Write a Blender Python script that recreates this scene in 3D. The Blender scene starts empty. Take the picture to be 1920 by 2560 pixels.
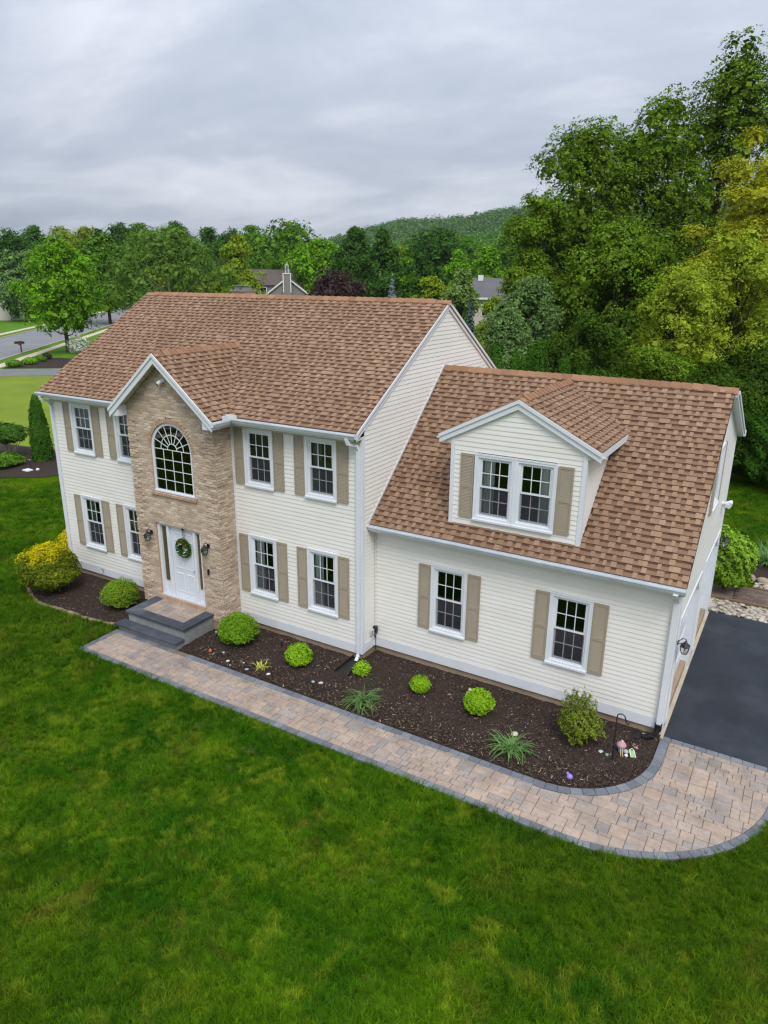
import bpy, math, random
import numpy as np
from mathutils import Vector, Matrix

SC = bpy.context.scene
COL = SC.collection
RAD = math.radians

# ------------------------------------------------------------------ camera
cam_d = bpy.data.cameras.new('camera')
cam = bpy.data.objects.new('camera', cam_d)
COL.objects.link(cam)
_r = Vector((0.86031886, 0.50968924, 0.00826706))
_u = Vector((-0.16595612, 0.26471419, 0.94993945))
_f = Vector((-0.48198551, 0.81862279, -0.31232466))
_m = Matrix(((_r.x, _u.x, -_f.x, 8.1976), (_r.y, _u.y, -_f.y, -12.9387), (_r.z, _u.z, -_f.z, 8.6377), (0, 0, 0, 1)))
cam.matrix_world = _m
cam_d.sensor_fit = 'HORIZONTAL'
cam_d.sensor_width = 36.0
cam_d.lens = 36.0 * 1793.444 / 1920.0
cam_d.clip_start = 0.1
cam_d.clip_end = 8000.0
SC.camera = cam

# ------------------------------------------------------------------ world: overcast
SUN_EL, SUN_AZ = RAD(52), RAD(135)      # azimuth clockwise from +Y (the light comes from the front of the house)
w = bpy.data.worlds.new('World')
SC.world = w
w.use_nodes = True
nt = w.node_tree
nt.nodes.clear()
N = nt.nodes.new
L = nt.links.new
out = N('ShaderNodeOutputWorld')
bg = N('ShaderNodeBackground')
L(bg.outputs[0], out.inputs[0])
sky = N('ShaderNodeTexSky')
sky.sky_type = 'NISHITA'
sky.sun_disc = False
sky.sun_elevation = SUN_EL
sky.sun_rotation = SUN_AZ
sky.air_density = 1.0
sky.dust_density = 2.0
skm = N('ShaderNodeVectorMath'); skm.operation = 'SCALE'; skm.inputs['Scale'].default_value = 0.07
L(sky.outputs[0], skm.inputs[0])
tc = N('ShaderNodeTexCoord')
sep = N('ShaderNodeSeparateXYZ')
L(tc.outputs['Generated'], sep.inputs[0])
def wmath(op, a, b=None):
    n = N('ShaderNodeMath'); n.operation = op
    for i, v in enumerate((a, b)):
        if v is None: continue
        if hasattr(v, 'is_linked'): L(v, n.inputs[i])
        else: n.inputs[i].default_value = v
    return n.outputs[0]
zc = wmath('MAXIMUM', sep.outputs['Z'], 0.0)
den = wmath('ADD', zc, 0.16)
cx_ = wmath('DIVIDE', sep.outputs['X'], den)
cy_ = wmath('DIVIDE', sep.outputs['Y'], den)
cmb = N('ShaderNodeCombineXYZ')
L(cx_, cmb.inputs[0]); L(cy_, cmb.inputs[1])
def wnoise(scale, detail, rough, off, dist=0.0):
    mp = N('ShaderNodeMapping'); mp.inputs['Location'].default_value = off
    mp.inputs['Rotation'].default_value = (0, 0, RAD(31))
    mp.inputs['Scale'].default_value = (0.75, 1.0, 1.0)
    L(cmb.outputs[0], mp.inputs[0])
    n = N('ShaderNodeTexNoise'); n.inputs['Scale'].default_value = scale
    n.inputs['Detail'].default_value = detail; n.inputs['Roughness'].default_value = rough
    n.inputs['Distortion'].default_value = dist
    L(mp.outputs[0], n.inputs['Vector'])
    return n.outputs['Fac']
n1 = wnoise(0.40, 7, 0.55, (3.1, 1.7, 0), 0.5)
n2 = wnoise(1.2, 6, 0.6, (-2.0, 5.2, 0), 0.5)
nm = wmath('ADD', wmath('MULTIPLY', n1, 0.68), wmath('MULTIPLY', n2, 0.32))
ramp = N('ShaderNodeValToRGB')
L(nm, ramp.inputs[0])
e = ramp.color_ramp.elements
e[0].position = 0.38; e[0].color = (0.280, 0.325, 0.405, 1)
e[1].position = 0.62; e[1].color = (0.655, 0.675, 0.730, 1)
m_ = ramp.color_ramp.elements.new(0.5); m_.color = (0.405, 0.445, 0.520, 1)
# standard overcast sky: the zenith is brighter than the horizon
cie = wmath('ADD', wmath('MULTIPLY', zc, 1.5), 0.84)
cl = N('ShaderNodeVectorMath'); cl.operation = 'SCALE'
L(ramp.outputs[0], cl.inputs[0]); L(cie, cl.inputs['Scale'])
mix = N('ShaderNodeMix'); mix.data_type = 'RGBA'; mix.inputs[0].default_value = 0.93
L(skm.outputs[0], mix.inputs[6]); L(cl.outputs[0], mix.inputs[7])
L(mix.outputs[2], bg.inputs[0])
bg.inputs[1].default_value = 1.0

sun_d = bpy.data.lights.new('sun', 'SUN')
sun_d.energy = 1.5
sun_d.angle = RAD(22)
sun_d.color = (1.0, 0.965, 0.91)
sun = bpy.data.objects.new('sun', sun_d)
COL.objects.link(sun)
_sd = Vector((math.sin(SUN_AZ) * math.cos(SUN_EL), math.cos(SUN_AZ) * math.cos(SUN_EL), math.sin(SUN_EL)))
sun.rotation_euler = (-_sd).to_track_quat('-Z', 'Y').to_euler()
sun.location = _sd * 60

vs = SC.view_settings
vs.view_transform = 'Standard'; vs.look = 'None'; vs.gamma = 1.0; vs.use_curve_mapping = False
vs.exposure = 0.40
SC.cycles.max_bounces = 6
SC.cycles.diffuse_bounces = 3
SC.cycles.glossy_bounces = 3
SC.cycles.transmission_bounces = 4
SC.cycles.transparent_max_bounces = 12
SC.cycles.use_denoising = True
SC.render.filter_size = 1.3
SC.cycles.filter_width = 1.3
SC.cycles.sample_clamp_indirect = 6.0

# ------------------------------------------------------------------ helpers
def new_obj(name, me):
    o = bpy.data.objects.new(name, me); COL.objects.link(o); return o

def set_parent(c, p):
    c.parent = p
    if p is not None:
        c.matrix_parent_inverse = p.matrix_basis.inverted()

def tag(o, label=None, cat=None, group=None, kind=None):
    if label: o['label'] = label
    if cat: o['category'] = cat
    if group: o['group'] = group
    if kind: o['kind'] = kind
    return o

def empty(name, loc, label, cat, group=None):
    o = bpy.data.objects.new(name, None); COL.objects.link(o)
    o.location = loc; o.empty_display_size = 0.2
    return tag(o, label, cat, group)

class MB:
    def __init__(s): s.v = []; s.f = []
    def add(s, vs, fs):
        k = len(s.v); s.v += [tuple(p) for p in vs]; s.f += [tuple(i + k for i in f) for f in fs]; return s
    def box(s, x0, x1, y0, y1, z0, z1):
        return s.add([(x0,y0,z0),(x1,y0,z0),(x1,y1,z0),(x0,y1,z0),(x0,y0,z1),(x1,y0,z1),(x1,y1,z1),(x0,y1,z1)],
              [(0,3,2,1),(4,5,6,7),(0,1,5,4),(1,2,6,5),(2,3,7,6),(3,0,4,7)])
    def quad(s, a, b, c, d): return s.add([a, b, c, d], [(0, 1, 2, 3)])
    def poly(s, pts): return s.add(pts, [tuple(range(len(pts)))])
    def prism(s, pts, d):
        """extrude polygon pts (3d) along vector d"""
        n = len(pts); d = Vector(d)
        a = [Vector(p) for p in pts]; b = [p + d for p in a]
        fs = [tuple(range(n))[::-1], tuple(range(n, 2 * n))] + [(i, (i + 1) % n, n + (i + 1) % n, n + i) for i in range(n)]
        return s.add(a + b, fs)
    def tube(s, pts, rad, seg=8, cap=True):
        P = [Vector(p) for p in pts]
        if not hasattr(rad, '__len__'): rad = [rad] * len(P)
        rings = []
        up = Vector((0.13, 0.2, 1)).normalized()
        for i, p in enumerate(P):
            t = (P[min(i + 1, len(P) - 1)] - P[max(i - 1, 0)]).normalized()
            a = t.cross(up)
            if a.length < 1e-3: a = t.cross(Vector((1, 0, 0)))
            a.normalize(); b = t.cross(a)
            rings.append([p + (a * math.cos(2 * math.pi * k / seg) + b * math.sin(2 * math.pi * k / seg)) * rad[i] for k in range(seg)])
        vs = [q for r in rings for q in r]; fs = []
        for i in range(len(P) - 1):
            for k in range(seg):
                fs.append((i * seg + k, i * seg + (k + 1) % seg, (i + 1) * seg + (k + 1) % seg, (i + 1) * seg + k))
        if cap:
            fs.append(tuple(range(seg))[::-1]); fs.append(tuple((len(P) - 1) * seg + k for k in range(seg)))
        return s.add(vs, fs)
    def lathe(s, prof, c, seg=12):
        """profile [(r,z)] around vertical axis at c"""
        vs = []; fs = []
        for r, z in prof:
            for k in range(seg):
                a = 2 * math.pi * k / seg
                vs.append((c[0] + r * math.cos(a), c[1] + r * math.sin(a), c[2] + z))
        for i in range(len(prof) - 1):
            for k in range(seg):
                fs.append((i * seg + k, i * seg + (k + 1) % seg, (i + 1) * seg + (k + 1) % seg, (i + 1) * seg + k))
        fs.append(tuple(range(seg))[::-1]); fs.append(tuple((len(prof) - 1) * seg + k for k in range(seg)))
        return s.add(vs, fs)
    def mesh(s, name, mat, smooth=False):
        me = bpy.data.meshes.new(name)
        me.from_pydata(s.v, [], s.f); me.update()
        if mat: me.materials.append(mat)
        if smooth: me.polygons.foreach_set('use_smooth', [True] * len(me.polygons))
        return me
    def build(s, name, mat, parent=None, loc=None, rz=0.0, smooth=False):
        o = new_obj(name, s.mesh(name, mat, smooth))
        if loc is not None: o.location = loc
        o.rotation_euler.z = rz
        if parent is not None: set_parent(o, parent)
        return o

def place(name, me, parent, loc=(0, 0, 0), rot=(0, 0, 0)):
    o = new_obj(name, me); o.location = loc; o.rotation_euler = rot
    if parent is not None: set_parent(o, parent)
    return o

def np_mesh(name, V, F, mats, smooth=False, midx=None):
    V = np.asarray(V, np.float32); F = np.asarray(F, np.int32)
    me = bpy.data.meshes.new(name)
    me.vertices.add(len(V)); me.vertices.foreach_set('co', V.ravel())
    k = F.shape[1]
    me.loops.add(F.size); me.loops.foreach_set('vertex_index', F.ravel())
    me.polygons.add(len(F)); me.polygons.foreach_set('loop_start', np.arange(0, F.size, k, dtype=np.int32))
    if midx is not None: me.polygons.foreach_set('material_index', np.asarray(midx, np.int32))
    if smooth: me.polygons.foreach_set('use_smooth', np.ones(len(F), bool))
    for m in (mats if isinstance(mats, (list, tuple)) else [mats]): me.materials.append(m)
    me.update(calc_edges=True)
    return me

# ------------------------------------------------------------------ materials
def nodes_of(name):
    m = bpy.data.materials.new(name); m.use_nodes = True
    t = m.node_tree; t.nodes.clear()
    return m, t
def lin(c): return (c[0], c[1], c[2], 1.0)

def mat_basic(name, col, rough=0.6, spec=0.3, var=0.12, vscale=2.0, bump=0.0, bscale=60.0, stain=None, stain_amt=0.0, stain_scale=0.7, metallic=0.0, aniso=(1, 1, 1)):
    m, t = nodes_of(name)
    n = t.nodes.new; l = t.links.new
    o = n('ShaderNodeOutputMaterial'); b = n('ShaderNodeBsdfPrincipled'); l(b.outputs[0], o.inputs[0])
    b.inputs['Roughness'].default_value = rough; b.inputs['Specular IOR Level'].default_value = spec; b.inputs['Metallic'].default_value = metallic
    g = n('ShaderNodeNewGeometry')
    mp = n('ShaderNodeMapping'); mp.inputs['Scale'].default_value = aniso; l(g.outputs['Position'], mp.inputs[0])
    nz = n('ShaderNodeTexNoise'); nz.inputs['Scale'].default_value = vscale; nz.inputs['Detail'].default_value = 5; nz.inputs['Roughness'].default_value = 0.6
    l(mp.outputs[0], nz.inputs['Vector'])
    mr = n('ShaderNodeMapRange'); mr.inputs[1].default_value = 0.3; mr.inputs[2].default_value = 0.7; mr.inputs[3].default_value = 1 - var; mr.inputs[4].default_value = 1 + var
    l(nz.outputs['Fac'], mr.inputs[0])
    sc = n('ShaderNodeVectorMath'); sc.operation = 'SCALE'; sc.inputs[0].default_value = col[:3]; l(mr.outputs[0], sc.inputs['Scale'])
    last = sc.outputs[0]
    if stain is not None:
        n2 = n('ShaderNodeTexNoise'); n2.inputs['Scale'].default_value = stain_scale; n2.inputs['Detail'].default_value = 6; n2.inputs['Roughness'].default_value = 0.65
        l(mp.outputs[0], n2.inputs['Vector'])
        r2 = n('ShaderNodeMapRange'); r2.inputs[1].default_value = 0.48; r2.inputs[2].default_value = 0.72; r2.inputs[3].default_value = 0; r2.inputs[4].default_value = stain_amt
        l(n2.outputs['Fac'], r2.inputs[0])
        mx = n('ShaderNodeMix'); mx.data_type = 'RGBA'; l(r2.outputs[0], mx.inputs[0]); l(last, mx.inputs[6]); mx.inputs[7].default_value = lin(stain)
        last = mx.outputs[2]
    l(last, b.inputs['Base Color'])
    if bump > 0:
        n3 = n('ShaderNodeTexNoise'); n3.inputs['Scale'].default_value = bscale; n3.inputs['Detail'].default_value = 4; l(mp.outputs[0], n3.inputs['Vector'])
        bp = n('ShaderNodeBump'); bp.inputs['Strength'].default_value = bump; bp.inputs['Distance'].default_value = 0.01
        l(n3.outputs['Fac'], bp.inputs['Height']); l(bp.outputs[0], b.inputs['Normal'])
    return m

def mat_pieces(name, stops, rough=0.85, grain=0.2, gscale=40.0, bump=0.3, patch=0.0, pscale=2.0, spec=0.2):
    """colour picked per piece (per mesh island and per object) from a ramp, with grain"""
    m, t = nodes_of(name)
    n = t.nodes.new; l = t.links.new
    o = n('ShaderNodeOutputMaterial'); b = n('ShaderNodeBsdfPrincipled'); l(b.outputs[0], o.inputs[0])
    b.inputs['Roughness'].default_value = rough; b.inputs['Specular IOR Level'].default_value = spec
    g = n('ShaderNodeNewGeometry'); oi = n('ShaderNodeObjectInfo')
    ad = n('ShaderNodeMath'); ad.operation = 'ADD'; l(g.outputs['Random Per Island'], ad.inputs[0]); l(oi.outputs['Random'], ad.inputs[1])
    fr = n('ShaderNodeMath'); fr.operation = 'FRACT'; l(ad.outputs[0], fr.inputs[0])
    rp = n('ShaderNodeValToRGB'); l(fr.outputs[0], rp.inputs[0])
    els = rp.color_ramp.elements
    els[0].position = stops[0][0]; els[0].color = lin(stops[0][1])
    els[1].position = stops[-1][0]; els[1].color = lin(stops[-1][1])
    for p, c in stops[1:-1]:
        x = els.new(p); x.color = lin(c)
    nz = n('ShaderNodeTexNoise'); nz.inputs['Scale'].default_value = gscale; nz.inputs['Detail'].default_value = 5; nz.inputs['Roughness'].default_value = 0.7
    l(g.outputs['Position'], nz.inputs['Vector'])
    mr = n('ShaderNodeMapRange'); mr.inputs[1].default_value = 0.3; mr.inputs[2].default_value = 0.7; mr.inputs[3].default_value = 1 - grain; mr.inputs[4].default_value = 1 + grain
    l(nz.outputs['Fac'], mr.inputs[0])
    fac = mr.outputs[0]
    if patch > 0:
        n2 = n('ShaderNodeTexNoise'); n2.inputs['Scale'].default_value = pscale; n2.inputs['Detail'].default_value = 5; l(g.outputs['Position'], n2.inputs['Vector'])
        m2 = n('ShaderNodeMapRange'); m2.inputs[1].default_value = 0.3; m2.inputs[2].default_value = 0.7; m2.inputs[3].default_value = 1 - patch; m2.inputs[4].default_value = 1 + patch
        l(n2.outputs['Fac'], m2.inputs[0])
        mm = n('ShaderNodeMath'); mm.operation = 'MULTIPLY'; l(fac, mm.inputs[0]); l(m2.outputs[0], mm.inputs[1]); fac = mm.outputs[0]
    sc = n('ShaderNodeVectorMath'); sc.operation = 'SCALE'; l(rp.outputs[0], sc.inputs[0]); l(fac, sc.inputs['Scale'])
    l(sc.outputs[0], b.inputs['Base Color'])
    if bump > 0:
        bp = n('ShaderNodeBump'); bp.inputs['Strength'].default_value = bump; bp.inputs['Distance'].default_value = 0.006
        l(nz.outputs['Fac'], bp.inputs['Height']); l(bp.outputs[0], b.inputs['Normal'])
    return m

def mat_leaf(name, c0, c1, c2, trans=0.18, gloss=0.003, tint=0.10):
    m, t = nodes_of(name)
    n = t.nodes.new; l = t.links.new
    o = n('ShaderNodeOutputMaterial')
    g = n('ShaderNodeNewGeometry'); oi = n('ShaderNodeObjectInfo')
    rp = n('ShaderNodeValToRGB'); l(g.outputs['Random Per Island'], rp.inputs[0])
    els = rp.color_ramp.elements
    els[0].position = 0.0; els[0].color = lin(c0); els[1].position = 1.0; els[1].color = lin(c2)
    x = els.new(0.55); x.color = lin(c1)
    nz = n('ShaderNodeTexNoise'); nz.inputs['Scale'].default_value = 1.1; nz.inputs['Detail'].default_value = 3
    l(g.outputs['Position'], nz.inputs['Vector'])
    mr = n('ShaderNodeMapRange'); mr.inputs[1].default_value = 0.35; mr.inputs[2].default_value = 0.65; mr.inputs[3].default_value = 0.80; mr.inputs[4].default_value = 1.25
    l(nz.outputs['Fac'], mr.inputs[0])
    ob = n('ShaderNodeMapRange'); ob.inputs[3].default_value = 1 - tint; ob.inputs[4].default_value = 1 + tint; l(oi.outputs['Random'], ob.inputs[0])
    mm = n('ShaderNodeMath'); mm.operation = 'MULTIPLY'; l(mr.outputs[0], mm.inputs[0]); l(ob.outputs[0], mm.inputs[1])
    sc = n('ShaderNodeVectorMath'); sc.operation = 'SCALE'; l(rp.outputs[0], sc.inputs[0]); l(mm.outputs[0], sc.inputs['Scale'])
    d = n('ShaderNodeBsdfDiffuse'); tr = n('ShaderNodeBsdfTranslucent'); gl = n('ShaderNodeBsdfGlossy')
    gl.inputs['Roughness'].default_value = 0.45; gl.inputs['Color'].default_value = (0.8, 0.85, 0.8, 1)
    l(sc.outputs[0], d.inputs[0])
    ts = n('ShaderNodeVectorMath'); ts.operation = 'MULTIPLY'; l(sc.outputs[0], ts.inputs[0]); ts.inputs[1].default_value = (1.15, 1.2, 0.6)
    l(ts.outputs[0], tr.inputs[0])
    m1 = n('ShaderNodeMixShader'); m1.inputs[0].default_value = trans; l(d.outputs[0], m1.inputs[1]); l(tr.outputs[0], m1.inputs[2])
    m2 = n('ShaderNodeMixShader'); m2.inputs[0].default_value = gloss; l(m1.outputs[0], m2.inputs[1]); l(gl.outputs[0], m2.inputs[2])
    l(m2.outputs[0], o.inputs[0])
    return m

def mat_glass(name, tintc=(0.9, 0.95, 0.92)):
    m, t = nodes_of(name)
    n = t.nodes.new; l = t.links.new
    o = n('ShaderNodeOutputMaterial')
    fr = n('ShaderNodeFresnel'); fr.inputs[0].default_value = 1.5
    ml = n('ShaderNodeMath'); ml.operation = 'MULTIPLY'; ml.inputs[1].default_value = 2.0; l(fr.outputs[0], ml.inputs[0])
    ml.use_clamp = True
    tr = n('ShaderNodeBsdfTransparent'); tr.inputs[0].default_value = lin(tintc)
    gl = n('ShaderNodeBsdfGlossy'); gl.inputs['Roughness'].default_value = 0.015
    mx = n('ShaderNodeMixShader'); l(ml.outputs[0], mx.inputs[0]); l(tr.outputs[0], mx.inputs[1]); l(gl.outputs[0], mx.inputs[2])
    l(mx.outputs[0], o.inputs[0])
    return m

def mat_mesh_cloth(name, col, alpha):
    m, t = nodes_of(name)
    n = t.nodes.new; l = t.links.new
    o = n('ShaderNodeOutputMaterial')
    tr = n('ShaderNodeBsdfTransparent'); d = n('ShaderNodeBsdfDiffuse'); d.inputs[0].default_value = lin(col)
    mx = n('ShaderNodeMixShader'); mx.inputs[0].default_value = alpha; l(tr.outputs[0], mx.inputs[1]); l(d.outputs[0], mx.inputs[2])
    l(mx.outputs[0], o.inputs[0])
    return m

M = {}
M['siding'] = mat_basic('vinyl_siding', (0.838, 0.812, 0.760), 0.5, 0.3, 0.035, 1.3, stain=(0.66, 0.635, 0.56), stain_amt=0.28, stain_scale=0.8, aniso=(0.6, 0.6, 2.0))
M['trim'] = mat_basic('white_trim', (0.74, 0.765, 0.80), 0.42, 0.4, 0.04, 3.0)
M['skirt'] = mat_basic('skirt_board', (0.73, 0.75, 0.79), 0.5, 0.3, 0.05, 1.5, stain=(0.5, 0.47, 0.42), stain_amt=0.3, stain_scale=1.4)
M['gutter'] = mat_basic('gutter_metal', (0.70, 0.745, 0.79), 0.35, 0.5, 0.06, 2.5, stain=(0.42, 0.42, 0.42), stain_amt=0.35, stain_scale=2.2)
M['soffit'] = mat_basic('soffit', (0.62, 0.58, 0.46), 0.6, 0.2, 0.04, 3.0)
M['shutter'] = mat_basic('tan_shutter', (0.360, 0.305, 0.222), 0.55, 0.3, 0.05, 4.0)
M['conc'] = mat_basic('foundation_concrete', (0.34, 0.26, 0.185), 0.9, 0.1, 0.16, 2.0, 0.4, 40, stain=(0.33, 0.17, 0.10), stain_amt=0.5, stain_scale=0.9)
M['slab'] = mat_basic('pale_concrete', (0.50, 0.44, 0.33), 0.9, 0.1, 0.15, 3.0, 0.3, 50)
M['stucco'] = mat_basic('grey_block', (0.24, 0.25, 0.245), 0.9, 0.1, 0.2, 3.0, 0.5, 30, stain=(0.36, 0.36, 0.33), stain_amt=0.5, stain_scale=1.6)
M['blue'] = mat_pieces('bluestone', [(0, (0.042, 0.050, 0.066)), (0.5, (0.060, 0.068, 0.086)), (1, (0.085, 0.092, 0.110))], 0.6, 0.22, 8, 0.2, 0.22, 1.6, 0.35)
M['mortar'] = mat_basic('mortar', (0.50, 0.42, 0.34), 0.95, 0.1, 0.12, 6.0)
M['brick'] = mat_pieces('tan_brick', [(0, (0.40, 0.290, 0.210)), (0.25, (0.475, 0.356, 0.264)), (0.55, (0.54, 0.420, 0.315)), (0.8, (0.585, 0.465, 0.352)), (1, (0.66, 0.55, 0.43))], 0.9, 0.14, 30, 0.35, 0.12, 0.8)
M['brick2'] = mat_pieces('warm_brick', [(0, (0.40, 0.265, 0.175)), (1, (0.52, 0.365, 0.255))], 0.9, 0.14, 30, 0.35)
M['shingle'] = mat_pieces('shingle_tab', [(0, (0.265, 0.167, 0.106)), (0.45, (0.290, 0.184, 0.118)), (0.8, (0.312, 0.200, 0.130)), (1, (0.342, 0.222, 0.147))], 0.95, 0.22, 55, 0.5, 0.10, 0.5, 0.1)
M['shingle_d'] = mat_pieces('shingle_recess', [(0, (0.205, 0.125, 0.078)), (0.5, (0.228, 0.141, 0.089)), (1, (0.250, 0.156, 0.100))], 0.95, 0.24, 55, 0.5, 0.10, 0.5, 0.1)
M['shingle_k'] = mat_basic('shingle_shadow_line', (0.100, 0.054, 0.034), 0.95, 0.1, 0.3, 9.0)
M['ridge'] = mat_pieces('ridge_cap', [(0, (0.25, 0.136, 0.080)), (1, (0.33, 0.188, 0.112))], 0.95, 0.2, 50, 0.4, 0.08, 0.8, 0.1)
M['felt'] = mat_basic('roof_underlay', (0.06, 0.035, 0.022), 0.95, 0.1)
M['white_door'] = mat_basic('door_paint', (0.70, 0.73, 0.78), 0.4, 0.4, 0.02, 3.0)
M['black'] = mat_basic('black_metal', (0.012, 0.013, 0.016), 0.35, 0.5, 0.1, 8.0)
M['plastic_k'] = mat_basic('black_plastic', (0.010, 0.010, 0.011), 0.45, 0.5, 0.1, 8.0)
M['grey_pl'] = mat_basic('grey_plastic', (0.55, 0.57, 0.58), 0.5, 0.4, 0.05, 8.0)
M['glass'] = mat_glass('window_glass')
M['lampglass'] = mat_glass('lantern_glass', (0.85, 0.86, 0.84))
M['screen'] = mat_mesh_cloth('insect_screen', (0.07, 0.07, 0.085), 0.42)
M['sheer'] = mat_mesh_cloth('sheer_curtain', (0.78, 0.81, 0.80), 0.9)
M['curtain_d'] = mat_basic('grey_curtain', (0.20, 0.24, 0.25), 0.9, 0.1, 0.1, 10)
M['blind'] = mat_basic('dark_blind', (0.10, 0.085, 0.075), 0.6, 0.2, 0.1, 6)
M['room'] = mat_basic('dark_room', (0.018, 0.017, 0.016), 0.9, 0.1, 0.1, 1)
M['amber'] = mat_basic('sidelight_lead', (0.10, 0.075, 0.045), 0.3, 0.5, 0.5, 30)
M['gold_strip'] = mat_basic('sidelight_bead', (0.45, 0.36, 0.2), 0.4, 0.4)
M['paver'] = mat_pieces('tan_paver', [(0, (0.255, 0.224, 0.203)), (0.16, (0.308, 0.264, 0.233)), (0.36, (0.340, 0.270, 0.223)), (0.68, (0.362, 0.284, 0.230)), (0.88, (0.378, 0.284, 0.219)), (1, (0.300, 0.257, 0.228))], 0.85, 0.15, 14, 0.25, 0.20, 2.6)
M['border'] = mat_pieces('grey_paver', [(0, (0.125, 0.137, 0.160)), (0.5, (0.160, 0.172, 0.196)), (1, (0.20, 0.21, 0.23))], 0.85, 0.16, 22, 0.3, 0.14, 2.0)
M['sand'] = mat_basic('joint_sand', (0.19, 0.155, 0.125), 0.95, 0.1, 0.2, 8)
M['asphalt'] = mat_basic('asphalt', (0.0230, 0.0280, 0.0380), 0.72, 0.35, 0.22, 1.2, 0.7, 140, stain=(0.070, 0.076, 0.086), stain_amt=0.5, stain_scale=0.8)
M['road'] = mat_basic('road_asphalt', (0.20, 0.205, 0.215), 0.9, 0.1, 0.08, 0.4, stain=(0.27, 0.27, 0.27), stain_amt=0.5, stain_scale=0.25)
M['drive2'] = mat_basic('old_driveway', (0.17, 0.175, 0.185), 0.9, 0.1, 0.1, 0.5)
M['walk'] = mat_basic('sidewalk', (0.52, 0.44, 0.34), 0.9, 0.1, 0.08, 0.8)
M['mulch'] = mat_basic('mulch_soil', (0.044, 0.032, 0.026), 0.95, 0.1, 0.45, 22, 1.0, 45)
M['chip'] = mat_pieces('mulch_chip', [(0, (0.018, 0.012, 0.009)), (0.45, (0.045, 0.030, 0.023)), (0.72, (0.080, 0.054, 0.041)), (0.93, (0.130, 0.090, 0.066)), (1, (0.42, 0.33, 0.23))], 0.9, 0.2, 60, 0.0)
M['stone'] = mat_pieces('river_stone', [(0, (0.20, 0.175, 0.145)), (0.4, (0.40, 0.345, 0.27)), (0.75, (0.52, 0.465, 0.38)), (1, (0.36, 0.345, 0.33))], 0.8, 0.15, 15, 0.2)
M['bark'] = mat_basic('bark', (0.060, 0.046, 0.036), 0.95, 0.1, 0.3, 6, 0.6, 20)
M['twig'] = mat_basic('twig', (0.10, 0.072, 0.048), 0.9, 0.1, 0.2, 8)
M['birchbark'] = mat_basic('birch_bark', (0.45, 0.40, 0.33), 0.9, 0.1, 0.3, 4)
M['timber'] = mat_basic('edging_timber', (0.19, 0.125, 0.075), 0.9, 0.1, 0.25, 3, 0.4, 20)
M['edging'] = mat_basic('edging_stone', (0.27, 0.195, 0.125), 0.9, 0.1, 0.25, 5, 0.5, 30)
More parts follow.
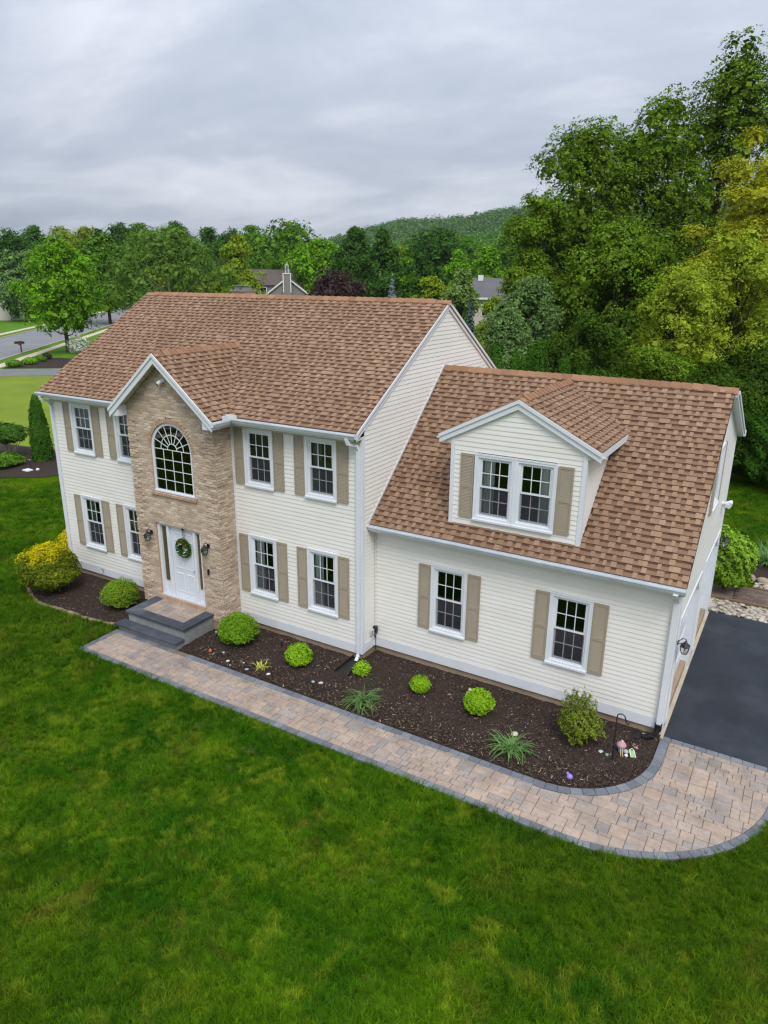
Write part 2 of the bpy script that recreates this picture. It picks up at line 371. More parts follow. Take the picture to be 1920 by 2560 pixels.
LEAF = {
 'bright': mat_leaf('leaf_bright', (0.100, 0.240, 0.008), (0.140, 0.315, 0.011), (0.220, 0.425, 0.022)),
 'mid': mat_leaf('leaf_mid', (0.062, 0.150, 0.012), (0.088, 0.195, 0.016), (0.140, 0.265, 0.026)),
 'deep': mat_leaf('leaf_deep', (0.036, 0.100, 0.013), (0.052, 0.130, 0.017), (0.082, 0.178, 0.025)),
 'shade': mat_leaf('leaf_shade', (0.030, 0.070, 0.006), (0.046, 0.096, 0.008), (0.080, 0.140, 0.014)),  # understory leaves: the canopy's shade is put into this darker green
 'yellow': mat_leaf('leaf_yellow', (0.165, 0.240, 0.014), (0.210, 0.295, 0.020), (0.290, 0.365, 0.030)),
 'soft': mat_leaf('leaf_soft', (0.095, 0.185, 0.026), (0.128, 0.230, 0.034), (0.180, 0.295, 0.052)),
 'grey': mat_leaf('leaf_grey', (0.095, 0.175, 0.046), (0.130, 0.225, 0.062), (0.200, 0.305, 0.105)),
 'light': mat_leaf('leaf_light', (0.135, 0.225, 0.050), (0.175, 0.270, 0.066), (0.245, 0.340, 0.098)),
 'olive': mat_leaf('leaf_olive', (0.080, 0.152, 0.009), (0.118, 0.208, 0.013), (0.190, 0.300, 0.024)),
 'gold': mat_leaf('leaf_gold', (0.260, 0.285, 0.014), (0.345, 0.360, 0.020), (0.480, 0.470, 0.040)),
 'lime': mat_leaf('leaf_lime', (0.200, 0.275, 0.016), (0.265, 0.345, 0.024), (0.380, 0.450, 0.044)),
 'burgundy': mat_leaf('leaf_burgundy', (0.040, 0.024, 0.026), (0.062, 0.036, 0.038), (0.115, 0.074, 0.070)),
 'blue': mat_leaf('leaf_blue', (0.120, 0.145, 0.150), (0.155, 0.180, 0.185), (0.20, 0.23, 0.235)),
 'blue2': mat_leaf('leaf_blue_dark', (0.055, 0.098, 0.085), (0.078, 0.124, 0.108), (0.11, 0.165, 0.145)),
 'arb': mat_leaf('leaf_arborvitae', (0.030, 0.092, 0.008), (0.042, 0.118, 0.010), (0.062, 0.155, 0.016)),
 'box': mat_leaf('leaf_boxwood', (0.125, 0.270, 0.012), (0.175, 0.350, 0.018), (0.250, 0.450, 0.028)),
 'boxlime': mat_leaf('leaf_boxwood_lime', (0.190, 0.370, 0.010), (0.260, 0.480, 0.016), (0.365, 0.600, 0.034)),
 'boxdark': mat_leaf('leaf_boxwood_old', (0.115, 0.205, 0.014), (0.150, 0.255, 0.018), (0.240, 0.340, 0.026)),
 'golden': mat_leaf('leaf_golden_cypress', (0.075, 0.120, 0.010), (0.120, 0.165, 0.012), (0.260, 0.280, 0.014)),
 'goldtip': mat_leaf('leaf_golden_tip', (0.46, 0.410, 0.006), (0.60, 0.52, 0.008), (0.74, 0.62, 0.012)),
 'holly': mat_leaf('leaf_holly', (0.100, 0.145, 0.014), (0.150, 0.205, 0.020), (0.250, 0.300, 0.034)),
 'blade': mat_leaf('leaf_daylily', (0.100, 0.200, 0.055), (0.145, 0.270, 0.080), (0.21, 0.35, 0.12)),
 'pale': mat_leaf('leaf_pale_spray', (0.42, 0.46, 0.06), (0.52, 0.55, 0.09), (0.62, 0.62, 0.14)),
 'white': mat_leaf('leaf_white_flower', (0.50, 0.52, 0.46), (0.62, 0.63, 0.58), (0.75, 0.75, 0.72)),
 'rhodo': mat_leaf('leaf_rhododendron', (0.120, 0.240, 0.018), (0.175, 0.315, 0.026), (0.28, 0.42, 0.042)),
}

GROUND_K = 0.45      # thatch and soil between the blades
def mat_grass(name, blade):
    m, t = nodes_of(name)
    n = t.nodes.new; l = t.links.new
    o = n('ShaderNodeOutputMaterial'); g = n('ShaderNodeNewGeometry')
    def noise(s, d, off=0.0, rough=0.6, dist=0.0):
        mp = n('ShaderNodeMapping'); mp.inputs['Location'].default_value = (off, off * 0.7, 0); mp.inputs['Scale'].default_value = (1, 1, 0)
        l(g.outputs['Position'], mp.inputs[0])
        x = n('ShaderNodeTexNoise'); x.inputs['Scale'].default_value = s; x.inputs['Detail'].default_value = d; x.inputs['Roughness'].default_value = rough; x.inputs['Distortion'].default_value = dist
        l(mp.outputs[0], x.inputs['Vector']); return x.outputs['Fac']
    def mrange(v, a, b, c, d):
        x = n('ShaderNodeMapRange'); x.inputs[1].default_value = a; x.inputs[2].default_value = b; x.inputs[3].default_value = c; x.inputs[4].default_value = d; l(v, x.inputs[0]); return x.outputs[0]
    def mixc(f, a, b):
        x = n('ShaderNodeMix'); x.data_type = 'RGBA'; l(f, x.inputs[0])
        for i, c in ((6, a), (7, b)):
            if isinstance(c, tuple): x.inputs[i].default_value = lin(c)
            else: l(c, x.inputs[i])
        return x.outputs[2]
    c = mixc(mrange(noise(0.55, 4, 1.3, 0.6, 0.6), 0.36, 0.64, 0, 1), (0.038, 0.145, 0.0035), (0.150, 0.292, 0.0060))
    c = mixc(mrange(noise(1.3, 4, 3.9, 0.6, 1.2), 0.50, 0.70, 0, 0.65), c, (0.030, 0.105, 0.0034))
    c = mixc(mrange(noise(1.5, 4, 7.7, 0.6, 0.8), 0.53, 0.66, 0, 0.75), c, (0.275, 0.375, 0.018))
    c = mixc(mrange(noise(0.9, 5, 14.1, 0.65, 0.9), 0.56, 0.72, 0, 0.6), c, (0.225, 0.185, 0.026))
    c = mixc(mrange(noise(2.2, 3, 23.0, 0.5), 0.70, 0.80, 0, 0.6), c, (0.27, 0.34, 0.12))
    c = mixc(mrange(noise(9.0, 3, 31.0), 0.35, 0.65, 0, 0.4), c, (0.034, 0.110, 0.008))
    c = mixc(mrange(noise(0.10, 2, 41.0, 0.4), 0.42, 0.60, 0, 0.35), c, (0.075, 0.110, 0.008))
    if blade:
        oi = n('ShaderNodeObjectInfo'); ro = n('ShaderNodeMath'); ro.operation = 'MULTIPLY_ADD'; l(g.outputs['Random Per Island'], ro.inputs[0]); ro.inputs[1].default_value = 0.5; rh = n('ShaderNodeMath'); rh.operation = 'MULTIPLY'; rh.inputs[1].default_value = 0.5; l(oi.outputs['Random'], rh.inputs[0]); l(rh.outputs[0], ro.inputs[2])
        rp = n('ShaderNodeMapRange'); rp.inputs[3].default_value = 0.6; rp.inputs[4].default_value = 1.5; l(ro.outputs[0], rp.inputs[0])
        sc = n('ShaderNodeVectorMath'); sc.operation = 'SCALE'; l(c, sc.inputs[0]); l(rp.outputs[0], sc.inputs['Scale']); c = sc.outputs[0]
        d = n('ShaderNodeBsdfDiffuse'); tr = n('ShaderNodeBsdfTranslucent'); gl = n('ShaderNodeBsdfGlossy'); gl.inputs['Roughness'].default_value = 0.5
        l(c, d.inputs[0]); l(c, tr.inputs[0]); gl.inputs[0].default_value = (0.8, 0.9, 0.8, 1)
        m1 = n('ShaderNodeMixShader'); m1.inputs[0].default_value = 0.35; l(d.outputs[0], m1.inputs[1]); l(tr.outputs[0], m1.inputs[2])
        m2 = n('ShaderNodeMixShader'); m2.inputs[0].default_value = 0.003; l(m1.outputs[0], m2.inputs[1]); l(gl.outputs[0], m2.inputs[2])
        l(m2.outputs[0], o.inputs[0])
    else:
        dk = n('ShaderNodeVectorMath'); dk.operation = 'SCALE'; dk.inputs['Scale'].default_value = GROUND_K; l(c, dk.inputs[0]); c = dk.outputs[0]
        d = n('ShaderNodeBsdfDiffuse'); l(c, d.inputs[0])
        bp = n('ShaderNodeBump'); bp.inputs['Strength'].default_value = 0.8; bp.inputs['Distance'].default_value = 0.05
        l(noise(14, 4, 3.0), bp.inputs['Height']); l(bp.outputs[0], d.inputs['Normal'])
        l(d.outputs[0], o.inputs[0])
    return m
M['lawn'] = mat_grass('lawn_ground', False)
M['blade'] = mat_grass('grass_blade', True)
M['farlawn'] = mat_basic('pale_lawn', (0.160, 0.225, 0.026), 0.95, 0.05, 0.16, 0.35, 0.7, 8, stain=(0.165, 0.175, 0.045), stain_amt=0.7, stain_scale=0.3)
M['verge'] = mat_basic('verge_grass', (0.085, 0.190, 0.014), 0.95, 0.05, 0.2, 0.5, 0.6, 8)

# ================================================================== THE HOUSE
random.seed(7)
rng = np.random.default_rng(7)
CAMP = Vector((8.1976, -12.9387, 8.6377))
XL, ZS, ZK, GY0, XG = -10.619, 5.262, 0.232, 0.587, 6.764
ZE, OV, YR, ZR = 5.455, 0.285, 4.076, 8.054             # main roof eave height, overhang, ridge
MS = (ZR - ZE) / (YR + OV)
GE_Y, GE_Z, GR_Y, GR_Z = 0.305, 3.246, 3.958, 6.439     # garage roof
GS = (GR_Z - GE_Z) / (GR_Y - GE_Y)
GB = 0.41                                               # garage rear slope
P0, P1, BY = -6.688, -3.750, -0.649                     # brick bay
BM, BHALF, BEZ, BAZ, BFY = -5.235, 1.74, 5.43, 6.875, -0.945
BS = (BAZ - BEZ) / BHALF
E0, E1, DY, DM = 1.879, 4.743, 0.636, 3.311             # dormer
DAZ, DEZ, DHALF = 6.352, 5.492, 1.709
DS = (DAZ - DEZ) / DHALF
mz = lambda y: ZE + MS * (y + OV)
gz = lambda y: GE_Z + GS * (y - GE_Y) if y < GR_Y else GR_Z - GB * (y - GR_Y)
yg = lambda z: GE_Y + (z - GE_Z) / GS

house = empty('house', (-2.0, 3.5, -0.25), 'cream sided two storey house with tan shingle roof, brick entrance bay and garage wing', 'house')

# foundation and skirt boards
f = MB(); f.box(XL + .03, -.03, .03, 8.1, -.7, 0); f.box(-.03, XG - .03, GY0 + .03, 7.36, -.7, 0)
f.build('foundation', M['conc'], house)
f = MB(); f.box(P0 + .02, P1 - .02, BY + .02, .03, -.7, .075); f.build('foundation', M['conc'], house)
f = MB()
for a, b in ((XL, P0 + .01), (P1 - .01, -.06)): MB().box(a, b, -.02, .03, 0, ZK).build('skirt_board', M['skirt'], house)
f = MB(); f.box(-.03, .02, .06, GY0 - .01, 0, ZK); f.build('skirt_board', M['skirt'], house)
f = MB(); f.box(.045, XG - .09, GY0 - .02, GY0 + .03, 0, ZK); f.build('skirt_board', M['skirt'], house)

EXP = 0.1016
def subtract(a, b, holes):
    seg = [(a, b)]
    for h0, h1 in holes:
        nxt = []
        for s0, s1 in seg:
            if h1 <= s0 or h0 >= s1: nxt.append((s0, s1)); continue
            if h0 > s0: nxt.append((s0, h0))
            if h1 < s1: nxt.append((h1, s1))
        seg = nxt
    return [s for s in seg if s[1] - s[0] > 0.012]

def siding_wall(name, loc, rz, z_lo, z_hi, lo, hi, openings, boards=True, exp=EXP):
    """lo(z), hi(z): extent of the wall along its length at height z"""
    back = MB(); cs = []
    z = z_lo
    while z < z_hi - .01:
        z1 = min(z + exp, z_hi); zm = (z + z1) / 2
        holes = [(a, b) for a, b, c, d in openings if c < zm < d]
        segs = []
        a0, b0, a1, b1 = lo(z), hi(z), lo(z1), hi(z1)
        if b0 - a0 > .01:
            for s0, s1 in subtract(a0, b0, holes):
                t0 = a1 if s0 == a0 else s0; t1 = b1 if s1 == b0 else s1
                if t1 < t0: t0 = t1 = (t0 + t1) / 2
                segs.append((s0, s1, t0, t1))
        if segs:
            for s0, s1, t0, t1 in segs:
                m = MB()
                m.add([(s0, 0, z), (s1, 0, z), (s0, -.013, z + .002), (s1, -.013, z + .002), (s1, -.013, z + .012), (s0, -.013, z + .012), (t1, -.003, z1 + .003), (t0, -.003, z1 + .003)],
                      [(0, 1, 3, 2), (2, 3, 4, 5), (5, 4, 6, 7)])
                back.quad((s0, .006, z), (s1, .006, z), (t1, .006, z1), (t0, .006, z1))
                cs.append((m, (s0 + s1) / 2, z))
        z += exp
    wall = back.build(name, M['siding'], house, loc, rz)
    Rm_ = Matrix.Rotation(rz, 3, 'Z')
    for m, um, zm_ in cs: boards_.append((m, wall, loc, rz, (Vector(loc) + Rm_ @ Vector((um, 0, zm_)) - CAMP).length))
    return wall
boards_ = []

WU, WLo = (3.723, 5.170), (0.830, 2.445)
WX = [(-9.797, -8.900), (-7.970, -7.075), (-3.356, -2.467), (-1.530, -0.648)]
op = [(a + .03, b - .03, c + .03, d - .03) for a, b in WX for c, d in (WU, WLo)] + [(P0, P1, -1, 9)]
siding_wall('front_wall', (0, 0, 0), 0, ZK, ZS + .02, lambda z: XL + .1, lambda z: P0, op[:-1])
siding_wall('front_wall', (0, 0, 0), 0, ZK, ZS + .02, lambda z: P1, lambda z: -.1, op[:-1])
def main_lo(z): return 0.1 if z < 5.2 else max(0.1, (z + .06 - ZE) / MS - OV)
def main_hi(z):
    if z < 5.0: return .62 if z < 3.3 else min(7.9, yg(z + .1) + .12)
    return 8.152 - (main_lo(z))
siding_wall('gable_wall', (0, 0, 0), RAD(90), ZK, ZR - .12, main_lo, main_hi, [])
GW = [(1.513, 2.406), (4.283, 5.176)]
GWZ = (0.826, 2.461)
siding_wall('garage_front_wall', (0, GY0, 0), 0, ZK, 3.06, lambda z: .03, lambda z: XG - .1, [(a + .03, b - .03, GWZ[0] + .03, GWZ[1] - .03) for a, b in GW])
def ge_lo(z): return GY0 + .1 if z < 3.1 else max(GY0 + .1, yg(z + .17))
def ge_hi(z): return 7.36 if z < 4.7 else GR_Y + (GR_Z - .14 - z) / GB
GD = [(1.12, 3.75), (4.62, 7.05)]
siding_wall('garage_side_wall', (XG, 0, 0), RAD(90), 0.0, GR_Z - .2, ge_lo, lambda z: min(7.36, ge_hi(z)),
            [(a, b, -1, 2.22) for a, b in GD] + [(3.53, 4.38, 3.83, 5.15)])
siding_wall('dormer_front_wall', (0, DY, 0), 0, gz(DY) + .005, DAZ - .1,
            lambda z: E0 + .07 if z < 5.36 else DM - (DAZ - .07 - z) / DS, lambda z: E1 - .07 if z < 5.36 else DM + (DAZ - .07 - z) / DS,
            [(2.46, 4.166, 3.73, 5.12)])
siding_wall('dormer_side_wall', (E1, 0, 0), RAD(90), gz(DY), 5.46, lambda z: DY + .05, lambda z: yg(z) + .12, [])
b = MB(); b.quad((E0, DY, 3.5), (E0, 3.1, 5.5), (E0, 3.1, 5.6), (E0, DY, 5.45)); b.build('dormer_side_wall', M['siding'], house)
b = MB(); b.poly([(XL, 0, 0), (XL, 0, 5.25), (XL, YR, ZR - .1), (XL, 8.152, 5.25), (XL, 8.152, 0)]); b.quad((XL, 8.15, 0), (XL, 8.15, 5.3), (0, 8.15, 5.3), (0, 8.15, 0))
b.quad((0, 7.36, 0), (0, 7.36, 5), (XG, 7.36, 5), (XG, 7.36, 0)); b.build('rear_wall', M['siding'], house)

# the 300 nearest boards are parts, the rest one joined part for each wall
boards_.sort(key=lambda b_: b_[4])
far_b = {}
for k, (m, wl, loc, rz, _d) in enumerate(boards_):
    if k < 300: m.build('siding_board', M['siding'], wl, loc, rz)
    else:
        q = far_b.setdefault(wl.name, (MB(), wl, loc, rz)); q[0].add(m.v, m.f)
for m, wl, loc, rz in far_b.values(): tag(m.build('siding_boards', M['siding'], wl, loc, rz), kind='stuff')
# corner posts
def post(x0, x1, y0, y1, z0, z1): return MB().box(x0, x1, y0, y1, z0, z1).build('corner_post', M['trim'], house)
m = MB(); m.box(-.10, .024, -.024, .0, 0, ZS + .05); m.box(0, .024, .0, .10, 0, ZS + .05); m.build('corner_post', M['trim'], house)
m = MB(); m.box(XL - .024, XL + .1, -.024, 0, 0, ZS + .05); m.box(XL - .024, XL, 0, .1, 0, ZS + .05); m.build('corner_post', M['trim'], house)
m = MB(); m.box(XG - .1, XG + .024, GY0 - .024, GY0, -.02, 3.08); m.box(XG, XG + .024, GY0, GY0 + .1, -.02, 3.08); m.build('corner_post', M['trim'], house)
m = MB(); m.box(XG - .02, XG + .024, 7.3, 7.385, -.02, 4.8); m.build('corner_post', M['trim'], house)
post(.017, .04, GY0 - .04, GY0 - .017, 0, 3.06)
for xa, xb in ((E0 - .02, E0 + .07), (E1 - .07, E1 + .02)):
    m = MB(); m.add([(xa, DY - .025, gz(DY) - .05), (xb, DY - .025, gz(DY) - .05), (xb, DY - .025, 5.42), (xa, DY - .025, 5.42), (xa, DY + .07, gz(DY)), (xb, DY + .07, gz(DY)), (xb, DY + .07, 5.42), (xa, DY + .07, 5.42)],
          [(0, 1, 2, 3), (1, 5, 6, 2), (4, 0, 3, 7), (3, 2, 6, 7)])
    m.build('corner_post', M['trim'], house)
m = MB(); m.box(P1 + .001, P1 + .03, -.045, -.017, 0, ZS); m.build('corner_post', M['trim'], house)

# ------------------------------------------------------------------ roofs
def slab(name, pts, th, mat=None):
    pts = [Vector(p) for p in pts]
    nrm = (pts[1] - pts[0]).cross(pts[3] - pts[0]).normalized()
    if nrm.z < 0: nrm = -nrm
    m = MB(); m.prism([p - nrm * (th + .004) for p in pts], nrm * th)
    return m.build(name, mat or M['felt'], house)

pieces = []          # (roof, origin, A, B, N, u0, u1, v0, tooth)
def shingle_field(roof, O, A, B, La, Lb, keep=None, e=.143):
    O, A, B = Vector(O), Vector(A).normalized(), Vector(B).normalized()
    Nn = A.cross(B)
    if Nn.z < 0: Nn = -Nn
    rows = int(math.ceil(Lb / e - .05)); ee = Lb / rows
    for i in range(rows):
        u = -random.random() * .2; tooth = random.random() < .5
        jit = random.uniform(-.003, .003)
        while u < La:
            wd = random.choice((.07, .09, .11, .13)) if tooth else random.choice((.08, .11, .14, .18))
            a, b_ = max(u, 0), min(u + wd, La)
            if b_ - a > .02:
                c = O + A * ((a + b_) / 2) + B * (i * ee + ee / 2)
                if keep is None or keep(c): pieces.append((roof, O, A, B, Nn, a, b_, i * ee + jit, ee, tooth))
            u += wd; tooth = not tooth if random.random() < .86 else tooth
def piece_verts(p):
    roof, O, A, B, Nn, a, b_, v, ee, tooth = p
    h = .024 if tooth else .014
    t = v + ee + .012
    ht = .0015 + (.006 if tooth else 0)
    k = .89 if tooth else .64          # the printed dark band below the next course
    tm = v + ee * k; hm = h + (ht - h) * (tm - v) / (t - v)
    q = []
    for u, vv, n in ((a, v, -.004), (b_, v, -.004), (a, v, h), (b_, v, h), (a, tm, hm), (b_, tm, hm), (a + .002, t, ht), (b_ - .002, t, ht), (a, t, -.004), (b_, t, -.004)):
        q.append(O + A * u + B * vv + Nn * n)
    return q
SF = [(0, 1, 3, 2), (2, 3, 5, 4), (4, 5, 7, 6), (0, 2, 4, 6, 8), (1, 9, 7, 5, 3)]
def shingle_mats(me, tooth):
    me.materials.append(M['shingle_k'])
    me.polygons.foreach_set('material_index', np.array([0, 0, 1, 0, 0] * (len(me.polygons) // 5), np.int32))

def ridge_caps(name, A0, A1, wing, width=.15, th=.03, step=.2, lift=.012):
    """caps straddling a ridge from A0 to A1; wing = (dirL, dirR) slope vectors pointing down"""
    A0, A1 = Vector(A0), Vector(A1); d = (A1 - A0); n = max(1, int(d.length / step)); d /= n
    out_ = []
    for i in range(n):
        p = A0 + d * i; q = A0 + d * (i + 1.25)
        up = Vector((0, 0, 1)); h0, h1 = th + lift, th * .55 + lift
        w0, w1 = Vector(wing[0]).normalized() * width, Vector(wing[1]).normalized() * width
        m = MB()
        vs = [p + up * h0, p + w0 + up * (h0 - .012), p + w1 + up * (h0 - .012), q + up * h1, q + w0 + up * (h1 - .012), q + w1 + up * (h1 - .012),
              p + up * (h0 - .02), p + w0 + up * (h0 - .04), p + w1 + up * (h0 - .04), q + w0 + up * (h1 - .045), q + w1 + up * (h1 - .045)]
        m.add(vs, [(0, 3, 4, 1), (0, 2, 5, 3), (0, 1, 7, 6), (0, 6, 8, 2), (1, 4, 9, 7), (2, 8, 10, 5)])
        out_.append(m)
    return out_

# main roof
RX0, RX1 = XL - .148, .051
bl = math.hypot(YR + OV, ZR - ZE)
r_main = slab('main_roof', [(RX0, -OV, ZE), (RX1, -OV, ZE), (RX1, YR, ZR), (RX0, YR, ZR)], .1)
r_rear = slab('rear_roof', [(RX0, YR, ZR), (RX1, YR, ZR), (RX1, 2 * YR + OV, ZE), (RX0, 2 * YR + OV, ZE)], .1, M['ridge'])
def keep_main(c):
    lat = BHALF - abs(c.x - BM)
    return not (lat > .12 and c.z < BEZ + BS * lat - .1)
shingle_field(r_main, (RX0, -OV - .02, ZE - .012), (1, 0, 0), (0, YR + OV, ZR - ZE), RX1 - RX0, bl + .02, keep_main)
for m in ridge_caps('c', (RX0 + .35, YR, ZR), (RX1 - .42, YR, ZR), ((0, -1, -MS), (0, 1, -MS)), .17, .045, .21): m.build('ridge_cap', M['ridge'], r_main)
for a, b_ in ((RX0, RX0 + .4), (RX1 - .46, RX1)):
    for m in ridge_caps('c', (a, YR, ZR), (b_, YR, ZR), ((0, -1, -MS), (0, 1, -MS)), .15, .012, .21): m.build('ridge_cap', M['ridge'], r_main)
# garage roof
GX0, GX1 = 0.03, XG + .1
gl_ = math.hypot(GR_Y - GE_Y, GR_Z - GE_Z)
r_gar = slab('garage_roof', [(GX0, GE_Y, GE_Z), (GX1, GE_Y, GE_Z), (GX1, GR_Y, GR_Z), (GX0, GR_Y, GR_Z)], .1)
slab('garage_rear_roof', [(GX0, GR_Y, GR_Z), (GX1, GR_Y, GR_Z), (GX1, 7.66, GR_Z - GB * (7.66 - GR_Y)), (GX0, 7.66, GR_Z - GB * (7.66 - GR_Y))], .1, M['ridge'])
def keep_gar(c):
    if E0 < c.x < E1 and c.y > DY + .12 and c.z < DAZ - DS * abs(c.x - DM) - .15: return False
    return True
shingle_field(r_gar, (GX0, GE_Y - .02, GE_Z - .017), (1, 0, 0), (0, GR_Y - GE_Y, GR_Z - GE_Z), GX1 - GX0, gl_ + .02, keep_gar)
for m in ridge_caps('c', (GX0 + .02, GR_Y, GR_Z), (GX1 - .42, GR_Y, GR_Z), ((0, -1, -GS), (0, 1, -GB)), .15, .045, .22): m.build('ridge_cap', M['ridge'], r_gar)
for m in ridge_caps('c', (GX1 - .46, GR_Y, GR_Z), (GX1, GR_Y, GR_Z), ((0, -1, -GS), (0, 1, -GB)), .15, .012, .21): m.build('ridge_cap', M['ridge'], r_gar)
# bay roof
byb = 2.09
bl2 = math.hypot(BHALF, BAZ - BEZ)
r_bl = slab('bay_roof', [(BM - BHALF, BFY, BEZ), (BM, BFY, BAZ), (BM, byb, BAZ), (BM - BHALF, byb, BEZ)], .1)
r_br = slab('bay_roof', [(BM, BFY, BAZ), (BM + BHALF, BFY, BEZ), (BM + BHALF, byb, BEZ), (BM, byb, BAZ)], .1)
kb = lambda c: c.z > mz(c.y) - .12
shingle_field(r_bl, (BM - BHALF, byb, BEZ), (0, -1, 0), (BHALF, 0, BAZ - BEZ), byb - BFY, bl2, kb)
shingle_field(r_br, (BM + BHALF, BFY, BEZ), (0, 1, 0), (-BHALF, 0, BAZ - BEZ), byb - BFY, bl2, kb)
for m in ridge_caps('c', (BM, BFY + .3, BAZ), (BM, byb + .02, BAZ), ((-1, 0, -BS), (1, 0, -BS)), .16, .04, .2): m.build('ridge_cap', M['ridge'], r_br)
for m in ridge_caps('c', (BM, BFY, BAZ), (BM, BFY + .32, BAZ), ((-1, 0, -BS), (1, 0, -BS)), .15, .012, .2): m.build('ridge_cap', M['ridge'], r_br)
# dormer roof
DFY = DY - .075
dyb = GR_Y - (GR_Z - DAZ) / GS
dl2 = math.hypot(DHALF, DAZ - DEZ)
r_dl = slab('dormer_roof', [(DM - DHALF, DFY, DEZ), (DM, DFY, DAZ), (DM, dyb, DAZ), (DM - DHALF, dyb - .9, DEZ)], .08)
r_dr = slab('dormer_roof', [(DM, DFY, DAZ), (DM + DHALF, DFY, DEZ), (DM + DHALF, dyb - .9, DEZ), (DM, dyb, DAZ)], .08)
kd = lambda c: c.z > gz(c.y) - .06
shingle_field(r_dl, (DM - DHALF, dyb, DEZ), (0, -1, 0), (DHALF, 0, DAZ - DEZ), dyb - DFY, dl2, kd)
shingle_field(r_dr, (DM + DHALF, DFY, DEZ), (0, 1, 0), (-DHALF, 0, DAZ - DEZ), dyb - DFY, dl2, kd)
for m in ridge_caps('c', (DM, DFY + .25, DAZ), (DM, dyb, DAZ), ((-1, 0, -DS), (1, 0, -DS)), .15, .04, .2): m.build('ridge_cap', M['ridge'], r_dr)
for m in ridge_caps('c', (DM, DFY, DAZ), (DM, DFY + .28, DAZ), ((-1, 0, -DS), (1, 0, -DS)), .15, .012, .2): m.build('ridge_cap', M['ridge'], r_dr)

# shingles: the 300 nearest are parts, the rest one joined part for each roof
cen = [(p[1] + p[2] * ((p[5] + p[6]) / 2) + p[3] * p[7] - CAMP).length for p in pieces]
order = sorted(range(len(pieces)), key=lambda i: cen[i])
near = set(order[:300])
tab_mesh = {}
joined = {}
for i, p in enumerate(pieces):
    if i in near:
        key = (round(p[6] - p[5], 2), p[9])
        if key not in tab_mesh:
            q = (None, Vector((0, 0, 0)), Vector((1, 0, 0)), Vector((0, 1, 0)), Vector((0, 0, 1)), 0.0, p[6] - p[5], 0.0, p[8], p[9])
            tab_mesh[key] = MB().add(piece_verts(q), SF).mesh('shingle', M['shingle' if p[9] else 'shingle_d']); shingle_mats(tab_mesh[key], p[9])
        o = new_obj('shingle', tab_mesh[key])
        A, B, Nn = p[2], p[3], p[4]
        o.matrix_basis = Matrix(((A.x, B.x, Nn.x, 0), (A.y, B.y, Nn.y, 0), (A.z, B.z, Nn.z, 0), (0, 0, 0, 1)))
        o.location = p[1] + A * p[5] + B * p[7]
        set_parent(o, p[0])
    else:
        joined.setdefault((p[0].name, p[9]), (p[0], MB()))[1].add(piece_verts(p), SF)
for (nm_, tooth), (rf, m) in joined.items():
    o = tag(m.build('shingles', M['shingle' if tooth else 'shingle_d'], rf), kind='stuff'); shingle_mats(o.data, tooth)

# rakes, fascia, soffits
def rake_yz(x0, x1, pts_top, drop, name='rake_board'):
    """board in a plane of constant x following the (y,z) line"""
    m = MB()
    for (ya, za), (yb, zb) in zip(pts_top[:-1], pts_top[1:]):
        m.prism([(x0, ya, za), (x0, yb, zb), (x0, yb, zb - drop), (x0, ya, za - drop)], (x1 - x0, 0, 0))
    return m.build(name, M['trim'], house)
rake_yz(-.012, RX1 - .006, [(-OV, ZE - .022), (YR, ZR - .022), (2 * YR + OV, ZE - .022)], .175)
rake_yz(RX1 - .006, RX1 + .02, [(-OV, ZE - .008), (YR, ZR - .008), (2 * YR + OV, ZE - .008)], .075, 'rake_moulding')
rake_yz(RX0 + .006, XL - .01, [(-OV, ZE - .022), (YR, ZR - .022), (2 * YR + OV, ZE - .022)], .175)
gb_ = lambda y: GR_Z - GB * (y - GR_Y)
rake_yz(XG - .005, GX1 - .006, [(GE_Y, GE_Z - .05), (GR_Y, GR_Z - .05)], .13)
rake_yz(XG - .005, GX1 + .06, [(GR_Y, GR_Z - .03), (7.66, gb_(7.66) - .03)], .15)
rake_yz(GX1 + .06, GX1 + .085, [(GR_Y + .1, GR_Z - .05), (7.66, gb_(7.66) - .008)], .08, 'rake_moulding')
def rake_xz(y0, y1, pts_top, drop, name='rake_board'):
    m = MB()
    for (xa, za), (xb, zb) in zip(pts_top[:-1], pts_top[1:]):
        m.prism([(xa, y0, za), (xb, y0, zb), (xb, y0, zb - drop), (xa, y0, za - drop)], (0, y1 - y0, 0))
    return m.build(name, M['trim'], house)
rake_xz(BFY - .004, BFY + .03, [(BM - BHALF, BEZ - .01), (BM, BAZ - .01), (BM + BHALF, BEZ - .01)], .235)
rake_xz(BFY - .032, BFY - .004, [(BM - BHALF - .01, BEZ - .012), (BM, BAZ - .004), (BM + BHALF + .01, BEZ - .012)], .085, 'rake_moulding')
rake_xz(DFY - .004, DY - .012, [(DM - DHALF, DEZ - .01), (DM, DAZ - .01), (DM + DHALF, DEZ - .01)], .19)
rake_xz(DFY - .030, DFY - .004, [(DM - DHALF - .01, DEZ - .012), (DM, DAZ - .004), (DM + DHALF + .01, DEZ - .012)], .075, 'rake_moulding')
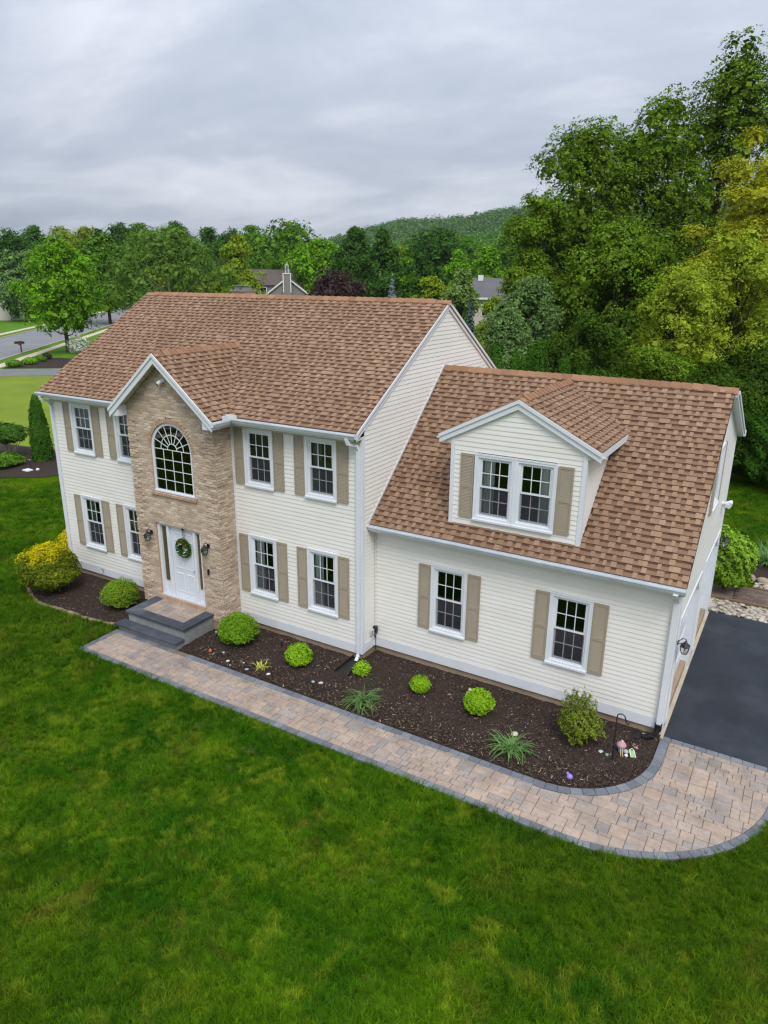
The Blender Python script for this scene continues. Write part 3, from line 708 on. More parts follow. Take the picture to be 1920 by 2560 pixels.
# bay soffit under the rakes, with battens, and cornice returns
for s in (-1, 1):
    m = MB()
    xe, xa = BM + s * BHALF, BM
    m.quad((xe, BFY + .03, BEZ - .165), (xa, BFY + .03, BAZ - .165), (xa, BY - .002, BAZ - .165), (xe, BY - .002, BEZ - .165))
    for k in range(9):
        t = k / 8.5
        x, z = xe + (xa - xe) * t, BEZ + (BAZ - BEZ) * t - .168
        m.box(x - .005, x + .005, BFY + .03, BY - .004, z - .006, z)
    m.build('bay_soffit', M['soffit'], house)
m = MB(); m.prism([(BM - BHALF + .0, BFY + .031, 5.23), (P0 + .02, BFY + .031, 5.23), (P0 + .02, BFY + .031, 5.50), (BM - BHALF + .18, BFY + .031, 5.45), (BM - BHALF, BFY + .031, 5.34)], (0, .32, 0)); m.build('cornice_return', M['trim'], house)
m = MB(); m.prism([(P1 - .06, BFY + .031, 5.20), (BM + BHALF, BFY + .031, 5.22), (BM + BHALF, BFY + .031, 5.34), (P1 - .06, BFY + .031, 5.48)], (0, .29, 0)); m.build('cornice_return', M['trim'], house)
m = MB(); m.box(P1 + .005, BM + BHALF, BFY + .33, -.0, 5.22, 5.26); m.build('bay_soffit', M['soffit'], house)
m = MB(); m.box(BM + BHALF - .03, BM + BHALF - .002, BFY + .0, -.28, 5.26, 5.40); m.build('fascia', M['trim'], house)
# eave soffits, fascias
for a, b_ in ((RX0 + .01, BM - BHALF - .01), (BM + BHALF, RX1 - .02)):
    m = MB(); m.box(a, b_, -OV + .025, -.002, ZS, ZS + .03); m.build('soffit', M['soffit'], house)
    m = MB(); m.box(a, b_, -OV, -OV + .025, ZS - .005, ZE - .035); m.build('fascia', M['trim'], house)
    m = MB(); m.box(a + .08, b_ - .05, -.03, -.018, ZS - .12, ZS); m.build('frieze_board', M['soffit'], house)
m = MB(); m.box(GX0, GX1 - .02, GE_Y + .025, GY0 - .002, 3.055, 3.085); m.build('soffit', M['soffit'], house)
m = MB(); m.box(GX0, GX1 - .01, GE_Y, GE_Y + .025, 3.05, GE_Z - .035); m.build('fascia', M['trim'], house)
for s, xx in ((-1, DM - DHALF), (1, DM + DHALF)):
    m = MB(); x0, x1 = sorted((xx - s * .002, xx - s * .028)); m.box(x0, x1, DFY, dyb - .95, DEZ - .17, DEZ - .03); m.build('fascia', M['trim'], house)
m = MB(); m.box(E1 + .021, DM + DHALF - .03, DFY + .03, 2.8, 5.33, 5.35); m.build('soffit', M['soffit'], house)
# flashing edges where the garage roof meets the gable wall
m = MB(); m.prism([(.019, GE_Y - .02, GE_Z + .02), (.019, GR_Y, GR_Z + .03), (.019, GR_Y, GR_Z + .10), (.019, GE_Y - .02, GE_Z + .09)], (.012, 0, 0)); m.build('flashing', M['trim'], house)

# gutters: K profile
GPROF = [(0, 0), (0, -.11), (-.075, -.11), (-.088, -.085), (-.105, -.045), (-.122, -.03), (-.122, .0), (-.112, .0), (-.112, -.012), (-.10, -.03), (-.08, -.095), (-.01, -.1), (-.01, 0)]
def gutter(a, b, nx, ny):
    """from a to b at the drip edge, profile towards (nx,ny)"""
    a, b = Vector(a), Vector(b); m = MB(); n_ = len(GPROF)
    vs = []
    for p in (a, b):
        for d, z in GPROF: vs.append((p.x - nx * d, p.y - ny * d, p.z + z))
    fs = [(i, (i + 1) % n_, n_ + (i + 1) % n_, n_ + i) for i in range(n_)]
    m.add(vs, fs)
    cap = [(0, 0), (0, -.11), (-.075, -.11), (-.105, -.045), (-.122, -.03), (-.122, 0)]
    for p in (a, b): m.poly([(p.x - nx * d, p.y - ny * d, p.z + z) for d, z in cap])
    return m.build('gutter', M['gutter'], house)
gutter((RX0, -OV - .002, ZE - .03), (BM - BHALF - .06, -OV - .002, ZE - .03), 0, -1)
gutter((BM + BHALF + .0, -OV - .002, ZE - .03), (RX1 + .01, -OV - .002, ZE - .03), 0, -1)
gutter((BM + BHALF + .002, BFY - .03, BEZ - .025), (BM + BHALF + .002, -OV - .12, BEZ - .025), 1, 0)
gutter((GX0 - .0, GE_Y - .002, GE_Z - .03), (GX1 + .01, GE_Y - .002, GE_Z - .03), 0, -1)
m = MB(); m.box(GX1 - .1, GX1 + .1, 7.662, 7.79, gb_(7.66) - .17, gb_(7.66) - .03); m.build('gutter', M['gutter'], house)
m = MB()   # splash guard at the valley corner
m.box(BM + BHALF - .02, BM + BHALF + .30, -OV - .128, -OV - .118, ZE - .05, ZE + .07)
m.box(BM + BHALF + .11, BM + BHALF + .128, -OV - .40, -OV - .128, ZE - .05, ZE + .07)
m.build('splash_guard', M['trim'], house)
# drip edge and rake lines
def strap(pts, w_=.075, d_=.055):
    m = MB(); P = [Vector(p) for p in pts]
    for a, b in zip(P[:-1], P[1:]):
        t = (b - a).normalized(); sx = Vector((1, 0, 0)) * (w_ / 2)
        if abs(t.x) > .8: sx = Vector((0, 1, 0)) * (w_ / 2)
        n_ = t.cross(sx).normalized() * (d_ / 2); a2, b2 = a - t * .012, b + t * .012
        m.add([a2 - sx - n_, a2 + sx - n_, a2 + sx + n_, a2 - sx + n_, b2 - sx - n_, b2 + sx - n_, b2 + sx + n_, b2 - sx + n_],
              [(0, 1, 2, 3), (4, 5, 6, 7), (0, 1, 5, 4), (1, 2, 6, 5), (2, 3, 7, 6), (3, 0, 4, 7)])
    return m
strap([(-.16, -.36, 5.31), (-.13, -.34, 5.20), (-.075, -.12, 5.13), (-.06, -.062, 5.02), (-.06, -.062, 0.02), (-.06, -.10, -.06), (-.06, -.17, -.11)]).build('downspout', M['trim'], house)
strap([(XL + .02, -.36, 5.31), (XL + .02, -.34, 5.22), (XL + .03, -.12, 5.15), (XL + .03, -.062, 5.04), (XL + .03, -.062, 0.0)]).build('downspout', M['trim'], house)
strap([(XG - .06, GY0 - .36, 3.1), (XG - .06, GY0 - .32, 3.04), (XG - .055, GY0 - .11, 2.92), (XG - .055, GY0 - .064, 2.82), (XG - .055, GY0 - .064, .12)], .09, .065).build('downspout', M['trim'], house)

# ------------------------------------------------------------------ windows
WM = {}
def win_meshes(w_, h_):
    key = (round(w_, 3), round(h_, 3))
    if key in WM: return WM[key]
    d = {}
    c = .075
    m = MB()      # casing with sill
    m.box(0, c, -.042, .02, 0, h_); m.box(w_ - c, w_, -.042, .02, 0, h_); m.box(c, w_ - c, -.042, .02, h_ - c, h_); m.box(c, w_ - c, -.042, .02, 0, .085)
    m.box(-.004, w_ + .004, -.05, -.042, h_ - .028, h_ + .004)
    m.box(-.004, .018, -.05, -.042, 0, h_ - .028); m.box(w_ - .018, w_ + .004, -.05, -.042, 0, h_ - .028)
    d['casing'] = m.mesh('window', M['trim'])
    d['sill'] = MB().box(-.006, w_ + .006, -.075, -.0421, -.012, .03).mesh('sill', M['trim'])
    i0, i1, z0, z1 = c, w_ - c, .085, h_ - c
    m = MB(); j = .045   # inner jamb frame
    m.box(i0, i0 + j, -.012, .07, z0, z1); m.box(i1 - j, i1, -.012, .07, z0, z1); m.box(i0 + j, i1 - j, -.012, .07, z1 - .03, z1); m.box(i0 + j, i1 - j, -.012, .07, z0, z0 + .03)
    d['frame'] = m.mesh('frame', M['trim'])
    a0, a1 = i0 + j, i1 - j; zm = (z0 + z1) / 2 + .01
    def sash(zb, zt, y, r=.034):
        m = MB()
        m.box(a0, a0 + r, y, y + .03, zb, zt); m.box(a1 - r, a1, y, y + .03, zb, zt); m.box(a0 + r, a1 - r, y, y + .03, zb, zb + r + .006); m.box(a0 + r, a1 - r, y, y + .03, zt - r, zt)
        g0, g1, h0, h1 = a0 + r, a1 - r, zb + r + .006, zt - r
        gm = MB()
        for k in (1, 2):
            x = g0 + (g1 - g0) * k / 3; gm.box(x - .009, x + .009, y + .006, y + .018, h0, h1)
        zmid = (h0 + h1) / 2
        for k in range(3):
            xa, xb = g0 + (g1 - g0) * k / 3 + (.009 if k else 0), g0 + (g1 - g0) * (k + 1) / 3 - (.009 if k < 2 else 0)
            gm.box(xa, xb, y + .007, y + .017, zmid - .009, zmid + .009)
        gp = MB().quad((g0 - .01, y + .0125, h0 - .01), (g1 + .01, y + .0125, h0 - .01), (g1 + .01, y + .0125, h1 + .01), (g0 - .01, y + .0125, h1 + .01))
        return m.mesh('sash', M['trim']), gm.mesh('muntins', M['trim']), gp.mesh('pane', M['glass']), (g0, g1, h0, h1)
    d['top'] = sash(zm - .018, z1 - .03, .004)
    d['bot'] = sash(z0 + .03, zm + .018, .036)
    g0, g1, h0, h1 = d['bot'][3]
    d['screen'] = MB().quad((a0 + .006, .018, z0 + .03), (a1 - .006, .018, z0 + .03), (a1 - .006, .018, zm - .02), (a0 + .006, .018, zm - .02)).mesh('insect_screen', M['screen'])
    m = MB(); D = .9     # room behind, open to the front
    m.quad((a0, .075, z0), (a0, .075, z1), (a0 - .5, D, z1 + .3), (a0 - .5, D, z0 - .3)); m.quad((a1, .075, z0), (a1, .075, z1), (a1 + .5, D, z1 + .3), (a1 + .5, D, z0 - .3))
    m.quad((a0, .075, z1), (a1, .075, z1), (a1 + .5, D, z1 + .3), (a0 - .5, D, z1 + .3)); m.quad((a0, .075, z0), (a1, .075, z0), (a1 + .5, D, z0 - .3), (a0 - .5, D, z0 - .3))
    m.quad((a0 - .5, D, z0 - .3), (a1 + .5, D, z0 - .3), (a1 + .5, D, z1 + .3), (a0 - .5, D, z1 + .3))
    d['room'] = m.mesh('room', M['room'])
    m = MB(); nsl = 30
    for k in range(nsl):
        z = z0 + .05 + (z1 - z0 - .1) * k / (nsl - 1)
        m.quad((a0 + .02, .10, z - .012), (a1 - .02, .10, z - .012), (a1 - .02, .13, z + .014), (a0 + .02, .13, z + .014))
    d['blind'] = m.mesh('blind', M['blind'])
    def drape(x0, x1, mat, y=.11):
        m = MB(); k = max(8, int((x1 - x0) / .012))
        vs = []
        for i in range(k + 1):
            x = x0 + (x1 - x0) * i / k; yy = y + .016 * math.sin(i * 1.25) + .006 * math.sin(i * .41)
            vs += [(x, yy, z0 - .02), (x + .004 * math.sin(i * .7), yy * .98, z1 + .02)]
        m.add(vs, [(2 * i, 2 * i + 2, 2 * i + 3, 2 * i + 1) for i in range(k)])
        return m.mesh('curtain', mat, True)
    wd = a1 - a0
    d['cl'] = drape(a0, a0 + wd * .42, M['sheer']); d['cr'] = drape(a1 - wd * .42, a1, M['sheer'])
    d['dl'] = drape(a0, a0 + wd * .45, M['curtain_d']); d['dr'] = drape(a1 - wd * .5, a1, M['curtain_d'])
    d['cn'] = drape(a0 + wd * .04, a0 + wd * .42, M['sheer'], .085)
    WM[key] = d
    return d
def window(x0, x1, z0, z1, y, dress=(), rz=0.0, base=None, label=None):
    d = win_meshes(x1 - x0, z1 - z0)
    loc = (x0, y, z0) if rz == 0 else (y, x0, z0)
    o = place('window', d['casing'], house, loc, (0, 0, rz))
    if label: o['label'] = label
    for n_, k in (('sill', 'sill'), ('frame', 'frame'), ('insect_screen', 'screen'), ('room', 'room')):
        place(n_, d[k], o, loc, (0, 0, rz))
    for t in ('top', 'bot'):
        place('sash', d[t][0], o, loc, (0, 0, rz)); place('muntins', d[t][1], o, loc, (0, 0, rz)); place('pane', d[t][2], o, loc, (0, 0, rz))
    for k in dress:
        place('blind' if k == 'blind' else 'curtain', d[k], o, loc, (0, 0, rz))
    return o
SM = {}
def shutter(x0, w_, z0, z1, y, rz=0.0):
    h_ = z1 - z0; key = (round(w_, 3), round(h_, 3))
    if key not in SM:
        m = MB(); s = .035; zm = h_ * .5
        m.box(0, s, -.046, -.012, 0, h_); m.box(w_ - s, w_, -.046, -.012, 0, h_)
        m.box(s, w_ - s, -.046, -.012, 0, .085); m.box(s, w_ - s, -.046, -.012, h_ - .05, h_); m.box(s, w_ - s, -.046, -.012, zm - .035, zm + .035)
        m.box(s, w_ - s, -.022, -.014, .085, h_ - .05)
        lv = MB()
        for za, zb in ((.085, zm - .035), (zm + .035, h_ - .05)):
            n_ = int((zb - za) / .031)
            for k in range(n_):
                z = za + (zb - za) * k / n_
                st = (zb - za) / n_
                lv.add([(s, -.041, z + .003), (w_ - s, -.041, z + .003), (w_ - s, -.026, z + st), (s, -.026, z + st), (s, -.024, z + .003), (w_ - s, -.024, z + .003)], [(0, 1, 2, 3), (4, 5, 1, 0)])
        SM[key] = (m.mesh('shutter', M['shutter']), lv.mesh('louvers', M['shutter']))
    loc = (x0, y, z0) if rz == 0 else (y, x0, z0)
    o = place('shutter', SM[key][0], house, loc, (0, 0, rz))
    tag(place('louvers', SM[key][1], o, loc, (0, 0, rz)), kind='stuff')
SWD = .30
dress = {(0, 0): ('dl', 'dr'), (1, 0): ('dl', 'dr'), (2, 0): ('blind',), (3, 0): ('blind', 'dl'), (0, 1): ('dl',), (1, 1): ('dl',), (2, 1): ('cn',), (3, 1): ('cn',)}
for i, (a, b_) in enumerate(WX):
    for j, (c, d_) in enumerate((WU, WLo)):
        window(a, b_, c, d_, 0, dress[(i, j)])
        shutter(a - SWD - .008, SWD, c + .02, d_ - .03, 0)
        shutter(b_ + .008, SWD if i != 1 else .29, c + .02, d_ - .03, 0)
for a, b_ in GW:
    window(a, b_, GWZ[0], GWZ[1], GY0, ())
    shutter(a - .312, .30, GWZ[0] + .02, GWZ[1] - .03, GY0); shutter(b_ + .01, .30, GWZ[0] + .02, GWZ[1] - .03, GY0)
window(2.430, 3.313, 3.700, 5.149, DY, ('cl',)); window(3.313, 4.196, 3.700, 5.149, DY, ('cr',))
shutter(2.430 - .325, .30, 3.72, 5.12, DY); shutter(4.196 + .025, .30, 3.72, 5.12, DY)
window(3.51, 4.40, 3.80, 5.20, XG, ('cl',), RAD(90)); shutter(3.17, .30, 3.80, 5.17, XG, RAD(90)); shutter(4.43, .30, 3.80, 5.17, XG, RAD(90))

# ------------------------------------------------------------------ brick bay
AW0, AW1, AZ0, AZ1 = -5.900, -4.509, 3.338, 5.162
AM, AR = (AW0 + AW1) / 2, (AW1 - AW0) / 2
ASP = AZ1 - AR
DR0, DR1, DRZ0, DRZ1 = -6.004, -4.409, 0.40, 2.478
CH = .0677; BL = .203; JT = .0125
gable_z = lambda x: BAZ - BS * abs(x - BM) - .13
bricks = []   # (x0,x1,z0,face,proud)
mort = MB()
rows = int((BAZ - .08) / CH)
def arch_half(z, grow):
    r = AR + grow
    if z < ASP: return r
    t = r * r - (z - ASP) ** 2
    return math.sqrt(t) if t > 0 else 0
for i in range(rows):
    z = .08 + i * CH; zt = z + CH; zm = z + CH / 2
    if zt <= 5.2: xa, xb = P0, P1
    else:
        hw = (BAZ - .13 - zt) / BS
        xa, xb = max(P0, BM - hw), min(P1, BM + hw)
    if xb - xa < .1: break
    holes = []
    if DRZ0 - .12 < zm < DRZ1: holes.append((DR0, DR1))
    if AZ0 - .1 < zm < AZ0: holes.append((AW0 - .1, AW1 + .1))
    if AZ0 < zm < AZ1 + .11: hw = arch_half(zm, .012 if zm < ASP else .105); holes.append((AM - hw, AM + hw)) if hw else None
    blk = (i // 6); inblk = (i % 6) != 5; qw = .305 if blk % 2 else .2035
    off = 0 if i % 2 else BL / 2
    for s0, s1 in subtract(xa, xb, holes):
        mort.quad((s0, BY + .008, z), (s1, BY + .008, z), (s1, BY + .008, zt), (s0, BY + .008, zt))
        cuts = [s0]
        k = math.floor((s0 - P0 - off) / BL) + 1
        while P0 + off + k * BL < s1: cuts.append(P0 + off + k * BL); k += 1
        cuts.append(s1)
        for a, b_ in zip(cuts[:-1], cuts[1:]):
            if b_ - a < .045: continue
            c = (a + b_) / 2
            q = inblk and zt < 5.2 and (c < P0 + qw or c > P1 - qw)
            end0, end1 = (a == P0), (b_ == P1)
            bricks.append((a + (0 if end0 else JT / 2), b_ - (0 if end1 else JT / 2), z + JT / 2, 'f', .018 if q else 0.0, i))
    if zt < 5.26:
        mort.quad((P1 - .008, BY + .01, z), (P1 - .008, .02, z), (P1 - .008, .02, zt), (P1 - .008, BY + .01, zt))
        y = BY + (0.10 if i % 2 else 0.2) ; cuts = [BY + .03]
        while y < 0: cuts.append(y); y += BL
        cuts.append(0.0)
        for a, b_ in zip(cuts[:-1], cuts[1:]):
            if b_ - a < .04: continue
            q = inblk and ((a + b_) / 2 < BY + qw + .02)
            bricks.append((a + JT / 2, b_ - JT / 2, z + JT / 2, 's', .018 if q else 0.0, i))
wall_b = mort.build('brick_wall', M['mortar'], house)
bw_left = MB().quad((P0 + .006, BY + .01, .08), (P0 + .006, .02, .08), (P0 + .006, .02, 5.26), (P0 + .006, BY + .01, 5.26)).build('brick_return', M['brick2'], house)
def brick_verts(a, b_, h_, prd, lo=.0):
    ch = .004
    yo = -prd
    return [(a, .012, 0), (b_, .012, 0), (b_, .012, h_), (a, .012, h_), (a, yo + ch, 0), (b_, yo + ch, 0), (b_, yo + ch, h_), (a, yo + ch, h_),
            (a + ch, yo, ch), (b_ - ch, yo, ch), (b_ - ch, yo, h_ - ch), (a + ch, yo, h_ - ch)]
BF = [(0, 1, 5, 4), (1, 2, 6, 5), (2, 3, 7, 6), (3, 0, 4, 7), (4, 5, 9, 8), (5, 6, 10, 9), (6, 7, 11, 10), (7, 4, 8, 11), (8, 9, 10, 11)]
BHH = CH - JT
def bpos(b): return Vector(((b[0] + b[1]) / 2, BY, b[2])) if b[3] == 'f' else Vector((P1, (b[0] + b[1]) / 2, b[2]))
bo = sorted(range(len(bricks)), key=lambda k: (bpos(bricks[k]) - CAMP).length)
full = [k for k in bo if bricks[k][1] - bricks[k][0] > .15][:300]
fs_ = set(full); bmesh_ = {}
jb = MB()
for k, b_ in enumerate(bricks):
    x0, x1, z, face, prd, i = b_
    if face == 'f' and (x1 == P1) and prd == 0: pass
    if k in fs_:
        key = (round(x1 - x0, 3), prd)
        if key not in bmesh_: bmesh_[key] = MB().add(brick_verts(0, x1 - x0, BHH, prd), BF).mesh('brick', M['brick'])
        if face == 'f': place('brick', bmesh_[key], wall_b, (x0, BY, z))
        else: place('brick', bmesh_[key], wall_b, (P1, x0, z), (0, 0, RAD(90)))
    else:
        vs = brick_verts(x0, x1, BHH, prd)
        if face == 'f': jb.add([(x, y + BY, zz + z) for x, y, zz in vs], BF)
        else: jb.add([(P1 - y, x, zz + z) for x, y, zz in vs], BF)
tag(jb.build('bricks', M['brick'], wall_b), kind='stuff')
# arch ring of upright bricks, brick sill, door sill course
ring = MB(); nb = 30
for k in range(nb):
    a0, a1 = math.pi * k / nb + .006, math.pi * (k + 1) / nb - .006
    r0, r1 = AR + .012, AR + .105
    pts = [(AM + r * math.cos(t), BY - .008, ASP + r * math.sin(t)) for r, t in ((r0, a0), (r1, a0), (r1, a1), (r0, a1))]
    MB().prism(pts, (0, .09, 0)).build('arch_brick', M['brick2'], wall_b)
nb = 22
for k in range(nb):
    x0 = AW0 - .09 + (AR * 2 + .18) * k / nb
    MB().add([(x0 + .004, BY - .05, AZ0 - .085), (x0 + .066, BY - .05, AZ0 - .085), (x0 + .066, BY + .08, AZ0 - .07), (x0 + .004, BY + .08, AZ0 - .07),
              (x0 + .004, BY - .05, AZ0 - .025), (x0 + .066, BY - .05, AZ0 - .025), (x0 + .066, BY + .08, AZ0 - .004), (x0 + .004, BY + .08, AZ0 - .004)],
             [(4, 5, 6, 7), (0, 1, 5, 4), (1, 2, 6, 5), (3, 0, 4, 7)]).build('sill_brick', M['brick2'], wall_b)
nb = 24
for k in range(nb):
    x0 = DR0 - .02 + (DR1 - DR0 + .04) * k / nb
    MB().box(x0 + .003, x0 + (DR1 - DR0 + .04) / nb - .004, BY - .03, BY + .09, DRZ0 - .125, DRZ0 - .012).build('sill_brick', M['brick2'], wall_b)
m = MB()
for k in range(24):
    t0, t1 = math.pi * k / 24, math.pi * (k + 1) / 24
    q = [(AM + r * math.cos(t), BY + .03, ASP + r * math.sin(t)) for r, t in ((AR + .013, t0), (AR + .24, t0), (AR + .24, t1), (AR + .013, t1))]
    m.quad(*q)
m.build('arch_backing', M['mortar'], wall_b)
# reveals
m = MB()
prev = None
for k in range(25):
    t = math.pi * k / 24; p = (AM + (AR + .012) * math.cos(t), ASP + (AR + .012) * math.sin(t))
    if prev: m.quad((prev[0], BY - .002, prev[1]), (p[0], BY - .002, p[1]), (p[0], BY + .1, p[1]), (prev[0], BY + .1, prev[1]))
    prev = p
for x in (AM - AR - .012, AM + AR + .012): m.quad((x, BY + .002, AZ0), (x, BY + .002, ASP), (x, BY + .1, ASP), (x, BY + .1, AZ0))
for x in (DR0, DR1): m.quad((x, BY + .006, DRZ0 - .1), (x, BY + .006, DRZ1), (x, BY + .2, DRZ1), (x, BY + .2, DRZ0 - .1))
m.quad((DR0, BY + .006, DRZ1), (DR1, BY + .006, DRZ1), (DR1, BY + .2, DRZ1), (DR0, BY + .2, DRZ1))
m.build('brick_reveal', M['brick2'], house)

# arched window
yw = BY + .045
def arc_band(m, r0, r1, y0, y1, n_=28, a0=0.0, a1=math.pi):
    for k in range(n_):
        ta, tb = a0 + (a1 - a0) * k / n_, a0 + (a1 - a0) * (k + 1) / n_
        pts = [(AM + r * math.cos(t), y0, ASP + r * math.sin(t)) for r, t in ((r0, ta), (r1, ta), (r1, tb), (r0, tb))]
        m.prism(pts, (0, y1 - y0, 0))
m = MB(); fw = .065
arc_band(m, AR - fw, AR + .01, yw - .012, yw + .05)
m.box(AW0 - .01, AW0 + fw, yw - .012, yw + .05, AZ0, ASP); m.box(AW1 - fw, AW1 + .01, yw - .012, yw + .05, AZ0, ASP); m.box(AW0 + fw, AW1 - fw, yw - .012, yw + .05, AZ0, AZ0 + fw)
m.box(AW0 - .02, AW1 + .02, yw - .04, yw - .0121, AZ0, AZ0 + .035)
arw = m.build('window', M['trim'], house); arw['label'] = 'arched window with fan shaped grid'
m = MB(); gi = .0095
r_ = AR - fw
for k in (1, 2, 3):
    x = AM - r_ + 2 * r_ * k / 4; m.box(x - gi, x + gi, yw + .006, yw + .018, AZ0 + fw, ASP)
zr_ = [AZ0 + fw + (ASP - AZ0 - fw) * k / 4 for k in range(1, 5)]
for z in zr_: m.box(AM - r_, AM + r_, yw + .0055, yw + .0175, z - gi, z + gi)
arc_band(m, r_ * .26 - gi, r_ * .26 + gi, yw + .005, yw + .017, 14)
arc_band(m, r_ * .62 - gi, r_ * .62 + gi, yw + .005, yw + .017, 20)
for k in range(1, 8):
    t = math.pi * k / 8; c_, s_ = math.cos(t), math.sin(t)
    p0, p1 = (AM + r_ * .26 * c_, ASP + r_ * .26 * s_), (AM + r_ * c_, ASP + r_ * s_)
    nx, nz = -s_ * gi, c_ * gi
    m.prism([(p0[0] - nx, yw + .0065, p0[1] - nz), (p0[0] + nx, yw + .0065, p0[1] + nz), (p1[0] + nx, yw + .0065, p1[1] + nz), (p1[0] - nx, yw + .0065, p1[1] - nz)], (0, .011, 0))
m.build('muntins', M['trim'], arw)
pts = [(AW0 + .03, yw + .012, AZ0 + .03), (AW1 - .03, yw + .012, AZ0 + .03)] + [(AM + (AR - .03) * math.cos(math.pi * k / 24), yw + .012, ASP + (AR - .03) * math.sin(math.pi * k / 24)) for k in range(25)]
MB().poly(pts).build('pane', M['glass'], arw)
m = MB(); m.quad((AW0 - .6, 1.6, 2.6), (AW1 + .6, 1.6, 2.6), (AW1 + .6, 1.6, 5.6), (AW0 - .6, 1.6, 5.6)); m.quad((AW0 - .1, yw + .06, 3.2), (AW0 - .6, 1.6, 2.6), (AW0 - .6, 1.6, 5.6), (AW0 - .1, yw + .06, 5.3))
m.quad((AW1 + .1, yw + .06, 3.2), (AW1 + .6, 1.6, 2.6), (AW1 + .6, 1.6, 5.6), (AW1 + .1, yw + .06, 5.3)); m.quad((AW0 - .1, yw + .06, 3.2), (AW1 + .1, yw + .06, 3.2), (AW1 + .6, 1.6, 2.6), (AW0 - .6, 1.6, 2.6)); m.quad((AW0 - .1, yw + .06, 5.3), (AW1 + .1, yw + .06, 5.3), (AW1 + .6, 1.6, 5.6), (AW0 - .6, 1.6, 5.6))
m.build('room', M['room'], arw)

# entrance: frame, sidelights, door
yd = BY + .075
SL0, SL1 = -5.600, -4.755
m = MB()
m.box(DR0, DR0 + .09, yd - .02, yd + .1, DRZ0, DRZ1); m.box(DR1 - .09, DR1, yd - .02, yd + .1, DRZ0, DRZ1); m.box(DR0 + .09, DR1 - .09, yd - .02, yd + .1, DRZ1 - .075, DRZ1)
for x in (SL0 - .09, SL1 + .01): m.box(x, x + .08, yd - .015, yd + .1, DRZ0, DRZ1 - .075)
fr_ = m.build('door_frame', M['trim'], house)
MB().box(DR0, DR1, BY + .0, yd + .1, DRZ0 - .011, DRZ0 + .02).build('threshold', M['grey_pl'], fr_)
for xa, xb in ((DR0 + .09, SL0 - .09), (SL1 + .09, DR1 - .09)):
    sl = MB().box(xa, xb, yd + .04, yd + .07, DRZ0 + .02, DRZ1 - .075).build('sidelight', M['white_door'], house)
    w_ = xb - xa
    g0, g1 = xa + w_ * .3, xb - w_ * .3
    g0, g1 = xa + .035, xb - .035
    MB().box(g0, g1, yd + .03, yd + .0399, DRZ0 + .42, DRZ1 - .13).build('pane', M['amber'], sl)
    m = MB(); m.box(g0 - .014, g0, yd + .024, yd + .0399, DRZ0 + .406, DRZ1 - .116); m.box(g1, g1 + .014, yd + .024, yd + .0399, DRZ0 + .406, DRZ1 - .116); m.box(g0, g1, yd + .024, yd + .0399, DRZ0 + .406, DRZ0 + .42); m.box(g0, g1, yd + .024, yd + .0399, DRZ1 - .13, DRZ1 - .116)
    m.build('bead', M['gold_strip'], sl)
door = MB().box(SL0, SL1, yd + .05, yd + .09, DRZ0 + .025, DRZ1 - .078).build('front_door', M['white_door'], house)
def dpanel(x0, x1, z0, z1):
    m = MB(); y = yd + .05; b_ = .022
    m.add([(x0, y, z0), (x1, y, z0), (x1, y, z1), (x0, y, z1), (x0 + b_, y - .012, z0 + b_), (x1 - b_, y - .012, z0 + b_), (x1 - b_, y - .012, z1 - b_), (x0 + b_, y - .012, z1 - b_),
           (x0 + 2 * b_, y - .004, z0 + 2 * b_), (x1 - 2 * b_, y - .004, z0 + 2 * b_), (x1 - 2 * b_, y - .004, z1 - 2 * b_), (x0 + 2 * b_, y - .004, z1 - 2 * b_)],
          [(0, 1, 5, 4), (1, 2, 6, 5), (2, 3, 7, 6), (3, 0, 4, 7), (4, 5, 9, 8), (5, 6, 10, 9), (6, 7, 11, 10), (7, 4, 8, 11), (8, 9, 10, 11)])
    m.build('door_panel', M['white_door'], door)
for xa, xb in ((SL0 + .1, SL0 + .39), (SL1 - .39, SL1 - .1)):
    dpanel(xa, xb, DRZ0 + .16, DRZ0 + .72); dpanel(xa, xb, DRZ0 + .84, DRZ0 + 1.50); dpanel(xa, xb, DRZ0 + 1.60, DRZ0 + 1.86)
MB().tube([(SL1 - .06, yd + .05, DRZ0 + .9), (SL1 - .06, yd - .01, DRZ0 + .9)], [.012, .028], 10).build('knob', M['grey_pl'], door)

# garage doors on the side, with chamfered heads
for a, b_ in GD:
    xr = XG - .16
    pts = [(xr, a, -.2), (xr, b_, -.2), (xr, b_, 1.9), (xr, b_ - .32, 2.2), (xr, a + .32, 2.2), (xr, a, 1.9)]
    gd = MB().poly(pts).build('garage_door', M['white_door'], house)
    for k in range(1, 4): MB().box(xr, xr + .012, a, b_, -.2 + k * .52, -.2 + k * .52 + .02).build('door_rail', M['trim'], gd)
    for k in range(8):
        y0 = a + .08 + k * (b_ - a - .16) / 8
        for z0 in (-.12, .40, .92): MB().box(xr + .001, xr + .010, y0 + .03, y0 + (b_ - a - .16) / 8 - .03, z0, z0 + .34).build('door_panel', M['white_door'], gd)
    m = MB()
    for y in (a, b_): m.quad((xr, y, -.2), (xr, y, 2.22), (XG + .001, y, 2.22), (XG + .001, y, -.2))
    m.quad((xr, a, 2.22), (xr, b_, 2.22), (XG + .001, b_, 2.22), (XG + .001, a, 2.22))
    for y0, s in ((a, 1), (b_, -1)):
        m.prism([(XG - .02, y0 + s * .002, 1.88), (XG - .02, y0 + s * .34, 2.217), (XG - .02, y0 + s * .002, 2.217)], (.03, 0, 0))
        ya, yb = sorted((y0, y0 - s * .1)); m.box(XG + .002, XG + .028, ya, yb, -.19, 2.3)
    m.box(XG + .003, XG + .030, a, b_, 2.22, 2.3)
    m.build('garage_door_frame', M['trim'], house)
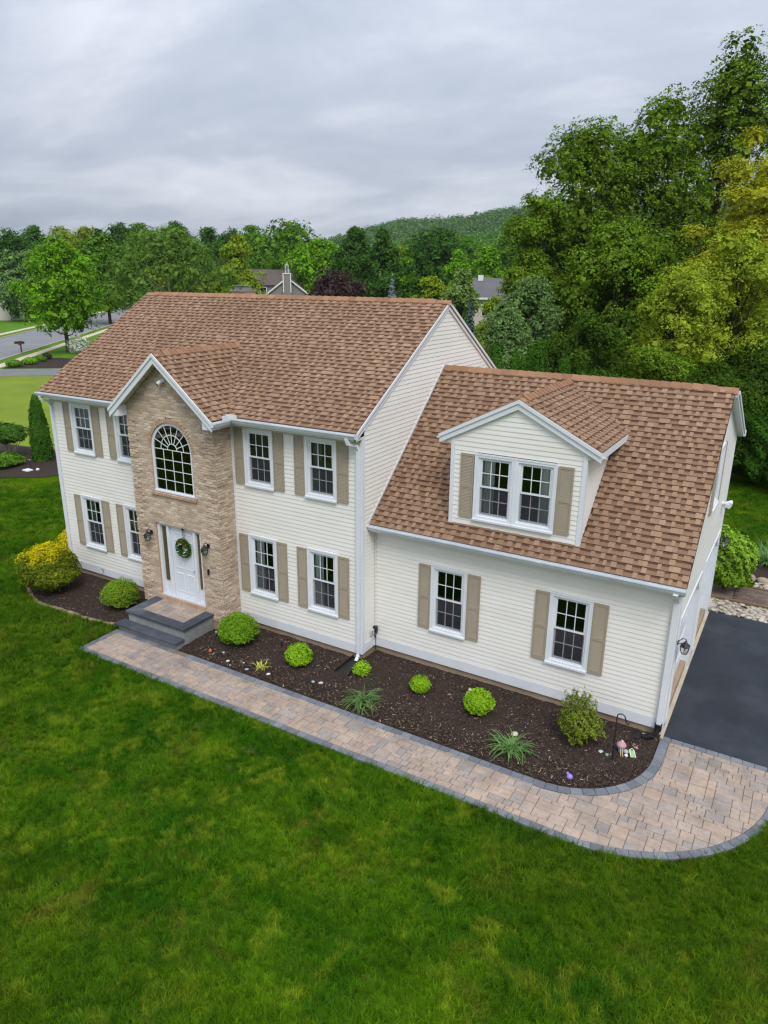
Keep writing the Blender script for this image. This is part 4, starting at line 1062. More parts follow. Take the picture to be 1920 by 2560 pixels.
m = MB(); m.box(XG - .2, XG + .05, GY0 - .01, 7.36, -.5, -.185); m.build('garage_sill', M['slab'], house)

# chimney behind the ridge
m = MB(); m.box(-8.72, -8.15, 5.75, 6.3, 6.4, 8.12); ch_ = m.build('chimney', M['brick2'], house)
m = MB(); m.box(-8.74, -8.13, 5.71, 6.34, 8.12, 8.17); m.build('crown', M['stucco'], ch_)
for x in (-8.60, -8.27):
    m = MB(); m.box(x - .11, x + .11, 5.9, 6.15, 8.17, 8.27); m.box(x - .14, x + .14, 5.86, 6.19, 8.30, 8.32); 
    for dx in (-.1, .1): m.box(x + dx - .008, x + dx + .008, 5.9, 5.92, 8.27, 8.30); m.box(x + dx - .008, x + dx + .008, 6.13, 6.15, 8.27, 8.30)
    m.build('flue_cap', M['stucco'], ch_)

# ================================================================== GROUND, WALK, BEDS
ZG = -0.25
lawn = MB().quad((-3000, -3000, ZG), (3000, -3000, ZG), (3000, 3000, ZG), (-3000, 3000, ZG)).build('lawn', M['lawn'])
tag(lawn, 'short green lawn around the house', 'lawn', kind='structure')

WX0, WY0, WY1 = -6.37, -3.15, -1.9
IC, IR = (5.05, -0.2), 1.72
OC, OR_ = (5.85, -0.02), 3.13
BW = .155
outer = [(WX0, WY0)] + [(WX0 + (OC[0] - WX0) * k / 60, WY0) for k in range(1, 60)]
a_end = math.asin((.70 - OC[1]) / OR_)
outer += [(OC[0] + OR_ * math.cos(t), OC[1] + OR_ * math.sin(t)) for t in np.linspace(-math.pi / 2, a_end, 46)]
inner = [(-4.2 + (IC[0] + 4.2) * k / 45, WY1 - .02 * k / 45) for k in range(46)]
inner += [(IC[0] + IR * math.cos(t), IC[1] + IR * math.sin(t)) for t in np.linspace(-math.pi / 2, 0, 24)[1:]] + [(6.77, .1), (6.77, .4), (6.77, .7)]
poly_w = outer + [(6.77, .7)] + inner[::-1][1:] + [(WX0, WY1)]
ZW = -.2
walk = MB().poly([(x, y, ZW - .018) for x, y in poly_w]).build('walkway', M['sand'])
tag(walk, 'tan paver walkway with grey border curving from the steps to the driveway', 'walkway', kind='structure')

def clip(poly, px_, py_, nx, ny):
    o = []
    for i in range(len(poly)):
        a, b = poly[i], poly[(i + 1) % len(poly)]
        da, db = (a[0] - px_) * nx + (a[1] - py_) * ny, (b[0] - px_) * nx + (b[1] - py_) * ny
        if da >= 0: o.append(a)
        if da * db < 0:
            t = da / (da - db); o.append((a[0] + (b[0] - a[0]) * t, a[1] + (b[1] - a[1]) * t))
    return o
def area(p): return abs(sum(p[i][0] * p[(i + 1) % len(p)][1] - p[(i + 1) % len(p)][0] * p[i][1] for i in range(len(p)))) / 2
def shrink(p, d):
    cx, cy = sum(q[0] for q in p) / len(p), sum(q[1] for q in p) / len(p)
    o = []
    for x, y in p:
        l_ = math.hypot(x - cx, y - cy); k = max(0, 1 - d * 1.4 / max(l_, .03)); o.append((cx + (x - cx) * k, cy + (y - cy) * k))
    return o
def paver_geo(p, zt, dep=.045, g=.004):
    b = shrink(p, g); t = shrink(p, g + .007); n_ = len(p)
    vs = [(x, y, zt - dep) for x, y in b] + [(x, y, zt - .006) for x, y in b] + [(x, y, zt) for x, y in t]
    fs = [tuple(range(2 * n_, 3 * n_))]
    for i in range(n_):
        j = (i + 1) % n_
        fs += [(i, j, n_ + j, n_ + i), (n_ + i, n_ + j, 2 * n_ + j, 2 * n_ + i)]
    return vs, fs
cell = .0745
gx, gy = int((9.05 - WX0) / cell) + 1, int((.58 - WY0) / cell) + 1
occ = np.zeros((gx, gy), bool)
sizes = [(4, 4)] * 4 + [(4, 3)] * 3 + [(3, 4)] * 3 + [(2, 3)] * 2 + [(4, 2)] * 2 + [(2, 4)] * 2 + [(5, 4), (3, 3), (3, 3), (6, 3), (2, 2)]
pav = []
for i in range(gx):
    for j in range(gy):
        if occ[i, j]: continue
        for _ in range(30):
            w_, h_ = random.choice(sizes)
            if i + w_ <= gx and j + h_ <= gy and not occ[i:i + w_, j:j + h_].any(): break
        else:
            w_ = h_ = 1
            while h_ < 4 and j + h_ < gy and not occ[i, j + h_]: h_ += 1
            while w_ < 3 and i + w_ < gx and not occ[i + w_, j:j + h_].any(): w_ += 1
        occ[i:i + w_, j:j + h_] = True
        x0, y0 = WX0 + i * cell, WY0 + j * cell
        p = [(x0, y0), (x0 + w_ * cell, y0), (x0 + w_ * cell, y0 + h_ * cell), (x0, y0 + h_ * cell)]
        cx, cy = x0 + w_ * cell / 2, y0 + h_ * cell / 2
        p = clip(p, WX0 + BW, 0, 1, 0)
        p = clip(p, 0, .545, 0, -1) if p else p
        if not p: continue
        if cx < OC[0]: p = clip(p, 0, WY0 + BW, 0, 1)
        else:
            dx, dy = cx - OC[0], cy - OC[1]; l_ = math.hypot(dx, dy) or 1; dx /= l_; dy /= l_
            p = clip(p, OC[0] + dx * (OR_ - BW), OC[1] + dy * (OR_ - BW), -dx, -dy)
        if not p: continue
        if cx < IC[0]: p = clip(p, 0, WY1 - BW - .01, 0, -1)
        elif cy < IC[1]:
            dx, dy = cx - IC[0], cy - IC[1]; l_ = math.hypot(dx, dy) or 1; dx /= l_; dy /= l_
            p = clip(p, IC[0] + dx * (IR + .185), IC[1] + dy * (IR + .185), dx, dy)
        else: p = clip(p, 6.77 + .185, 0, 1, 0)
        if len(p) >= 3 and area(p) > .0016:
            pav.append(p)
pav.sort(key=lambda p: (Vector((p[0][0], p[0][1], ZW)) - CAMP).length)
jp = MB()
for k, p in enumerate(pav):
    zt = ZW + random.uniform(-.0025, .0025)
    vs, fs = paver_geo(p, zt)
    if k < 300: MB().add(vs, fs).build('paver', M['paver'], walk)
    else: jp.add(vs, fs)
if jp.v: tag(jp.build('pavers', M['paver'], walk), kind='stuff')
def border_run(pts, width, side, step=.205):
    """lay border pavers along a polyline; side=+1 puts them to the left of the direction"""
    P = [Vector((x, y)) for x, y in pts]
    L_ = [0]
    for a, b in zip(P[:-1], P[1:]): L_.append(L_[-1] + (b - a).length)
    def at(s):
        s = max(0, min(L_[-1], s))
        for i in range(len(P) - 1):
            if s <= L_[i + 1] + 1e-9:
                t = (s - L_[i]) / max(1e-9, L_[i + 1] - L_[i]); d = (P[i + 1] - P[i]).normalized(); return P[i] + (P[i + 1] - P[i]) * t, d
    n_ = max(1, round(L_[-1] / step)); st = L_[-1] / n_
    for k in range(n_):
        (a, da), (b, db) = at(k * st), at((k + 1) * st)
        (am, dm) = at((k + .5) * st)
        na, nb_ = Vector((-da.y, da.x)) * side * width, Vector((-db.y, db.x)) * side * width
        p = [tuple(a), tuple(b), tuple(b + nb_), tuple(a + na)]
        if side < 0: p = p[::-1]
        vs, fs = paver_geo(p, ZW + .002 + random.uniform(-.002, .002), .05, .003)
        MB().add(vs, fs).build('border_paver', M['border'], walk)
border_run(outer, BW - .004, 1)
border_run(inner[2:], .18, -1, .215)
border_run([(WX0, WY1 - .02), (WX0, WY0 + BW)], BW - .006, 1)
border_run([(8.92, .55), (6.98, .55)], .145, -1)
border_run([(-6.2, WY1 - .005), (-4.22, WY1 - .005)], .15, -1)

drive = MB().add([(6.815, .705, -.2), (40, .705, -.2), (40, 7.45, -.2), (6.815, 7.45, -.2), (6.815, .705, -.3), (40, .705, -.3), (40, 7.45, -.3), (6.815, 7.45, -.3)], [(0, 1, 2, 3), (0, 4, 5, 1), (2, 1, 5, 6), (3, 2, 6, 7), (0, 3, 7, 4)]).build('driveway', M['asphalt'])
tag(drive, 'black asphalt driveway beside the garage', 'driveway', kind='structure')

# mulch beds
def bed(name, xs, front, back, nt_, label, crown=.05):
    V = []; F = []; nx = len(xs)
    for i, x in enumerate(xs):
        a, b = front(x), back(x)
        for j in range(nt_ + 1):
            t = j / nt_; y = a + (b - a) * t
            z = -.215 + crown * min(1, t * 3) + .012 * math.sin(x * 5.1 + y * 7.3) * math.sin(y * 9.1 - x * 3.3) + random.uniform(-.014, .014) * (1 if 0 < j else .2)
            V.append((x, y, z))
    for i in range(nx - 1):
        for j in range(nt_):
            k = i * (nt_ + 1) + j; F.append((k, k + nt_ + 1, k + nt_ + 2, k + 1))
    o = new_obj(name, np_mesh(name, V, F, M['mulch'], True))
    tag(o, label, 'garden bed', kind='structure'); return o
def bf(x):
    if x < IC[0]: return WY1 - .02 * max(0, (x + 4.2)) / 9.25 + .004
    t = IR * IR - (x - IC[0]) ** 2
    return IC[1] - math.sqrt(max(t, 0)) + .004
def bb(x): return -.6 if x < P1 + .02 else (.06 if x < 0 else GY0 + .06)
bed('mulch_bed', list(np.linspace(-4.2, 6.765, 210)), bf, bb, 44, 'dark mulch bed between the walkway and the house')
LB = [(-11.5, -.6), (-11.2, -1.2), (-10.6, -1.68), (-10.13, -1.86), (-9.76, -2.03), (-9.22, -2.06), (-8.51, -1.98), (-7.83, -1.98), (-7.25, -1.95), (-6.75, -1.82), (-6.2, -1.7)]
def lbf(x): return float(np.interp(x, [p[0] for p in LB], [p[1] for p in LB]))
lb_ = bed('mulch_bed', list(np.linspace(-11.5, -6.2, 100)), lambda x: lbf(x) + .1, lambda x: .06 if x > XL else .9, 40, 'dark mulch bed left of the entrance steps under the golden shrub')
for i in range(24):
    x0, x1 = -11.4 + i * .215, -11.4 + (i + 1) * .215
    y0, y1 = lbf(x0), lbf(x1)
    vs, fs = paver_geo([(x0, y0 + .01), (x1, y1 + .01), (x1, y1 + .13), (x0, y0 + .13)], -.205 + random.uniform(-.012, .012), .06, .006)
    MB().add(vs, fs).build('edging_stone', M['edging'], lb_)

def chips(name, n_, xr, yr, inside, zf, smin, smax, mat, label):
    x = rng.uniform(xr[0], xr[1], n_); y = rng.uniform(yr[0], yr[1], n_)
    k = np.array([inside(a, b) for a, b in zip(x, y)]); x, y = x[k], y[k]; n_ = len(x)
    a = rng.uniform(0, math.pi, n_); ln = rng.uniform(smin, smax, n_); wd = ln * rng.uniform(.16, .4, n_)
    tl = rng.normal(0, .35, n_); z = zf + rng.uniform(.0, .022, n_)
    c, s = np.cos(a), np.sin(a)
    V = np.zeros((n_, 4, 3), np.float32)
    for q, (u, v) in enumerate(((-1, -1), (1, -.6), (.9, 1), (-.9, .7))):
        V[:, q, 0] = x + (u * ln * c - v * wd * s) / 2; V[:, q, 1] = y + (u * ln * s + v * wd * c) / 2
        V[:, q, 2] = z + u * ln / 2 * np.sin(tl) + v * wd * .12
    o = new_obj(name, np_mesh(name, V.reshape(-1, 3), np.arange(n_ * 4).reshape(-1, 4), mat))
    tag(o, label, 'mulch', kind='stuff'); return o
chips('mulch_chips', 38000, (-4.1, 6.75), (-1.95, .6), lambda x, y: bf(x) + .01 < y < bb(x) - .08, -.178, .014, .07, M['chip'], 'shredded bark chips scattered over the bed along the walkway')
chips('mulch_chips', 7000, (-11, -6.2), (-2, .05), lambda x, y: lbf(x) + .14 < y < -.02, -.175, .012, .055, M['chip'], 'shredded bark chips under the golden shrub')

# ------------------------------------------------------------------ entrance steps
st = empty('entrance_steps', (-5.2, -1.3, -.25), 'two bluestone capped entrance steps with a tan paver landing below the front door', 'steps')
PX0, PX1, PYF = -6.235, -4.130, -1.715
MB().box(PX0 + .05, PX1 - .05, PYF + .05, BY - .002, -.4, .225).build('landing_base', M['stucco'], st)
MB().box(-6.33, -4.225, -1.89, PYF + .049, -.4, -.055).build('step_base', M['stucco'], st)
def cap_stone(p, z0, z1):
    vs, fs = paver_geo(p, z1, z1 - z0, .0015); MB().add(vs, fs).build('cap_stone', M['blue'], st)
CB = .3
nfr = 4
for k in range(nfr):
    x0, x1 = PX0 + (PX1 - PX0) * k / nfr, PX0 + (PX1 - PX0) * (k + 1) / nfr
    q = [(x0, PYF), (x1, PYF), (x1, PYF + CB), (x0, PYF + CB)]
    if k == 0: q[3] = (PX0 + CB, PYF + CB)
    if k == nfr - 1: q[2] = (PX1 - CB, PYF + CB)
    cap_stone(q, .226, .282)
for x0, x1, s in ((PX0, PX0 + CB, 0), (PX1 - CB, PX1, 1)):
    ym = (PYF + CB + BY) / 2
    lo = [(x0, PYF + (0 if s == 0 else CB)), (x1, PYF + (CB if s == 0 else 0)), (x1, ym), (x0, ym)]
    cap_stone(lo, .226, .282); cap_stone([(x0, ym), (x1, ym), (x1, BY - .003), (x0, BY - .003)], .226, .282)
for k in range(4):
    x0, x1 = -6.37 + (2.195) * k / 4, -6.37 + 2.195 * (k + 1) / 4
    cap_stone([(x0, -1.985), (x1, -1.985), (x1, PYF + .049), (x0, PYF + .049)], -.054, .002)
MB().box(PX0 + CB, PX1 - CB, PYF + CB, BY - .004, .2255, .262).build('landing_bed', M['sand'], st)
fx0, fx1, fy0, fy1 = PX0 + CB, PX1 - CB, PYF + CB, BY - .004
y = fy0
for r_h in (.2, .27, .16, .14):
    y1 = min(fy1, y + r_h); x = fx0
    while x < fx1 - .01:
        x1 = min(fx1, x + random.choice((.2, .28, .34)))
        if fx1 - x1 < .1: x1 = fx1
        vs, fs = paver_geo([(x, y), (x1, y), (x1, y1), (x, y1)], .280 + random.uniform(-.002, .001), .03); MB().add(vs, fs).build('paver', M['paver'], st)
        x = x1
    y = y1

# ------------------------------------------------------------------ fixtures on the house
def lantern(pos, rz, label, s=1.0):
    o = empty('wall_lantern', pos, label, 'lantern', 'wall lanterns')
    def P(m, n_, mat, par=None):
        q = m.build(n_, mat, None, pos, rz); set_parent(q, par or o); return q
    m = MB(); m.tube([(0, .0, -.0), (0, -.018, 0)], [.055, .05], 12); P(m, 'backplate', M['black'])
    m = MB(); m.tube([(0, -.01, .0), (0, -.04, .06), (0, -.09, .115), (0, -.15, .10), (0, -.165, .06)], .009, 6); m.tube([(0, -.165, .06), (0, -.145, .045), (0, -.13, .06), (0, -.14, .075)], .007, 6); m.tube([(0, -.01, -.02), (0, -.10, .0)], .008, 6); P(m, 'arm', M['black'])
    c = (0, -.145, 0)
    m = MB(); m.lathe([(.012, .06), (.03, .045), (.045, .02), (.075, .0), (.10, -.035), (.10, -.05), (.085, -.055)], c, 6); roof_ = P(m, 'lamp_roof', M['black'])
    m = MB()
    for k in range(6):
        a = math.pi * 2 * k / 6
        m.tube([(.088 * math.cos(a), -.145 + .088 * math.sin(a), -.055), (.088 * math.cos(a), -.145 + .088 * math.sin(a), -.11), (.055 * math.cos(a), -.145 + .055 * math.sin(a), -.20)], .006, 5)
    m.lathe([(.058, -.205), (.058, -.195)], c, 6); P(m, 'cage', M['black'])
    m = MB(); m.lathe([(.083, -.056), (.083, -.11), (.052, -.196)], c, 6); P(m, 'glass', M['lampglass'])
    m = MB(); m.lathe([(.012, -.17), (.02, -.15), (.02, -.1), (.008, -.06)], c, 8); P(m, 'bulb', M['trim'])
    return o
lantern((-6.16, BY - .02, 2.16), 0, 'black wall lantern on the brick left of the front door')
lantern((-4.13, BY - .02, 2.17), 0, 'black wall lantern on the brick right of the front door')
lantern((XG + .028, .86, 1.85), RAD(90), 'black wall lantern at the near garage corner over the driveway')
lantern((XG + .028, 7.22, 2.02), RAD(90), 'black wall lantern at the far end of the garage doors')

# wreath on the door
WC = Vector((-5.10, yd + .012, 1.89))
wr = empty('wreath', WC, 'green wreath with red, white and blue flowers hanging on the front door', 'wreath')
V = []; nW = 2600
a = rng.uniform(0, 2 * math.pi, nW); b = rng.uniform(0, 2 * math.pi, nW); rr = .078 * np.sqrt(rng.uniform(.3, 1.15, nW)); R0 = .175
cx = (R0 + rr * np.cos(b)) * np.cos(a); cz = (R0 + rr * np.cos(b)) * np.sin(a); cy = -.045 + rr * np.sin(b) * .75
C_ = np.stack([cx + WC.x, cy + WC.y, cz + WC.z], 1)
def leaf_quads(C_, ln, wd, up=None, jit=1.0):
    n_ = len(C_); d = rng.normal(size=(n_, 3)); d /= np.linalg.norm(d, axis=1)[:, None]
    nn = rng.normal(size=(n_, 3)) * jit
    if up is not None: nn = nn + up
    t2 = np.cross(d, nn); t2 /= (np.linalg.norm(t2, axis=1)[:, None] + 1e-9)
    ln = np.broadcast_to(np.asarray(ln, float).reshape(-1, 1) if hasattr(ln, '__len__') else np.full((n_, 1), ln), (n_, 1)); wd = np.broadcast_to(np.asarray(wd, float).reshape(-1, 1) if hasattr(wd, '__len__') else np.full((n_, 1), wd), (n_, 1))
    V = np.empty((n_, 4, 3), np.float32)
    V[:, 0] = C_ - d * ln / 2; V[:, 1] = C_ + t2 * wd / 2; V[:, 2] = C_ + d * ln / 2; V[:, 3] = C_ - t2 * wd / 2
    return V.reshape(-1, 3), np.arange(n_ * 4).reshape(-1, 4)
V, F = leaf_quads(C_, .06, .02)
set_parent(new_obj('greenery', np_mesh('greenery', V, F, LEAF['deep'])), wr)
m = MB(); m.tube([(WC.x + .17 * math.cos(t), WC.y - .04, WC.z + .17 * math.sin(t)) for t in np.linspace(0, 2 * math.pi, 25)], .035, 6, False); m.build('ring', M['bark'], wr)
fl_cols = {'red_flower': (0.42, 0.02, 0.02), 'cream_flower': (0.72, 0.62, 0.40), 'blue_flower': (0.12, 0.30, 0.36)}
for nm_, c in fl_cols.items():
    mt = mat_basic(nm_, c, .6, .2, .15, 20)
    for k in range(11):
        t = random.uniform(0, 2 * math.pi); r = R0 + random.uniform(-.06, .06); s = random.uniform(.014, .026)
        c3 = (WC.x + r * math.cos(t), WC.y - .115 + random.uniform(0, .02), WC.z + r * math.sin(t))
        m = MB(); m.lathe([(s * .35, -s * .6), (s, -s * .1), (s * .8, s * .4), (s * .3, s * .6)], c3, 7); m.build(nm_, mt, wr)
hg = empty('wreath_hanger', (WC.x, yd, 2.40), 'black scrolled metal hanger above the wreath on the door', 'hanger')
m = MB(); m.lathe([(.02, -.02), (.05, -.01), (.05, .012), (.02, .03)], (WC.x + .02, yd + .0, 2.40), 10); m.build('hook', M['black'], hg)
m = MB()
for s in (-1, 1): m.tube([(WC.x + .02, yd + .02, 2.38), (WC.x + s * .03, yd + .01, 2.32), (WC.x + s * .03, yd + .01, 2.22), (WC.x + s * .01, yd + .01, 2.17), (WC.x + s * .045, yd + .01, 2.13), (WC.x + s * .05, yd + .01, 2.16)], .006, 5)
m.build('scroll', M['black'], hg)

dbell = MB().box(-4.225, -4.175, BY - .03, BY - .004, 1.37, 1.51).build('doorbell', M['plastic_k']); tag(dbell, 'small black doorbell on the brick right of the door', 'doorbell')
m = MB(); m.lathe([(.012, -.012), (.016, 0), (.012, .012)], (-4.2, BY - .033, 1.41), 8); m.build('button', M['black'], dbell)
cam_ = empty('security_camera', (-5.235, BY, 6.2), 'white dome security camera under the brick gable peak', 'camera')
m = MB(); m.tube([(-5.235, BY - .0, 6.2), (-5.235, BY - .05, 6.2)], .05, 12); m.build('base', M['trim'], cam_)
m = MB(); m.tube([(-5.235, BY - .05, 6.2), (-5.26, BY - .09, 6.18), (-5.30, BY - .15, 6.13)], [.035, .052, .046], 12); m.build('body', M['trim'], cam_)
m = MB(); m.tube([(-5.301, BY - .151, 6.129), (-5.315, BY - .17, 6.112)], .034, 12); m.build('lens', M['plastic_k'], cam_)
fl = empty('floodlight', (XG, 6.35, 3.25), 'white floodlight with sensor on the garage side wall', 'floodlight')
m = MB(); m.tube([(XG, 6.35, 3.25), (XG + .06, 6.35, 3.25)], .05, 10); m.build('base', M['trim'], fl)
for s in (-1, 1):
    m = MB(); m.tube([(XG + .06, 6.35 + s * .02, 3.25), (XG + .12, 6.35 + s * .10, 3.26), (XG + .20, 6.35 + s * .16, 3.24)], [.02, .03, .075], 10); m.build('lamp_head', M['trim'], fl)
m = MB(); m.tube([(XG + .05, 6.35, 3.22), (XG + .11, 6.35, 3.14)], [.03, .045], 10); m.build('sensor', M['trim'], fl)
ol = empty('power_outlet', (0, .40, .42), 'grey outdoor outlet with black plugs at the inner corner', 'outlet')
MB().box(.018, .07, .33, .45, .36, .50).build('cover', M['grey_pl'], ol)
MB().box(.02, .11, .47, .55, .38, .54).build('timer', M['plastic_k'], ol)
m = MB(); m.tube([(.06, .46, .40), (.10, .43, .30), (.08, .5, .22), (.05, .52, .3)], .008, 6); m.tube([(.07, .35, .48), (.10, .31, .44), (.08, .33, .38)], .008, 6); m.tube([(.06, .55, .38), (.045, .56, .1), (.05, .56, -.2)], .007, 6); m.build('cable', M['plastic_k'], ol)
sp = empty('spigot', (-9.17, 0, .17), 'blue handled hose spigot on the left skirt board', 'spigot')
m = MB(); m.tube([(-9.17, 0, .17), (-9.17, -.09, .17), (-9.17, -.12, .12)], .014, 8); m.build('pipe', M['grey_pl'], sp)
m = MB(); m.lathe([(.03, 0), (.03, .012)], (-9.17, -.075, .20), 8); m.build('handle', mat_basic('blue_handle', (.05, .2, .3), .4), sp)

# splash block and black drain elbow
sb = empty('splash_block', (-.08, -.35, -.2), 'black plastic splash block under the inner downspout', 'splash block')
m = MB()
ya, yb = -.05, -.78
m.add([(-.2, ya, -.10), (.05, ya, -.10), (.1, yb, -.165), (-.27, yb, -.165), (-.2, ya, -.17), (.05, ya, -.17), (.1, yb, -.21), (-.27, yb, -.21)], [(0, 1, 2, 3), (3, 2, 6, 7), (0, 3, 7, 4), (1, 5, 6, 2)])
m.build('tray', M['plastic_k'], sb)
for x0, x1, x2, x3 in ((-.215, -.2, -.27, -.285), (.05, .065, .115, .1)):
    m = MB(); m.add([(x0, ya, -.04), (x1, ya, -.04), (x2 if x0 < 0 else x2, yb, -.12), (x3, yb, -.12), (x0, ya, -.19), (x1, ya, -.19), (x2, yb, -.21), (x3, yb, -.21)], [(0, 1, 2, 3), (0, 3, 7, 4), (1, 5, 6, 2), (3, 2, 6, 7)]); m.build('rim', M['plastic_k'], sb)
de = empty('drain_pipe', (XG - .06, .5, -.2), 'black corrugated drain elbow leading from the corner downspout into the mulch', 'drain pipe')
MB().box(XG - .12, XG + .01, .45, .60, .02, .15).build('adapter', M['plastic_k'], de)
ctrl = [Vector((XG - .06, .50, .06)), Vector((XG - .07, .46, -.02)), Vector((XG - .12, .41, -.08)), Vector((XG - .22, .37, -.12)), Vector((XG - .33, .35, -.135))]
pts = []; rad = []
for i in range(len(ctrl) - 1):
    for k in range(8): pts.append(ctrl[i].lerp(ctrl[i + 1], k / 8)); rad.append(.058 if (k % 2) else .048)
m = MB(); m.tube(pts, rad, 10); m.build('corrugated_hose', M['plastic_k'], de)
MB().add([(XG - .33, .26, -.13), (XG - .33, .46, -.11), (XG - .5, .5, -.13), (XG - .5, .22, -.15), (XG - .33, .26, -.2), (XG - .33, .46, -.2), (XG - .5, .5, -.2), (XG - .5, .22, -.2)], [(0, 1, 2, 3), (0, 3, 7, 4), (1, 5, 6, 2), (3, 2, 6, 7)]).build('outlet_flare', M['plastic_k'], de)

# shepherd hook
sh = MB(); hx, hy = 6.11, -.66
arc = [(hx + .07 + .075 * math.cos(t), hy, .80 + .075 * math.sin(t)) for t in np.linspace(math.pi, .15, 9)]
sh.tube([(hx, hy, -.2), (hx, hy, .5)] + arc + [(hx + .165, hy, .735), (hx + .185, hy, .70), (hx + .21, hy, .70), (hx + .222, hy, .735)], .012, 6)
tag(sh.build('shepherd_hook', M['black']), 'thin black shepherd hook standing in the mulch by the toy village', 'plant hook')

# ornaments in the bed
def pebble(x, y, s, col, label, z=-.165, name='pebble', flat=.6):
    mt = mat_basic('stone_' + label.split()[0], col, .7, .3, .15, 20)
    m = MB(); m.lathe([(s * .4, -s * flat * .5), (s * .95, -s * flat * .2), (s, s * flat * .1), (s * .75, s * flat * .4), (s * .3, s * flat * .55)], (0, 0, 0), 9)
    o = m.build(name, mt, None, (x, y, z), random.uniform(0, 3), True); o.scale = (1, random.uniform(.7, .95), 1)
    tag(o, label, 'stone', 'painted stones and pebbles in the mulch')
pebble(-2.73, -1.70, .05, (.62, .60, .57), 'white stone nearest the steps in the mulch')
pebble(-2.35, -1.57, .03, (.55, .55, .52), 'small pale stone between the white stone and the yellow plant')
pebble(-2.09, -1.76, .05, (.30, .36, .42), 'blue grey stone beside the pale yellow plant')
pebble(-1.52, -1.66, .055, (.66, .64, .60), 'white oval stone below the lime boxwood')
pebble(-.44, -1.39, .05, (.28, .42, .42), 'teal painted stone beside the pink stone')
pebble(-.26, -1.34, .06, (.62, .45, .38), 'pink tan stone right of the teal stone')
pebble(-2.55, -1.92 + .1, .03, (.50, .50, .50), 'tiny grey stone at the walkway border')
pebble(5.86, -.52, .055, (.50, .56, .54), 'pale painted stone left of the shepherd hook')
pebble(5.99, -.56, .05, (.24, .38, .34), 'green painted stone beside the shepherd hook')
pebble(2.78, .16, .07, (.58, .50, .40), 'tan stone behind the round lime shrub', flat=.9)
pebble(3.05, .22, .03, (.60, .56, .50), 'small white stone right of the tan stone')
pebble(4.21, -.87, .085, (.60, .50, .40), 'tan stone above the right daylily clump', flat=.8)
pebble(1.11, -1.57, .055, (.36, .40, .42), 'grey oval stone in front of the left daylily clump')
pebble(6.45, .50, .05, (.30, .36, .26), 'mossy stone by the drain elbow')
pebble(-3.10, -1.45, .04, (.5, .5, .5), 'grey stone near the step side')
m = MB(); m.lathe([(.02, -.02), (.045, 0), (.03, .05), (.005, .07)], (0, 0, 0), 8); tag(m.build('ornament', mat_basic('orange_pl', (.65, .12, .02), .5), None, (-3.42, -1.57, -.165)), 'small orange ornament in the mulch by the steps', 'ornament')
m = MB(); m.lathe([(.03, -.02), (.06, 0), (.05, .03), (.02, .06)], (0, 0, 0), 8); m.lathe([(.02, 0), (.03, .02), (.01, .05)], (-.05, .03, .02), 7); tag(m.build('ornament', mat_basic('violet_pl', (.30, .22, .62), .5), None, (5.56, -1.58, -.165)), 'violet ornament at the walkway end of the bed', 'ornament')
def stake(x, y, label, col, h_=.17):
    o = empty('garden_light', (x, y, -.18), label, 'garden light', 'stake lights in the beds')
    m = MB(); m.tube([(x, y, -.2), (x, y, -.18 + h_)], .012, 6); m.build('stake', M['black'], o)
    m = MB(); m.lathe([(.02, 0), (.035, .02), (.035, .06), (.01, .075)], (x, y, -.18 + h_), 8); m.build('cap', mat_basic('stake_cap', col, .4), o)
stake(-3.72, -1.02, 'small grey stake light left of the large boxwood', (.25, .32, .32))
stake(-2.05, -.5, 'small dark stake light behind the boxwoods', (.06, .07, .09))
# toy village
PK, WH, BLU, GRN, YEL = [mat_basic(n_, c, .5, .4, .05) for n_, c in (('toy_pink', (.52, .27, .32)), ('toy_white', (.75, .75, .72)), ('toy_blue', (.16, .22, .42)), ('toy_green', (.25, .48, .14)), ('toy_yellow', (.72, .60, .30)))]
mh = empty('toy_mushroom_house', (6.19, -.31, -.17), 'toy mushroom house with pink cap among the garden ornaments', 'toy')
m = MB(); m.lathe([(.055, 0), (.06, .06), (.05, .12), (.045, .14)], (6.19, -.31, -.17), 10); m.build('stem', BLU, mh)
m = MB(); m.lathe([(.05, .13), (.095, .14), (.09, .17), (.06, .205), (.02, .225)], (6.19, -.31, -.17), 12); m.build('cap', PK, mh)
m = MB(); m.lathe([(.012, .22), (.022, .235), (.012, .255)], (6.20, -.31, -.17), 8); m.build('knob', WH, mh)
ld = empty('toy_ladder', (6.24, -.42, -.17), 'tiny cream ladder leaning on the toy mushroom house', 'toy')
for dx in (-.022, .022): MB().tube([(6.25 + dx, -.47, -.18), (6.20 + dx, -.37, -.03)], .005, 5).build('rail', YEL, ld)
for k in range(5):
    t = .12 + k * .19; MB().tube([(6.228 - .05 * t + 0, -.47 + .1 * t, -.18 + .15 * t), (6.272 - .05 * t, -.47 + .1 * t, -.18 + .15 * t)], .004, 5).build('rung', YEL, ld)
sl_ = empty('toy_slide', (6.40, -.36, -.17), 'green and white toy slide lying in the mulch', 'toy')
MB().add([(6.34, -.28, -.10), (6.42, -.25, -.10), (6.49, -.38, -.165), (6.41, -.41, -.165), (6.34, -.28, -.115), (6.42, -.25, -.115), (6.49, -.38, -.18), (6.41, -.41, -.18)], [(0, 1, 2, 3), (0, 3, 7, 4), (1, 5, 6, 2), (3, 2, 6, 7)]).build('slide_bed', GRN, sl_)
MB().tube([(6.41, -.41, -.158), (6.34, -.28, -.095), (6.38, -.22, -.085), (6.42, -.25, -.095), (6.49, -.38, -.158)], .009, 5).build('slide_rim', WH, sl_)
fm = empty('toy_flamingo', (6.42, -.13, -.17), 'tiny pink flamingo figure right of the mushroom house', 'toy')
